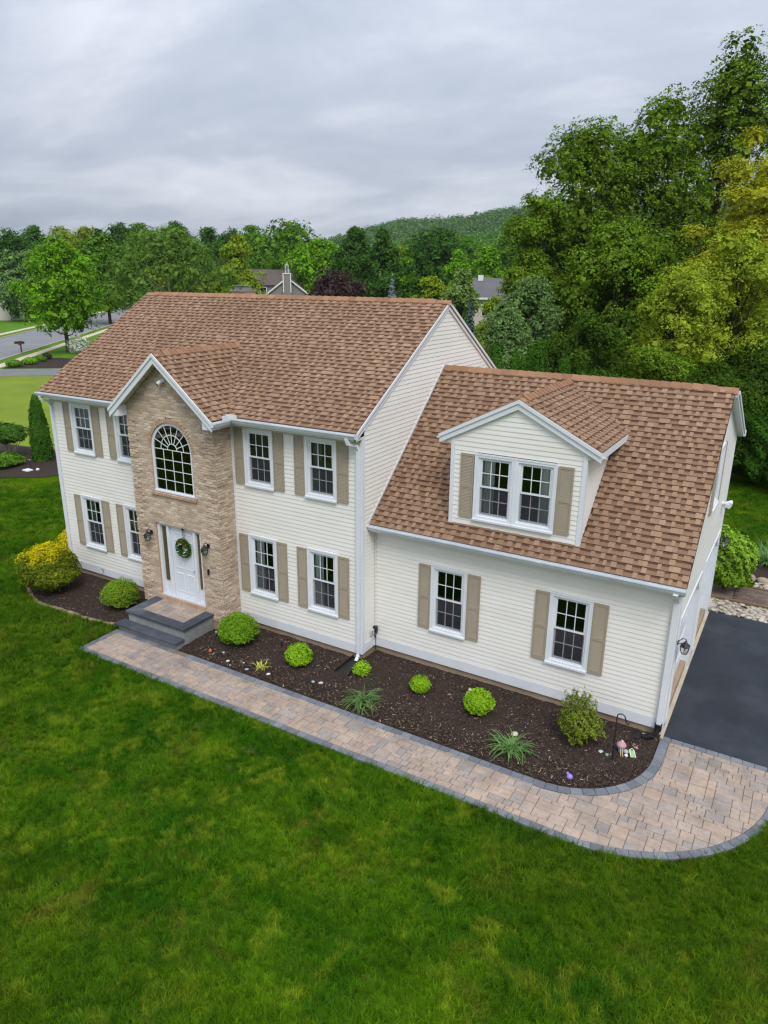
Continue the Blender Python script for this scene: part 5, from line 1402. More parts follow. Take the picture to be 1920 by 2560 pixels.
MB().tube([(6.40, -.13, -.11), (6.44, -.13, -.10), (6.48, -.13, -.115)], [.012, .024, .008], 8).build('body', PK, fm)
MB().tube([(6.405, -.13, -.105), (6.385, -.13, -.06), (6.395, -.13, -.03), (6.375, -.13, -.035)], .008, 6).build('neck', PK, fm)
MB().tube([(6.44, -.13, -.11), (6.44, -.13, -.19)], .005, 5).build('leg', PK, fm)
wm = empty('toy_mushroom', (6.32, -.44, -.17), 'tiny white mushroom in front of the toy slide', 'toy')
MB().lathe([(.015, 0), (.012, .05)], (6.32, -.44, -.18), 8).build('stem', WH, wm)
MB().lathe([(.035, .045), (.034, .06), (.015, .08)], (6.32, -.44, -.18), 9).build('cap', WH, wm)
pebble(6.28, -.27, .07, (.45, .48, .46), 'grey rounded stone behind the toy slide', flat=1.0)

# ================================================================== VEGETATION
def prof(arch, h):
    """crown radius (0..1) at height fraction h of the crown"""
    h = np.clip(h, 0, 1)
    if arch == 'maple': return np.sin(math.pi * h ** .62) ** .72 * (1 - .12 * h)
    if arch == 'oak': return np.clip(np.sin(math.pi * (h * .93 + .05)) ** .55, 0, 1)
    if arch == 'birch': return np.sin(math.pi * (h * .80 + .16)) ** .6
    if arch == 'locust': return np.clip(np.sin(math.pi * (h * .86 + .10)) ** .6, 0, 1)
    if arch == 'round': return np.sin(math.pi * (h * .72 + .24)) ** .6
    if arch == 'spruce': return (1 - h) ** .9
    if arch == 'arb': return np.clip(np.sqrt(np.clip(1 - h, 0, 1)) * (1 - .25 * (1 - h) ** 3), 0, 1)
    return np.ones_like(h)
SPRAY = 9
def leaf_oriented(P, nrm, ln, wd):
    n = len(P); nrm = nrm / (np.linalg.norm(nrm, axis=1)[:, None] + 1e-9)
    d = rng.normal(size=(n, 3)); d -= (d * nrm).sum(1)[:, None] * nrm; d /= (np.linalg.norm(d, axis=1)[:, None] + 1e-9)
    t = np.cross(nrm, d); V = np.empty((n, 4, 3), np.float32); ln = ln[:, None]; wd = wd[:, None]
    V[:, 0] = P - d * ln / 2; V[:, 1] = P + t * wd / 2; V[:, 2] = P + d * ln / 2; V[:, 3] = P - t * wd / 2
    return V.reshape(-1, 3), np.arange(n * 4).reshape(-1, 4)
CROWN0 = {'maple': .20, 'oak': .22, 'birch': .12, 'locust': .12, 'round': .08, 'spruce': .04, 'arb': .01}
def crown_leaves(arch, H, W, n, leaf, bough=.24, seed=0):
    global rng
    rng = np.random.default_rng(seed + 11)
    h0 = CROWN0[arch] * H; hc = H - h0; R = W / 2
    cent = np.array([0, 0, h0 + hc * .45])
    if arch in ('spruce', 'arb'):
        h = (1 - rng.uniform(0, 1, n) ** (.8 if arch == 'arb' else .5)) * .985
        a = rng.uniform(0, 2 * math.pi, n)
        r = prof(arch, h) * R
        if arch == 'spruce':
            layer = (h * 16) % 1.0
            r = r * (.62 + .38 * (1 - layer)) * (1 + .10 * np.sin(a * 7 + np.floor(h * 16) * 2.1)) * rng.uniform(.55, 1.04, n) ** .5
        else:
            r = r * (1 + .07 * np.sin(a * 5 + h * 17) + .05 * np.sin(a * 11 - h * 31)) * rng.uniform(.55, 1.06, n) ** .35
        P = np.stack([r * np.cos(a), r * np.sin(a), h0 + h * hc - (.05 * r if arch == 'spruce' else 0)], 1)
        up = np.stack([np.cos(a), np.sin(a), np.full(n, .7)], 1) * 1.2
        ln = leaf * rng.uniform(.6, 1.3, n)
        return leaf_oriented(P, up + rng.normal(size=(n, 3)) * .45, ln, ln * .55)
    nb = int(np.clip(26 * (H * W) ** .5 / 3.2, 34, 120) * (.72 if arch == 'oak' else 1))
    hb = rng.uniform(.03, .97, nb); ab = rng.uniform(0, 2 * math.pi, nb)
    lump = 1 + .16 * np.sin(ab * 2 + hb * 4 + seed) + .13 * np.sin(ab * 3 - hb * 7 + seed * 1.7)
    rb = bough * R * rng.uniform(.7, 1.35, nb) * (.7 + .5 * prof(arch, hb))
    rc = np.clip(prof(arch, hb) * lump * R * rng.uniform(.55, 1.0, nb) - rb * .55, 0, None)
    B = np.stack([rc * np.cos(ab), rc * np.sin(ab), h0 + hb * hc - rb * .3 * (hb > .8)], 1)
    wt = rb ** 2; wt /= wt.sum()
    k = rng.choice(nb, n, p=wt)
    d = rng.normal(size=(n, 3)); d[:, 2] += .5; d /= np.linalg.norm(d, axis=1)[:, None]
    rad = rb[k] * (.70 + .34 * rng.uniform(0, 1, n)); ins = rng.uniform(0, 1, n) < .12; rad[ins] *= rng.uniform(.3, .9, ins.sum())
    P = B[k] + d * rad[:, None] * np.array([1.12, 1.12, .78])
    if arch == 'birch': P[:, 2] -= .35 * rb[k] * rng.uniform(0, 1, n) * np.linalg.norm(d[:, :2], axis=1)
    outw = P - cent; outw /= (np.linalg.norm(outw, axis=1)[:, None] + 1e-6)
    nrm = d * .65 + outw * .35 + np.array([0, 0, .70]) + rng.normal(size=(n, 3)) * .22
    # each point carries a spray of leaves
    q = SPRAY; kk = np.repeat(np.arange(n), q); N_ = nrm[kk]; m_ = len(kk)
    N_ /= np.linalg.norm(N_, axis=1)[:, None]
    v = rng.normal(size=(m_, 3)); v -= (v * N_).sum(1)[:, None] * N_; v /= (np.linalg.norm(v, axis=1)[:, None] + 1e-6)
    rs = leaf * 1.55 * np.sqrt(rng.uniform(0, 1, m_))
    PP = P[kk] + v * rs[:, None] - N_ * (rs ** 2 / (leaf * 6))[:, None] + rng.normal(size=(m_, 3)) * leaf * .28
    PP[:, 2] = np.maximum(PP[:, 2], h0 * .55)
    NN = N_ + rng.normal(size=(m_, 3)) * .38 + v * .35
    ln = leaf * rng.uniform(.6, 1.3, m_)
    wd = ln * (.36 if arch in ('locust', 'birch') else .60)
    crown_leaves.B = B; crown_leaves.rb = rb
    # large inner leaves close the heart of each bough
    ni = int(n * .55); ki = rng.choice(nb, ni, p=wt); di = rng.normal(size=(ni, 3)); di /= np.linalg.norm(di, axis=1)[:, None]
    PI = B[ki] + di * (rb[ki] * rng.uniform(.1, .62, ni))[:, None]; PI[:, 2] = np.maximum(PI[:, 2], h0 * .6)
    li = np.minimum(leaf * 2.7, rb[ki] * .7)
    PP = np.concatenate([PP, PI]); NN = np.concatenate([NN, di + np.array([0, 0, .5])]); ln = np.concatenate([ln, li]); wd = np.concatenate([wd, li * .8])
    return leaf_oriented(PP, NN, ln, wd)
def add_tree(arch, x, y, H, W, mat, label, n, leaf, name=None, cat='tree', group=None, bough=.24, seed=0, z0=-.27, bark=None):
    t = empty(name or {'spruce': 'spruce_tree', 'arb': 'arborvitae', 'oak': 'oak_tree', 'maple': 'maple_tree', 'birch': 'birch_tree', 'locust': 'locust_tree'}.get(arch, 'leafy_tree'), (x, y, z0), label, cat, group)
    V, F = crown_leaves(arch, H, W, n, leaf, bough, seed)
    o = new_obj('crown', np_mesh('crown', V, F, LEAF[mat])); o.location = (x, y, z0); set_parent(o, t)
    r0 = max(.035, H * .016)
    m = MB(); rs = random.Random(seed)
    top = H * (.9 if arch == 'spruce' else (.55 if arch == 'arb' else .72))
    tr = [(rs.uniform(-.012, .012) * H * k / 4, rs.uniform(-.012, .012) * H * k / 4, -.1 + top * k / 4) for k in range(5)]
    m.tube(tr, [r0 * 1.25, r0, r0 * .8, r0 * .55, r0 * .2], 7)
    if arch not in ('spruce', 'arb'):
        B = crown_leaves.B
        for k in rs.sample(range(len(B)), min(len(B), 18 if leaf < .4 else 9)):
            b = Vector(B[k]); s = max(CROWN0[arch] * H * .7, min(b.z * .62, top * .9)); f_ = s / top * 4; i = min(3, int(f_))
            a = Vector(tr[i]).lerp(Vector(tr[i + 1]), f_ - i)
            mid = a.lerp(b, .5) + Vector((0, 0, -.04 * H * rs.random()))
            m.tube([a, mid, b], [r0 * .42, r0 * .26, r0 * .08], 5, False)
    if not (arch == 'arb'): m.build('trunk', bark or M['bark'], None, (x, y, z0)); tk = COL.objects[-1]; set_parent(tk, t)
    else: m.build('trunk', M['bark'], None, (x, y, z0)); set_parent(COL.objects[-1], t)
    return t

TREES = [
   ('maple', -68.1, 42.6, 12.9, 11.6, 'bright', 'rounded bright green maple standing on the grass verge by the mailbox'),
   ('maple', -106.3, 80.1, 16.4, 9.4, 'mid', 'green tree with dark forked trunks right behind the verge maple'),
   ('birch', -63.3, 54.7, 14.8, 14.7, 'soft', 'wide soft green birch with fine drooping foliage behind the left roof end'),
   ('maple', -60.6, 64.7, 14.5, 7.2, 'yellow', 'upright yellow green tree beside the broad birch, above the brick chimney'),
   ('oak', -161.4, 98.7, 18.9, 9.0, 'deep', 'dark blue green tree at the left edge of the picture'),
   ('oak', -176.4, 115.1, 21.0, 7.4, 'deep', 'dark ragged tree top rising left of the yellow green tree line'),
   ('round', -124.0, 75.7, 13.0, 7.5, 'grey', 'grey green rounded tree just left of the verge maple'),
   ('oak', -179.1, 125.8, 21.2, 10.6, 'yellow', 'yellow green tree top directly above the verge maple'),
   ('oak', -163.6, 122.6, 20.8, 8.5, 'yellow', 'second yellow green tree top right of the verge maple tip'),
   ('oak', -169.3, 138.4, 23.2, 9.1, 'deep', 'dark tree top left of the birch, tallest there'),
   ('oak', -143.7, 122.2, 21.2, 7.0, 'mid', 'green tree top rising over the left half of the birch'),
   ('oak', -143.6, 134.9, 22.3, 7.9, 'deep', 'dark tree top rising over the middle of the birch'),
   ('round', -135.9, 139.1, 21.4, 6.6, 'deep', 'small dark round tree top between birch and yellow tree'),
   ('oak', -123.9, 133.5, 20.3, 7.2, 'deep', 'dark tree top just behind the upright yellow green tree'),
   ('oak', -115.6, 132.3, 20.4, 7.8, 'mid', 'loose green tree top right of the upright yellow green tree'),
   ('oak', -91.8, 115.4, 19.4, 14.6, 'mid', 'large domed green tree behind the grey gabled house'),
   ('oak', -73.9, 102.4, 15.4, 8.1, 'bright', 'light green tree with a bare trunk right of the grey gabled house'),
   ('maple', -64.7, 100.1, 17.3, 10.5, 'deep', 'dark green tree behind the burgundy maple, left of a pair'),
   ('maple', -57.7, 97.8, 16.5, 7.6, 'deep', 'narrow dark green tree behind the blue spruce, right of a pair'),
   ('round', -38.2, 55.0, 9.5, 8.6, 'burgundy', 'burgundy leaved maple showing above the main roof ridge'),
   ('spruce', -36.6, 64.6, 9.3, 3.4, 'blue', 'pale blue grey spruce right of the burgundy maple'),
   ('spruce', -31.0, 59.0, 8.3, 3.2, 'deep', 'small dark green conifer right of the blue grey spruce'),
   ('maple', -81.0, 144.9, 16.0, 4.9, 'yellow', 'pale yellow green tree in the gap below the hill'),
   ('maple', -68.8, 127.1, 14.6, 4.9, 'bright', 'bright green narrow tree beside the pale yellow green one'),
   ('oak', -64.6, 131.0, 18.4, 11.7, 'deep', 'broad dark oak below the hill, left of two bright trees'),
   ('oak', -78.2, 172.2, 19.0, 10.6, 'mid', 'green tree behind the broad dark oak below the hill'),
   ('maple', -46.2, 103.5, 14.0, 5.4, 'bright', 'bright green tree in front of the broad dark oak'),
   ('maple', -39.9, 101.2, 14.2, 6.1, 'bright', 'bright green tree below the hill, nearest the tall oaks'),
   ('oak', -58.5, 159.0, 18.2, 8.5, 'mid', 'mid green tree between the bright trees and the tall oaks'),
   ('round', -25.3, 52.8, 9.0, 4.1, 'yellow', 'yellow green leafy tree right behind the main roof gable peak'),
   ('maple', -20.3, 48.9, 10.0, 4.6, 'light', 'light green tree with upright shoots above the gable peak'),
   ('spruce', -11.5, 31.2, 8.0, 2.4, 'blue2', 'dark blue green spruce beside the gable rake'),
   ('round', -7.8, 26.2, 8.0, 2.3, 'yellow', 'yellow green shrub tree between the spruce and the dogwood'),
   ('round', -5.3, 24.4, 9.0, 5.8, 'grey', 'tall grey green dogwood in front of the oaks'),
   ('round', -4.4, 19.6, 7.6, 4.2, 'grey', 'lower grey green dogwood beside the gable rake'),
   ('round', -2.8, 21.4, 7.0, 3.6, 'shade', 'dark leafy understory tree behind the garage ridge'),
   ('oak', -8.8, 35.3, 14.4, 4.9, 'olive', 'leftmost and lowest of the tall oaks behind the garage'),
   ('oak', -7.1, 40.6, 19.2, 10.7, 'olive', 'broad tall oak with open branches in the middle of the wood'),
   ('oak', -4.2, 45.5, 21.2, 8.4, 'olive', 'tall oak right of the broad oak, left of the tallest'),
   ('oak', -0.5, 52.0, 26.1, 9.6, 'olive', 'tallest oak with sky showing through, at the right edge'),
   ('locust', 3.7, 33.9, 17.0, 5.7, 'gold', 'golden yellow green locust tree at the right edge'),
   ('locust', 2.0, 26.5, 9.8, 4.7, 'lime', 'yellow green oak sapling crown in front of the dark wood'),
   ('locust', 4.2, 29.7, 11.6, 5.4, 'lime', 'yellow green feathery tree below the golden locust'),
   ('oak', -3.3, 35.3, 12.1, 8.1, 'olive', 'lower dark green oak in the shade of the broad oak'),
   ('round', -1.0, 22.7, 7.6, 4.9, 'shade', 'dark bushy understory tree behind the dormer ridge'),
   ('oak', 1.7, 22.9, 5.8, 4.4, 'olive', 'dark olive understory tree behind the right half of the garage'),
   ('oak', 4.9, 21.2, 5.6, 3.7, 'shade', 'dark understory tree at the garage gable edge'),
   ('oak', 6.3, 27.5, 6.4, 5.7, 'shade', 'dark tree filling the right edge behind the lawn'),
   ('arb', -2.8, 14.5, 6.5, 0.6, 'arb', 'first arborvitae from the left in the row behind the garage'),
   ('arb', -2.1, 14.8, 6.3, 0.5, 'arb', 'second arborvitae from the left in the row behind the garage'),
   ('arb', -1.8, 14.9, 6.0, 0.5, 'arb', 'third arborvitae from the left in the row behind the garage'),
   ('arb', -1.6, 15.1, 6.4, 0.5, 'arb', 'fourth arborvitae from the left in the row behind the garage'),
   ('arb', -1.3, 15.4, 6.7, 0.7, 'arb', 'fifth arborvitae from the left in the row behind the garage'),
   ('arb', -0.4, 15.7, 6.0, 0.7, 'arb', 'sixth arborvitae from the left in the row behind the garage'),
   ('arb', 0.3, 15.9, 5.5, 0.4, 'arb', 'seventh arborvitae from the left in the row behind the garage'),
]
for i, (arch, x, y, H, W, mat, lab) in enumerate(TREES):
    dist = math.hypot(x - CAMP.x, y - CAMP.y)
    if arch == 'arb': n, leaf = 7000, .10; W *= 2.5
    elif arch == 'spruce': n, leaf = 3500, .22 if dist < 60 else .34
    else:
        leaf = float(np.clip(dist * .0034, .12, .56))
        if dist > 140: W *= 1.5
        if arch in ('locust',): leaf *= 1.15
        if arch == 'birch': leaf *= .75
        n = int(np.clip(3.4 * math.pi * W * H * .8 / (leaf * leaf * .5), 2600, 34500 if dist < 75 else 11500) / SPRAY)
        if arch == 'birch': n = 4200
    grp = {'arb': 'arborvitae row behind the garage'}.get(arch)
    if arch != 'arb' and 'oak' in lab and dist < 75: grp = 'tall oaks of the wood behind the garage'
    elif arch != 'arb' and dist > 100: grp = 'background trees along the horizon'
    add_tree(arch, x, y, H, W, mat, lab, n, leaf, group=grp, seed=i * 7 + 3, bough=.30 if arch in ('oak', 'locust') else (.2 if arch == 'birch' else .25), bark=M['birchbark'] if arch == 'birch' else None)

# ------------------------------------------------------------------ shrubs
def shrub(x, y, W, H, mat, label, n, leaf, name='boxwood_shrub', group=None, seed=1, lump=.06, D=None, tip=None, z0=-.17, shoots=0):
    global rng
    rng = np.random.default_rng(seed + 900)
    t = empty(name, (x, y, z0), label, 'shrub', group)
    D = D or W
    d = rng.normal(size=(n, 3)); d /= np.linalg.norm(d, axis=1)[:, None]
    lm = 1 + lump * (np.sin(d[:, 0] * 5 + seed) * np.sin(d[:, 1] * 4.3 + seed * 2) + np.sin(d[:, 2] * 6 + d[:, 0] * 3 + seed)) + lump * .8 * np.sin(d[:, 0] * 13 + d[:, 1] * 11 + d[:, 2] * 12 + seed)
    # bushy tufts
    T_ = rng.normal(size=(120, 3)); T_ /= np.linalg.norm(T_, axis=1)[:, None]
    near_ = (d @ T_.T).max(1); lm = lm * (.84 + .17 * np.clip((near_ - .955) / .045, 0, 1) ** .8)
    r = lm * (1 - .30 * rng.uniform(0, 1, n) ** 2.2) + (rng.uniform(0, 1, n) < .05) * rng.uniform(0, .12, n)
    P = d * r[:, None] * np.array([W / 2, D / 2, H / 2])
    P[:, 2] = P[:, 2] * np.where(P[:, 2] < 0, .92, 1.0) + H / 2
    lo = P[:, 2] < H * .18
    P[lo, :2] *= (.78 + .22 * P[lo, 2:3] / (H * .18))
    P = P[P[:, 2] > .015]; d = d[: len(P)]
    dd = P - np.array([0, 0, H * .45]); dd /= np.linalg.norm(dd, axis=1)[:, None]
    for q in range(shoots):
        a = rng.uniform(0, 6.283); r0 = rng.uniform(.05, .36); e_ = rng.uniform(.10, .24) * H; nn = 22; tt = rng.uniform(0, 1, nn)
        S = np.stack([(r0 + .05 * tt) * W * np.cos(a) + rng.normal(0, .012, nn), (r0 + .05 * tt) * D * np.sin(a) + rng.normal(0, .012, nn), H * (.93 - r0 * r0 * 1.2) + tt * e_], 1)
        P = np.concatenate([P, S]); 
    dd = P - np.array([0, 0, H * .45]); dd /= np.linalg.norm(dd, axis=1)[:, None]
    ln = leaf * rng.uniform(.65, 1.35, len(P))
    if tip is not None:
        pr = np.clip((dd[:, 2] - .42) * 2.2 + .35 * np.sin(P[:, 0] * 9) * np.sin(P[:, 1] * 8) - .35 * dd[:, 0], 0, .95)
        s = rng.uniform(0, 1, len(P)) < pr
        V, F = leaf_oriented(P[s] * 1.01, dd[s] + np.array([0, 0, .5]) + rng.normal(size=P[s].shape) * .4, ln[s], ln[s] * .5)
        o = new_obj('golden_tips', np_mesh('golden_tips', V, F, LEAF[tip])); o.location = (x, y, z0); set_parent(o, t)
        P, dd, ln = P[~s], dd[~s], ln[~s]
    V, F = leaf_oriented(P, dd * .9 + np.array([0, 0, .5]) + rng.normal(size=P.shape) * .42, ln, ln * .6)
    o = new_obj('foliage', np_mesh('foliage', V, F, LEAF[mat])); o.location = (x, y, z0); set_parent(o, t)
    m = MB(); rs = random.Random(seed)
    for k in range(9):
        a = rs.uniform(0, 6.28); q = rs.uniform(.25, .75)
        m.tube([(.03 * math.cos(a), .03 * math.sin(a), -.04), (q * W * .25 * math.cos(a), q * D * .25 * math.sin(a), H * .4), (q * W * .42 * math.cos(a), q * D * .42 * math.sin(a), H * .75)], [.014, .01, .004], 5, False)
    o = m.build('stems', M['twig'], None, (x, y, z0)); set_parent(o, t)
    return t
def off(x, y, k):
    v = Vector((x - CAMP.x, y - CAMP.y)).normalized() * k; return x + v.x, y + v.y
x, y = off(-2.88, -1.13, .34); shrub(x, y, .98, .80, 'box', 'large green boxwood beside the brick corner and steps', 9000, .045, seed=1, lump=.05)
x, y = off(-1.04, -1.12, .22); shrub(x, y, .66, .54, 'boxlime', 'round lime green boxwood left of the splash block', 5200, .042, seed=2)
x, y = off(.39, -.62, .12); shrub(x, y, .40, .30, 'boxlime', 'small yellow green shrub right of the splash block', 1300, .042, seed=3, lump=.14)
x, y = off(1.89, -.59, .15); shrub(x, y, .47, .36, 'boxlime', 'small round lime boxwood below the left garage window', 3000, .04, seed=4)
x, y = off(3.34, -.72, .2); shrub(x, y, .64, .53, 'boxlime', 'round lime boxwood between the two garage windows', 5200, .042, seed=5)
x, y = off(5.41, -.66, .25); shrub(x, y, .80, 1.02, 'holly', 'tall loose olive green shrub below the right garage window', 4600, .045, name='holly_shrub', seed=6, lump=.20, shoots=16)
x, y = off(-9.3, -1.70, .75); shrub(x, y, 1.75, 1.42, 'golden', 'large rounded golden green shrub at the left house corner', 17000, .06, name='golden_shrub', seed=7, lump=.05, D=1.6, tip='goldtip')
shrub(-11.35, .75, 1.2, 1.15, 'goldtip', 'golden yellow shrub peeking out behind the left house corner', 5000, .06, name='golden_shrub', seed=8, lump=.08)
x, y = off(-7.0, -1.21, .38); shrub(x, y, 1.02, .78, 'boxdark', 'green boxwood with yellow tips left of the steps', 8500, .045, seed=9, lump=.06, tip='box')
shrub(6.95, 9.35, 1.5, 1.8, 'rhodo', 'big bright green shrub behind the garage corner by the stones', 9000, .10, name='leafy_shrub', seed=10, lump=.09)

def blades(x, y, n, L0, L1, wd, mat, label, name, spread=1.0, z0=-.18, seed=3, stiff=.0, cat='plant'):
    rs = random.Random(seed); t = empty(name, (x, y, z0), label, cat)
    V = []; F = []
    for k in range(n):
        a = rs.uniform(0, 6.283); ln = rs.uniform(L0, L1); bx, by = rs.gauss(0, .05) * spread, rs.gauss(0, .05) * spread
        el = rs.uniform(.55, 1.35); pts = []; px_, pz = 0.0, 0.0; ns = 6; w_ = wd * rs.uniform(.7, 1.2)
        for i in range(ns + 1):
            pts.append((px_, pz)); e2 = el - (i / ns) * (1.9 - stiff) * rs.uniform(.8, 1.2); px_ += ln / ns * math.cos(e2); pz += ln / ns * math.sin(e2)
        k0 = len(V); ca, sa = math.cos(a), math.sin(a)
        for i, (r, z) in enumerate(pts):
            q = w_ / 2 * (1 - (i / ns) ** 2) + .001
            V += [(bx + r * ca - q * sa, by + r * sa + q * ca, max(z, .008)), (bx + r * ca + q * sa, by + r * sa - q * ca, max(z, .008))]
        F += [(k0 + 2 * i, k0 + 2 * i + 1, k0 + 2 * i + 3, k0 + 2 * i + 2) for i in range(ns)]
    o = new_obj('blades', np_mesh('blades', V, F, LEAF[mat], True)); o.location = (x, y, z0); set_parent(o, t)
    return t
x, y = off(1.02, -1.60, .1); blades(x, y, 120, .35, .62, .022, 'blade', 'arching daylily clump beside the grey oval stone', 'daylily_clump', 1.6, seed=4)
x, y = off(4.37, -1.50, .12); blades(x, y, 105, .38, .66, .022, 'blade', 'spreading daylily clump below the tan stone', 'daylily_clump', 1.5, seed=5)
blades(-1.87, -1.50, 26, .18, .36, .02, 'pale', 'spindly pale yellow plant near the white oval stone', 'yellow_plant', 1.2, seed=6)
blades(7.95, 12.3, 260, .7, 1.15, .02, 'blade', 'upright ornamental grass in the rear bed', 'ornamental_grass', 2.6, seed=7, stiff=.7, z0=-.25)

# ------------------------------------------------------------------ left island bed
def patch(name, pts, z, mat, label, cat, kind='structure'):
    o = MB().poly([(px_, py_, z) for px_, py_ in pts]).build(name, mat); return tag(o, label, cat, kind=kind)
patch('mulch_bed', [(-23.6, 4.9), (-21.5, 6.2), (-20.2, 8.3), (-21.5, 10.6), (-25, 10.2), (-29, 9.6), (-31, 7.2), (-27, 4.9)], ZG + .02, M['mulch'], 'dark mulch island on the lawn left of the house', 'garden bed')
add_tree('arb', -24.2, 8.45, 3.35, 1.25, 'arb', 'taller dark arborvitae left of the house in the mulch island', 9000, .10, cat='shrub', seed=71, name='arborvitae')
add_tree('arb', -23.85, 9.5, 2.75, 1.15, 'arb', 'shorter dark arborvitae leaning behind the taller one', 6000, .10, cat='shrub', seed=72, name='arborvitae')
t_ = shrub(-26.3, 8.1, 1.9, 1.0, 'deep', 'dark leafy shrub with bare tan stems in the mulch island', 4500, .10, name='leafy_shrub', seed=31, lump=.14, z0=.45)
m = MB()
for k in range(26):
    a = random.uniform(0, 6.28); q = random.uniform(.1, .75); m.tube([(-26.3 + .12 * math.cos(a), 8.1 + .12 * math.sin(a), -.25), (-26.3 + q * math.cos(a), 8.1 + q * math.sin(a), .75)], .012, 4, False)
m.build('bare_stems', M['birchbark'], t_)
shrub(-24.7, 6.75, 1.7, .62, 'mid', 'low bright green hosta mound in front of the mulch island', 2500, .13, name='hosta_plant', seed=32, lump=.12, z0=-.24)
stake(-23.3, 7.15, 'teal solar stake light in the mulch island', (.08, .42, .34), .3)
pl = empty('plaque', (-22.9, 6.75, -.23), 'white square plaque lying in the mulch island', 'plaque')
MB().box(-23.15, -22.75, 6.6, 6.9, -.23, -.18).build('tile', M['trim'], pl)
pebble(-22.55, 7.0, .09, (.7, .7, .65), 'white ball beside the square plaque', z=-.18, flat=1.4)

# ------------------------------------------------------------------ street side on the left
Q = Vector((-66.7, 33.2)); dS = Vector((-.634, .773)); nS = Vector((-.773, -.634))
def sn(d_, n_): p = Q + dS * d_ + nS * n_; return (p.x, p.y)
patch('neighbour_lawn', [(-37, 2), (-31.5, 7.2), (-29, 9.6), (-25, 10.2), (-21.5, 10.6), (-16, 13), (-14, 30), (-30, 70), sn(140, -.1), sn(-60, -.1)], ZG + .004, M['farlawn'], 'pale mown lawn between the house and the street', 'lawn')
patch('verge', [sn(-8, -9), sn(140, -9), sn(140, -.1), sn(-8, -.1)], ZG + .008, M['verge'], 'darker grass verge along the street', 'lawn')
patch('street', [sn(-160, 0), sn(260, 0), sn(260, 9.4), sn(-160, 9.4)], ZG + .012, M['road'], 'grey asphalt street crossing the left background', 'street')
patch('sidewalk', [sn(-160, -2.3), sn(260, -2.3), sn(260, -1.2), sn(-160, -1.2)], ZG + .03, M['walk'], 'pale concrete sidewalk along the street', 'sidewalk')
patch('sidewalk', [sn(-160, 11.2), sn(260, 11.2), sn(260, 12.4), sn(-160, 12.4)], ZG + .03, M['walk'], 'far pale sidewalk across the street', 'sidewalk')
patch('verge', [sn(-160, 9.4), sn(260, 9.4), sn(260, 40), sn(-160, 40)], ZG + .006, M['verge'], 'green lawn across the street', 'lawn')
patch('driveway', [sn(-13.3, 0), sn(-8.0, 0), sn(-8.0, -40), sn(-13.3, -40)], ZG + .022, M['drive2'], 'grey neighbouring driveway crossing the pale lawn', 'driveway')
patch('mulch_bed', [sn(-7.6, -2.6), sn(2.5, -2.6), sn(2.0, -5.5), sn(-1, -10), sn(-7.6, -11)], ZG + .026, M['mulch'], 'dark planting bed between sidewalk and grey driveway', 'garden bed')
kb_ = MB()
for n0, n1 in ((-.15, 0.0), (9.4, 9.55)):
    a, b, c, d_ = sn(-160, n0), sn(260, n0), sn(260, n1), sn(-160, n1)
    kb_.add([(a[0], a[1], ZG + .12), (b[0], b[1], ZG + .12), (c[0], c[1], ZG + .12), (d_[0], d_[1], ZG + .12), (a[0], a[1], ZG), (b[0], b[1], ZG), (c[0], c[1], ZG), (d_[0], d_[1], ZG)], [(0, 1, 2, 3), (0, 4, 5, 1), (1, 5, 6, 2), (2, 6, 7, 3), (3, 7, 4, 0)])
tag(kb_.build('kerb', M['slab']), 'low concrete kerb along both street edges', 'kerb', kind='structure')
for i, (d_, n_, w_, h_, mt, lb) in enumerate([(-6.3, -3.4, 1.6, .7, 'mid', 'leftmost green mound in the street side bed'), (-4.0, -4.2, 1.5, .7, 'bright', 'second green mound in the street side bed'), (-1.6, -4.6, 1.2, .6, 'mid', 'small green mound in the middle of the street side bed'), (.6, -4.6, 1.0, .7, 'burgundy', 'reddish mound in the street side bed')]):
    p = sn(d_, n_); shrub(p[0], p[1], w_, h_, mt, lb, 900, .16, name='hosta_plant', group='mounds in the street side bed', seed=40 + i, z0=ZG)
p = sn(-3.0, -9.6); blades(p[0], p[1], 420, 1.3, 2.0, .05, 'soft', 'large pale ornamental grass at the roof edge by the street bed', 'ornamental_grass', 9.0, seed=44, stiff=.6, z0=ZG)
p = sn(6.5, -6.6); shrub(p[0], p[1], 2.6, 1.9, 'white', 'white flowering shrub just above the left roof edge', 700, .24, name='flowering_shrub', seed=45, lump=.16, z0=ZG)
mb = empty('mailbox', (-71.2, 38.7, ZG), 'black mailbox on a brown post at the street edge', 'mailbox')
MB().box(-71.26, -71.14, 38.64, 38.76, ZG, 1.2).build('post', mat_basic('post_red', (.13, .045, .03), .8), mb)
m = MB(); m.prism([(-71.75, 38.3, .85), (-71.55, 38.55, .85), (-71.55, 38.55, 1.05), (-71.65, 38.42, 1.14), (-71.75, 38.3, 1.05)], (.62, .5, 0)); m.build('box', M['black'], mb)
MB().box(-71.62, -71.0, 38.66, 38.74, .72, .82).build('arm', mat_basic('post_red2', (.13, .045, .03), .8), mb)

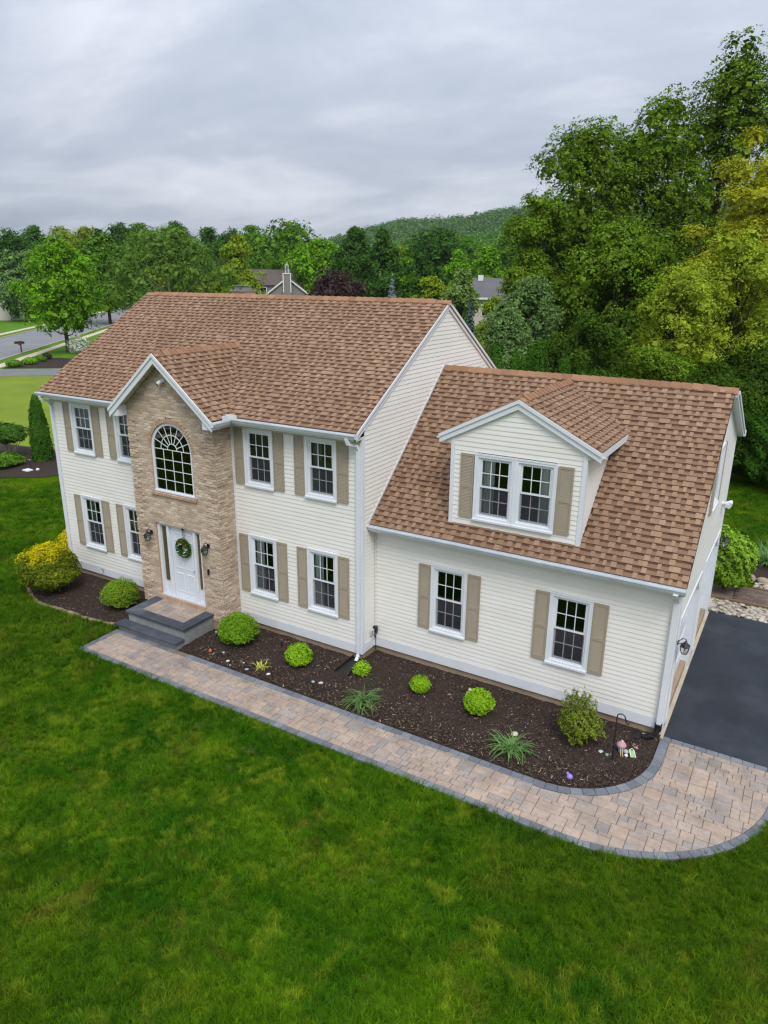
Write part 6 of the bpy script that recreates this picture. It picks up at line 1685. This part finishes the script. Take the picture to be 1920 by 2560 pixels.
# ------------------------------------------------------------------ rear yard right
random.seed(21)
def stones(n_, xr, yr, s0, s1, z, mat, name, label):
    V = []; F = []
    base = MB().lathe([(.5, -.4), (1, .0), (.7, .42)], (0, 0, 0), 7); bv = np.array(base.v)
    tri = []
    for f_ in base.f:
        for q in range(1, len(f_) - 1): tri.append((f_[0], f_[q], f_[q + 1]))
    tri = np.array(tri); VV = []; FF = []
    for k in range(n_):
        s = random.uniform(s0, s1); a = random.uniform(0, 6.28); ca, sa = math.cos(a), math.sin(a)
        q = bv * np.array([s, s * random.uniform(.55, .85), s * random.uniform(.5, .8)])
        VV.append(np.stack([q[:, 0] * ca - q[:, 1] * sa + random.uniform(*xr), q[:, 0] * sa + q[:, 1] * ca + random.uniform(*yr), q[:, 2] + z + random.uniform(0, s0 * .9)], 1)); FF.append(tri + k * len(bv))
    o = new_obj(name, np_mesh(name, np.concatenate(VV), np.concatenate(FF), mat, True))
    return tag(o, label, 'stones', kind='stuff')
stones(1500, (6.55, 13), (7.5, 8.38), .05, .105, -.23, M['stone'], 'river_stones', 'pale river stones behind the driveway')
stones(420, (7.75, 13), (9.75, 10.35), .05, .10, -.23, M['stone'], 'river_stones', 'pale river stones along the brick path')
rp = MB().quad((6.4, 8.5, ZG + .01), (14, 8.5, ZG + .01), (14, 9.75, ZG + .01), (6.4, 9.75, ZG + .01)).build('garden_path', M['sand']); tag(rp, 'brown brick garden path behind the garage', 'path', kind='structure')
PVM = MB(); PVM.add(*paver_geo([(0, 0), (.2, 0), (.235, .05), (.2, .1), (0, .1), (-.035, .05)], .05, .05, .004)); pvm = PVM.mesh('path_brick', mat_pieces('path_brick', [(0, (.12, .085, .07)), (1, (.21, .155, .125))]))
for j in range(12):
    for i in range(13): place('path_brick', pvm, rp, (7.3 + i * .205 + (.1 if j % 2 else 0), 8.53 + j * .101, ZG + .012))
ed = MB(); ed.box(6.4, 14, 8.39, 8.5, ZG, -.13); tag(ed.build('edging_timber', M['timber']), 'brown timber edging between stones and brick path', 'edging')
ed = MB(); ed.box(7.7, 14, 9.72, 9.82, ZG, -.15); tag(ed.build('edging_timber', M['timber']), 'brown timber edging on the far side of the brick path', 'edging')
patch('mulch_bed', [(7.3, 10.3), (14, 10.3), (14, 13), (7.4, 12.9)], ZG + .02, M['mulch'], 'dark mulch bed in the rear yard by the ornamental grass', 'garden bed')
for k, (x, y, s) in enumerate([(7.55, 10.55, .24), (7.95, 10.5, .2), (8.35, 10.55, .23), (8.8, 10.6, .2), (7.35, 12.75, .22), (7.7, 12.95, .2)]):
    pebble(x, y, s, (.30 + .04 * (k % 3), .23 + .03 * (k % 3), .17 + .02 * (k % 3)), ['brown boulder at the shrub end of the rear bed', 'rounded boulder second along the rear bed', 'rounded boulder third along the rear bed', 'rounded boulder at the right edge of the rear bed', 'flat tan boulder on the lawn side of the rear bed', 'flat tan boulder left of the ornamental grass'][k], z=-.18, name='boulder', flat=1.0)
for i, (x, y, w_, h_, mt, lb) in enumerate([(5.2, 23.2, 2.2, 3.6, 'deep', 'dark shrub at the wood edge nearest the garage gable'), (6.7, 22.6, 2.6, 3.4, 'arb', 'dense conical evergreen shrub at the far end of the rear lawn'), (8.3, 21.2, 2.2, 2.4, 'deep', 'dark evergreen shrub at the right edge of the rear lawn')]):
    shrub(x, y, w_, h_, mt, lb, 9000, .15, name='evergreen_shrub', seed=60 + i, lump=.12, z0=ZG)

# ================================================================== FAR BACKGROUND
def wood(name, pts, n_q, rad, hgt, leaf, mat, label, seed):
    """a wood that reads as one mass: crowns of leaf clusters at the given ground points"""
    global rng
    rng = np.random.default_rng(seed)
    pts = np.asarray(pts); m_ = len(pts); n = m_ * n_q
    k = np.repeat(np.arange(m_), n_q)
    s = rng.uniform(.7, 1.3, m_)
    d = rng.normal(size=(n, 3)); d[:, 2] = np.abs(d[:, 2]) * 1.0 - .25; d /= np.linalg.norm(d, axis=1)[:, None]
    r = rng.uniform(.6, 1.05, n)
    P = pts[k] + d * (r * s[k])[:, None] * np.array([rad, rad, hgt * .5]); P[:, 2] += hgt * .55 * s[k]
    ln = leaf * rng.uniform(.6, 1.3, n)
    V, F = leaf_oriented(P, d * .8 + np.array([0, 0, .7]) + rng.normal(size=P.shape) * .3, ln, ln * .7)
    o = new_obj(name, np_mesh(name, V, F, mat)); return tag(o, label, 'woodland', kind='stuff')
def polar(u_px, dist):
    """ground point on the bearing of an image column at a given distance"""
    v = _r * ((u_px - 960) / 1793.444) + Vector((_f.x, _f.y, 0)).normalized() * .95; v.z = 0; v.normalize()
    return Vector((CAMP.x, CAMP.y, 0)) + v * dist
HILL = [(-762, 959, 62), (-712, 989, 64), (-665, 1022, 78), (-634, 1044, 89), (-602, 1066, 97), (-570, 1087, 100), (-531, 1110, 102), (-512, 1122, 103), (-478, 1146, 113), (-451, 1163, 118), (-419, 1185, 125), (-387, 1206, 131), (-333, 1241, 140), (-252, 1291, 147), (-169, 1341, 150), (-59, 1406, 148)]
HILL = [(-900, 850, 40), (-830, 910, 52)] + [(x, y, z - 9) for x, y, z in HILL] + [(120, 1460, 135), (300, 1500, 110)]
prof_h = [(.52, 0), (.6, .10), (.7, .30), (.8, .55), (.9, .80), (1.0, 1.0), (1.15, .85), (1.4, .0)]
V = []; F = []
for x, y, z in HILL:
    for s, h in prof_h: V.append((CAMP.x + (x - CAMP.x) * s, CAMP.y + (y - CAMP.y) * s, z * h - .4))
n_ = len(prof_h)
for i in range(len(HILL) - 1):
    for j in range(n_ - 1): F.append((i * n_ + j, (i + 1) * n_ + j, (i + 1) * n_ + j + 1, i * n_ + j + 1))
hl = new_obj('hill', np_mesh('hill', V, F, mat_basic('hill_floor', (.022, .045, .012), .95, .05, .2, .02), True)); tag(hl, 'wooded hill on the horizon', 'hill', kind='structure')
rng = np.random.default_rng(5)
hp = []
hx = np.array([h[0] for h in HILL], float); hyv = np.array([h[1] for h in HILL], float); hz = np.array([h[2] for h in HILL], float)
for _ in range(5200):
    t = rng.uniform(0.5, len(HILL) - 1.01); s = rng.uniform(.56, 1.06)
    i = int(t); f_ = t - i
    x = hx[i] + (hx[i + 1] - hx[i]) * f_; y = hyv[i] + (hyv[i + 1] - hyv[i]) * f_; z = hz[i] + (hz[i + 1] - hz[i]) * f_
    h = np.interp(s, [p[0] for p in prof_h], [p[1] for p in prof_h])
    hp.append((CAMP.x + (x - CAMP.x) * s, CAMP.y + (y - CAMP.y) * s, z * h - 3))
hp = np.array(hp); k = rng.uniform(0, 1, len(hp)) < .55
wood('hill_woodland', hp[k], 19, 7.0, 11, 3.6, LEAF['mid'], 'green woodland covering the distant hill', 51)
wood('hill_woodland', hp[~k], 19, 7.5, 12, 3.6, LEAF['deep'], 'darker trees mixed into the hill woodland', 52)
def sector(u0, u1, d0, d1, n_, seed):
    g_ = np.random.default_rng(seed); o = []
    for _ in range(n_):
        p = polar(g_.uniform(u0, u1), math.sqrt(g_.uniform(d0 * d0, d1 * d1))); o.append((p.x, p.y, -.5))
    return np.array(o)
R2 = [(-400, 380, 12), (-323, 432, 22), (-289, 454, 26), (-265, 470, 32), (-241, 486, 36), (-216, 502, 39), (-192, 517, 42), (-167, 533, 44), (-117, 563, 46), (0, 620, 46)]
g_ = np.random.default_rng(8); r2 = []
for _ in range(900):
    t = g_.uniform(0, len(R2) - 1.01); i = int(t); f_ = t - i; s = g_.uniform(.72, 1.08)
    a = [R2[i][q] + (R2[i + 1][q] - R2[i][q]) * f_ for q in range(3)]
    r2.append((CAMP.x + (a[0] - CAMP.x) * s, CAMP.y + (a[1] - CAMP.y) * s, max(-.5, (a[2] - 15) * min(1, (s - .6) / .4))))
wood('far_woodland', r2, 46, 6.0, 14, 2.2, LEAF['mid'], 'green woodland rising in front of the hill', 53)
wood('far_woodland', sector(560, 1500, 200, 380, 420, 9), 80, 5.0, 10, 1.25, LEAF['mid'], 'woodland band below the hill', 54)
wood('far_woodland', sector(-150, 760, 205, 300, 330, 10), 85, 5.2, 14, 1.3, LEAF['deep'], 'dark woodland band behind the street trees', 55)
wood('far_woodland', sector(-150, 700, 195, 240, 60, 12), 110, 4.6, 13, 1.2, LEAF['yellow'], 'yellow green trees mixed into the left woodland band', 56)
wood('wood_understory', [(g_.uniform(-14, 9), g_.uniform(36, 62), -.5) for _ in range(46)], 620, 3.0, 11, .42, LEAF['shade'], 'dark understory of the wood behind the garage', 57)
patch('wood_floor', [(-16, 24), (20, 23), (30, 70), (-30, 70)], ZG + .015, M['mulch'], 'shaded leaf litter under the wood', 'ground')

# ------------------------------------------------------------------ neighbouring houses
GREYW = mat_basic('grey_clapboard', (.235, .215, .205), .8, .1, .05, 1.0); GREYR = mat_basic('grey_brown_roof', (.115, .092, .085), .9, .1, .12, .6)
CREAMW = mat_basic('cream_clapboard', (.52, .48, .42), .8, .1, .05, 1.0); GREYR2 = mat_basic('grey_roof', (.13, .125, .13), .9, .1, .1, .6)
def far_house(loc, rz, label, build):
    h = empty('neighbour_house', loc, label, 'house', 'neighbouring houses')
    def P(m, n_, mat, par=None):
        o = m.build(n_, mat, None, loc, rz); set_parent(o, par or h); return o
    build(P)
    return h
def gable_block(P, x0, x1, y0, y1, ze, zr, wall, roof, ov=.3):
    """ridge along local y, gable ends at y0 and y1"""
    xm = (x0 + x1) / 2; m = MB()
    for y in (y0, y1): m.poly([(x0, y, 0), (x1, y, 0), (x1, y, ze), (xm, y, zr), (x0, y, ze)])
    m.quad((x0, y0, 0), (x0, y1, 0), (x0, y1, ze), (x0, y0, ze)); m.quad((x1, y0, 0), (x1, y1, 0), (x1, y1, ze), (x1, y0, ze)); P(m, 'wall', wall)
    sl = (zr - ze) / (xm - x0); m = MB()
    for s, xe in ((-1, x0 - ov), (1, x1 + ov)):
        m.prism([(xe, y0 - ov, ze - sl * ov + .05), (xm, y0 - ov, zr + .05), (xm, y0 - ov, zr + .2), (xe, y0 - ov, ze - sl * ov + .2)], (0, y1 - y0 + 2 * ov, 0))
    P(m, 'roof', roof)
    m = MB()
    for s, xe in ((-1, x0 - ov), (1, x1 + ov)):
        m.prism([(xe, y0 - ov - .04, ze - sl * ov - .18), (xm, y0 - ov - .04, zr - .16), (xm, y0 - ov - .04, zr + .12), (xe, y0 - ov - .04, ze - sl * ov + .12)], (0, .06, 0))
    P(m, 'rake_board', M['trim'])
    m = MB()
    for x in (x0, x1): m.box(x - .12, x + .12, y0 - .05, y0 + .1, 0, ze)
    P(m, 'corner_board', M['trim'])
def h1(P):
    gable_block(P, -3.7, 3.7, 0, 9, 5.9, 8.65, GREYW, GREYR)
    m = MB(); m.prism([(-.95, -.75, 0), (.95, -.75, 0), (.95, -.75, 5.4), (.62, -.75, 6.1), (.62, -.75, 9.3), (-.62, -.75, 9.3), (-.62, -.75, 6.1), (-.95, -.75, 5.4)], (0, .74, 0)); c = P(m, 'chimney', GREYW)
    m = MB()
    for s in (-1, 1):
        m.box(s * .66 - .08, s * .66 + .08, -.80, -.70, 6.1, 9.3); m.box(s * 1.0 - .08, s * 1.0 + .08, -.80, -.70, 0, 5.4)
    m.box(-.78, .78, -.85, .05, 9.25, 9.42); P(m, 'chimney_trim', M['trim'], c)
    m = MB(); m.box(-9.2, -1.5, 9.0, 17, 0, 7.2); P(m, 'wing_wall', GREYW)
    m = MB(); m.prism([(-9.6, 8.6, 7.2), (-9.6, 13, 10.1), (-9.6, 17.4, 7.2)], (9.2, 0, 0)); P(m, 'wing_roof', GREYR)
    m = MB(); m.box(-1.75, -1.2, 10.8, 11.4, 7, 10.9); c2 = P(m, 'chimney', GREYW); m = MB(); m.box(-1.83, -1.70, 10.75, 11.45, 7, 10.9); m.box(-1.25, -1.12, 10.75, 11.45, 7, 10.9); m.box(-1.85, -1.1, 10.7, 11.5, 10.85, 11.0); P(m, 'chimney_trim', M['trim'], c2)
    m = MB(); m.tube([(-1.47, 11.1, 11), (-1.47, 11.1, 11.35)], .15, 8); P(m, 'flue', M['grey_pl'], c2)
    m = MB(); m.prism([(-8.4, 1.5, 4.0), (-5.9, 1.5, 5.6), (-3.75, 1.5, 3.9)], (0, 7, 0)); P(m, 'porch_roof', GREYR)
    m = MB(); m.box(-8.1, -4.0, 1.8, 8.4, 0, 4.1); P(m, 'porch_wall', GREYW)
    m = MB(); m.prism([(-8.5, 1.44, 3.85), (-5.9, 1.44, 5.5), (-5.9, 1.44, 5.75), (-8.5, 1.44, 4.1)], (0, .07, 0)); m.prism([(-5.9, 1.44, 5.5), (-3.7, 1.44, 3.85), (-3.7, 1.44, 4.1), (-5.9, 1.44, 5.75)], (0, .07, 0)); P(m, 'rake_board', M['trim'])
    m = MB(); m.box(-6.6, -5.2, 8.92, 8.999, 5.0, 6.9); w_ = P(m, 'window', M['trim']); m = MB(); m.box(-6.45, -5.35, 8.9, 8.92, 5.15, 6.75); P(m, 'pane', M['room'], w_)
hd = math.atan2(-_f.x, _f.y)
far_house((-76.1, 95.2, -.4), hd, 'grey gabled house with white trimmed chimneys behind the main roof ridge', h1)
def h2(P):
    m = MB(); m.box(-5, 5, 0, 8, 0, 6.4); P(m, 'wall', CREAMW)
    m = MB(); m.prism([(-5.3, -.4, 6.3), (-5.3, 4, 8.9), (-5.3, 8.4, 6.3)], (10.6, 0, 0)); P(m, 'roof', GREYR2)
    m = MB(); m.box(-5.35, 5.35, -.5, -.38, 6.1, 6.35); P(m, 'fascia', M['trim'])
    m = MB(); m.box(-4.6, -3.9, 3.4, 4.1, 8, 9.3); P(m, 'chimney', M['trim'])
    for x in (-3, 0, 3):
        m = MB(); m.box(x - .5, x + .5, -.06, -.001, 3.9, 5.4); w_ = P(m, 'window', M['trim']); m = MB(); m.box(x - .4, x + .4, -.08, -.06, 4.0, 5.3); P(m, 'pane', M['room'], w_)
far_house((-29.3, 83.5, -.4), hd - .25, 'cream house with grey roof glimpsed between the trees', h2)
def h3(P):
    m = MB(); m.box(-6, 6, 0, 8, 0, 5.6); P(m, 'wall', CREAMW)
    m = MB(); m.add([(-6.4, -.4, 5.5), (6.4, -.4, 5.5), (6.4, 8.4, 5.5), (-6.4, 8.4, 5.5), (-3, 4, 7.6), (3, 4, 7.6)], [(0, 1, 5, 4), (1, 2, 5), (2, 3, 4, 5), (3, 0, 4)]); P(m, 'roof', GREYR2)
    m = MB(); m.box(-6.45, 6.45, -.5, -.4, 5.25, 5.55); P(m, 'fascia', M['trim'])
    for x in (-4, -1.5, 1.5, 4.6):
        m = MB(); m.box(x - .55, x + .55, -.06, -.001, 3.4, 5.0); w_ = P(m, 'window', M['trim']); m = MB(); m.box(x - .42, x + .42, -.08, -.06, 3.5, 4.9); P(m, 'pane', M['room'], w_)
far_house((-134.0, 71.6, -.4), hd + .1, 'white house with hipped grey roof at the left edge behind the maple', h3)

# ================================================================== GRASS
random.seed(3); rng = np.random.default_rng(33)
tuft_col = bpy.data.collections.new('grass_tufts')
for k in range(5):
    V = []; F = []
    for b in range(26):
        a = rng.uniform(0, 6.283); r = .045 * math.sqrt(rng.uniform()); bx, by = r * math.cos(a), r * math.sin(a)
        h = rng.uniform(.06, .125); a2 = rng.uniform(0, 6.283); lean = rng.uniform(.3, 1.1); w_ = rng.uniform(.0034, .006)
        ca, sa = math.cos(a2), math.sin(a2); k0 = len(V)
        for t, wd in ((0, 1), (.55, .8), (1, .05)):
            o_ = lean * h * t * t; z = h * t * (1 - .25 * lean * t)
            V += [(bx + o_ * ca - w_ * wd * sa, by + o_ * sa + w_ * wd * ca, z), (bx + o_ * ca + w_ * wd * sa, by + o_ * sa - w_ * wd * ca, z)]
        F += [(k0, k0 + 1, k0 + 3, k0 + 2), (k0 + 2, k0 + 3, k0 + 5, k0 + 4)]
    o = bpy.data.objects.new('grass_tuft', np_mesh('grass_tuft', V, F, M['blade'])); tuft_col.objects.link(o)

def in_walk(x, y, pad=0.0):
    """walk, beds, drive, house (vectorised)"""
    a = (x > WX0 - pad) & (x < OC[0]) & (y > WY0 - pad) & (y < 8)
    b = (x >= OC[0]) & (y < .7) & ((x - OC[0]) ** 2 + (y - OC[1]) ** 2 < (OR_ + pad) ** 2)
    c = (x > 6.7) & (y >= .69) & (y < 8.4)
    d = (x > XL - .1) & (x < 6.9) & (y > -.5) & (y < 8.4)
    e_ = (x > -11.6) & (x <= WX0 + .2) & (y > np.interp(x, [p[0] for p in LB], [p[1] for p in LB]) - pad + .01) & (y < .9)
    g = (x > 6.4) & (y > 7.4) & (y < 13)
    return a | b | c | d | e_ | g
def scatter(n, xr, yr, keep):
    x = rng.uniform(*xr, n); y = rng.uniform(*yr, n); k = keep(x, y) & ~in_walk(x, y, -.005); return x[k], y[k]
def fld(x, y, s, ph): return np.sin(x * s + ph) * np.cos(y * s * 1.13 - ph * .7) + .6 * np.sin(x * s * 2.3 - y * s * 1.7 + ph * 2.1) + .4 * np.sin(x * s * .6 + y * s * 3.1 + ph)
cd = lambda x, y: np.hypot(x - CAMP.x, y - CAMP.y)
def grass(name, x, y, scl, label):
    n = len(x)
    t1, t2 = fld(x, y, 1.7, .4) + rng.normal(0, .35, n), fld(x, y, 1.9, 2.2) + rng.normal(0, .35, n)
    me = bpy.data.meshes.new(name); me.vertices.add(n)
    co = np.stack([x, y, np.full(n, ZG - .004)], 1).astype(np.float32); me.vertices.foreach_set('co', co.ravel())
    at = me.attributes.new('rot', 'FLOAT_VECTOR', 'POINT')
    at.data.foreach_set('vector', np.stack([np.clip(t1 * .30, -.75, .75), np.clip(t2 * .30, -.75, .75), rng.uniform(0, 6.283, n)], 1).astype(np.float32).ravel())
    a2 = me.attributes.new('scl', 'FLOAT', 'POINT'); a2.data.foreach_set('value', (scl * rng.uniform(.75, 1.3, n) * (1 + .12 * fld(x, y, .8, 5.0))).astype(np.float32))
    o = new_obj(name, me); me.materials.append(M['blade'])
    ng = bpy.data.node_groups.new(name, 'GeometryNodeTree')
    ng.interface.new_socket('Geometry', in_out='INPUT', socket_type='NodeSocketGeometry'); ng.interface.new_socket('Geometry', in_out='OUTPUT', socket_type='NodeSocketGeometry')
    gi_, go = ng.nodes.new('NodeGroupInput'), ng.nodes.new('NodeGroupOutput')
    ip = ng.nodes.new('GeometryNodeInstanceOnPoints'); ci = ng.nodes.new('GeometryNodeCollectionInfo'); ci.inputs['Collection'].default_value = tuft_col
    ci.inputs['Separate Children'].default_value = True; ci.inputs['Reset Children'].default_value = True
    ra = ng.nodes.new('GeometryNodeInputNamedAttribute'); ra.data_type = 'FLOAT_VECTOR'; ra.inputs['Name'].default_value = 'rot'
    sa_ = ng.nodes.new('GeometryNodeInputNamedAttribute'); sa_.data_type = 'FLOAT'; sa_.inputs['Name'].default_value = 'scl'
    er = ng.nodes.new('FunctionNodeEulerToRotation')
    lk = ng.links.new
    lk(gi_.outputs[0], ip.inputs['Points']); lk(ci.outputs[0], ip.inputs['Instance']); ip.inputs['Pick Instance'].default_value = True
    lk(ra.outputs['Attribute'], er.inputs[0]); lk(er.outputs[0], ip.inputs['Rotation']); lk(sa_.outputs['Attribute'], ip.inputs['Scale']); lk(ip.outputs[0], go.inputs[0])
    md = o.modifiers.new('scatter', 'NODES'); md.node_group = ng
    return tag(o, label, 'grass', kind='stuff')
x, y = scatter(95000, (-12, 14), (-12.5, 1.0), lambda x, y: (cd(x, y) < 16.5) & (y > -13 + .0 * x) & (x + y * .9 > -13.5))
grass('grass', x, y, 1.0, 'mown grass blades on the front lawn')
x, y = scatter(90000, (-34, -2), (-9, 13), lambda x, y: (cd(x, y) >= 16.5) & (cd(x, y) < 36) & (y > -6.5 - .25 * x * 0) & ~((x < -20) & (x > -31) & (y > 5) & (y < 10.4) & (x + y > -19.5)))
grass('grass', x, y, 1.35, 'mown grass blades on the lawn left of the house')
x, y = scatter(16000, (3.5, 13), (12.6, 24), lambda x, y: x > 3)
grass('grass', x, y, 1.4, 'mown grass blades on the rear lawn')
x, y = scatter(9000, (8.5, 16), (-6, .7), lambda x, y: cd(x, y) < 17)
grass('grass', x, y, 1.05, 'mown grass blades right of the paver apron')

# ------------------------------------------------------------------ haze: the air itself
hb = MB().box(-1100, 900, -300, 1900, -30, 190)
hz_m, hz_t = nodes_of('haze_air')
ho = hz_t.nodes.new('ShaderNodeOutputMaterial'); hv = hz_t.nodes.new('ShaderNodeVolumePrincipled')
hv.inputs['Color'].default_value = (0.80, 0.88, 1.0, 1); hv.inputs['Density'].default_value = 0.00008; hv.inputs['Anisotropy'].default_value = 0.0
hz_t.links.new(hv.outputs[0], ho.inputs['Volume'])
hz_o = hb.build('haze', hz_m)
tag(hz_o, 'thin summer haze over the distant hill', 'haze', kind='stuff')
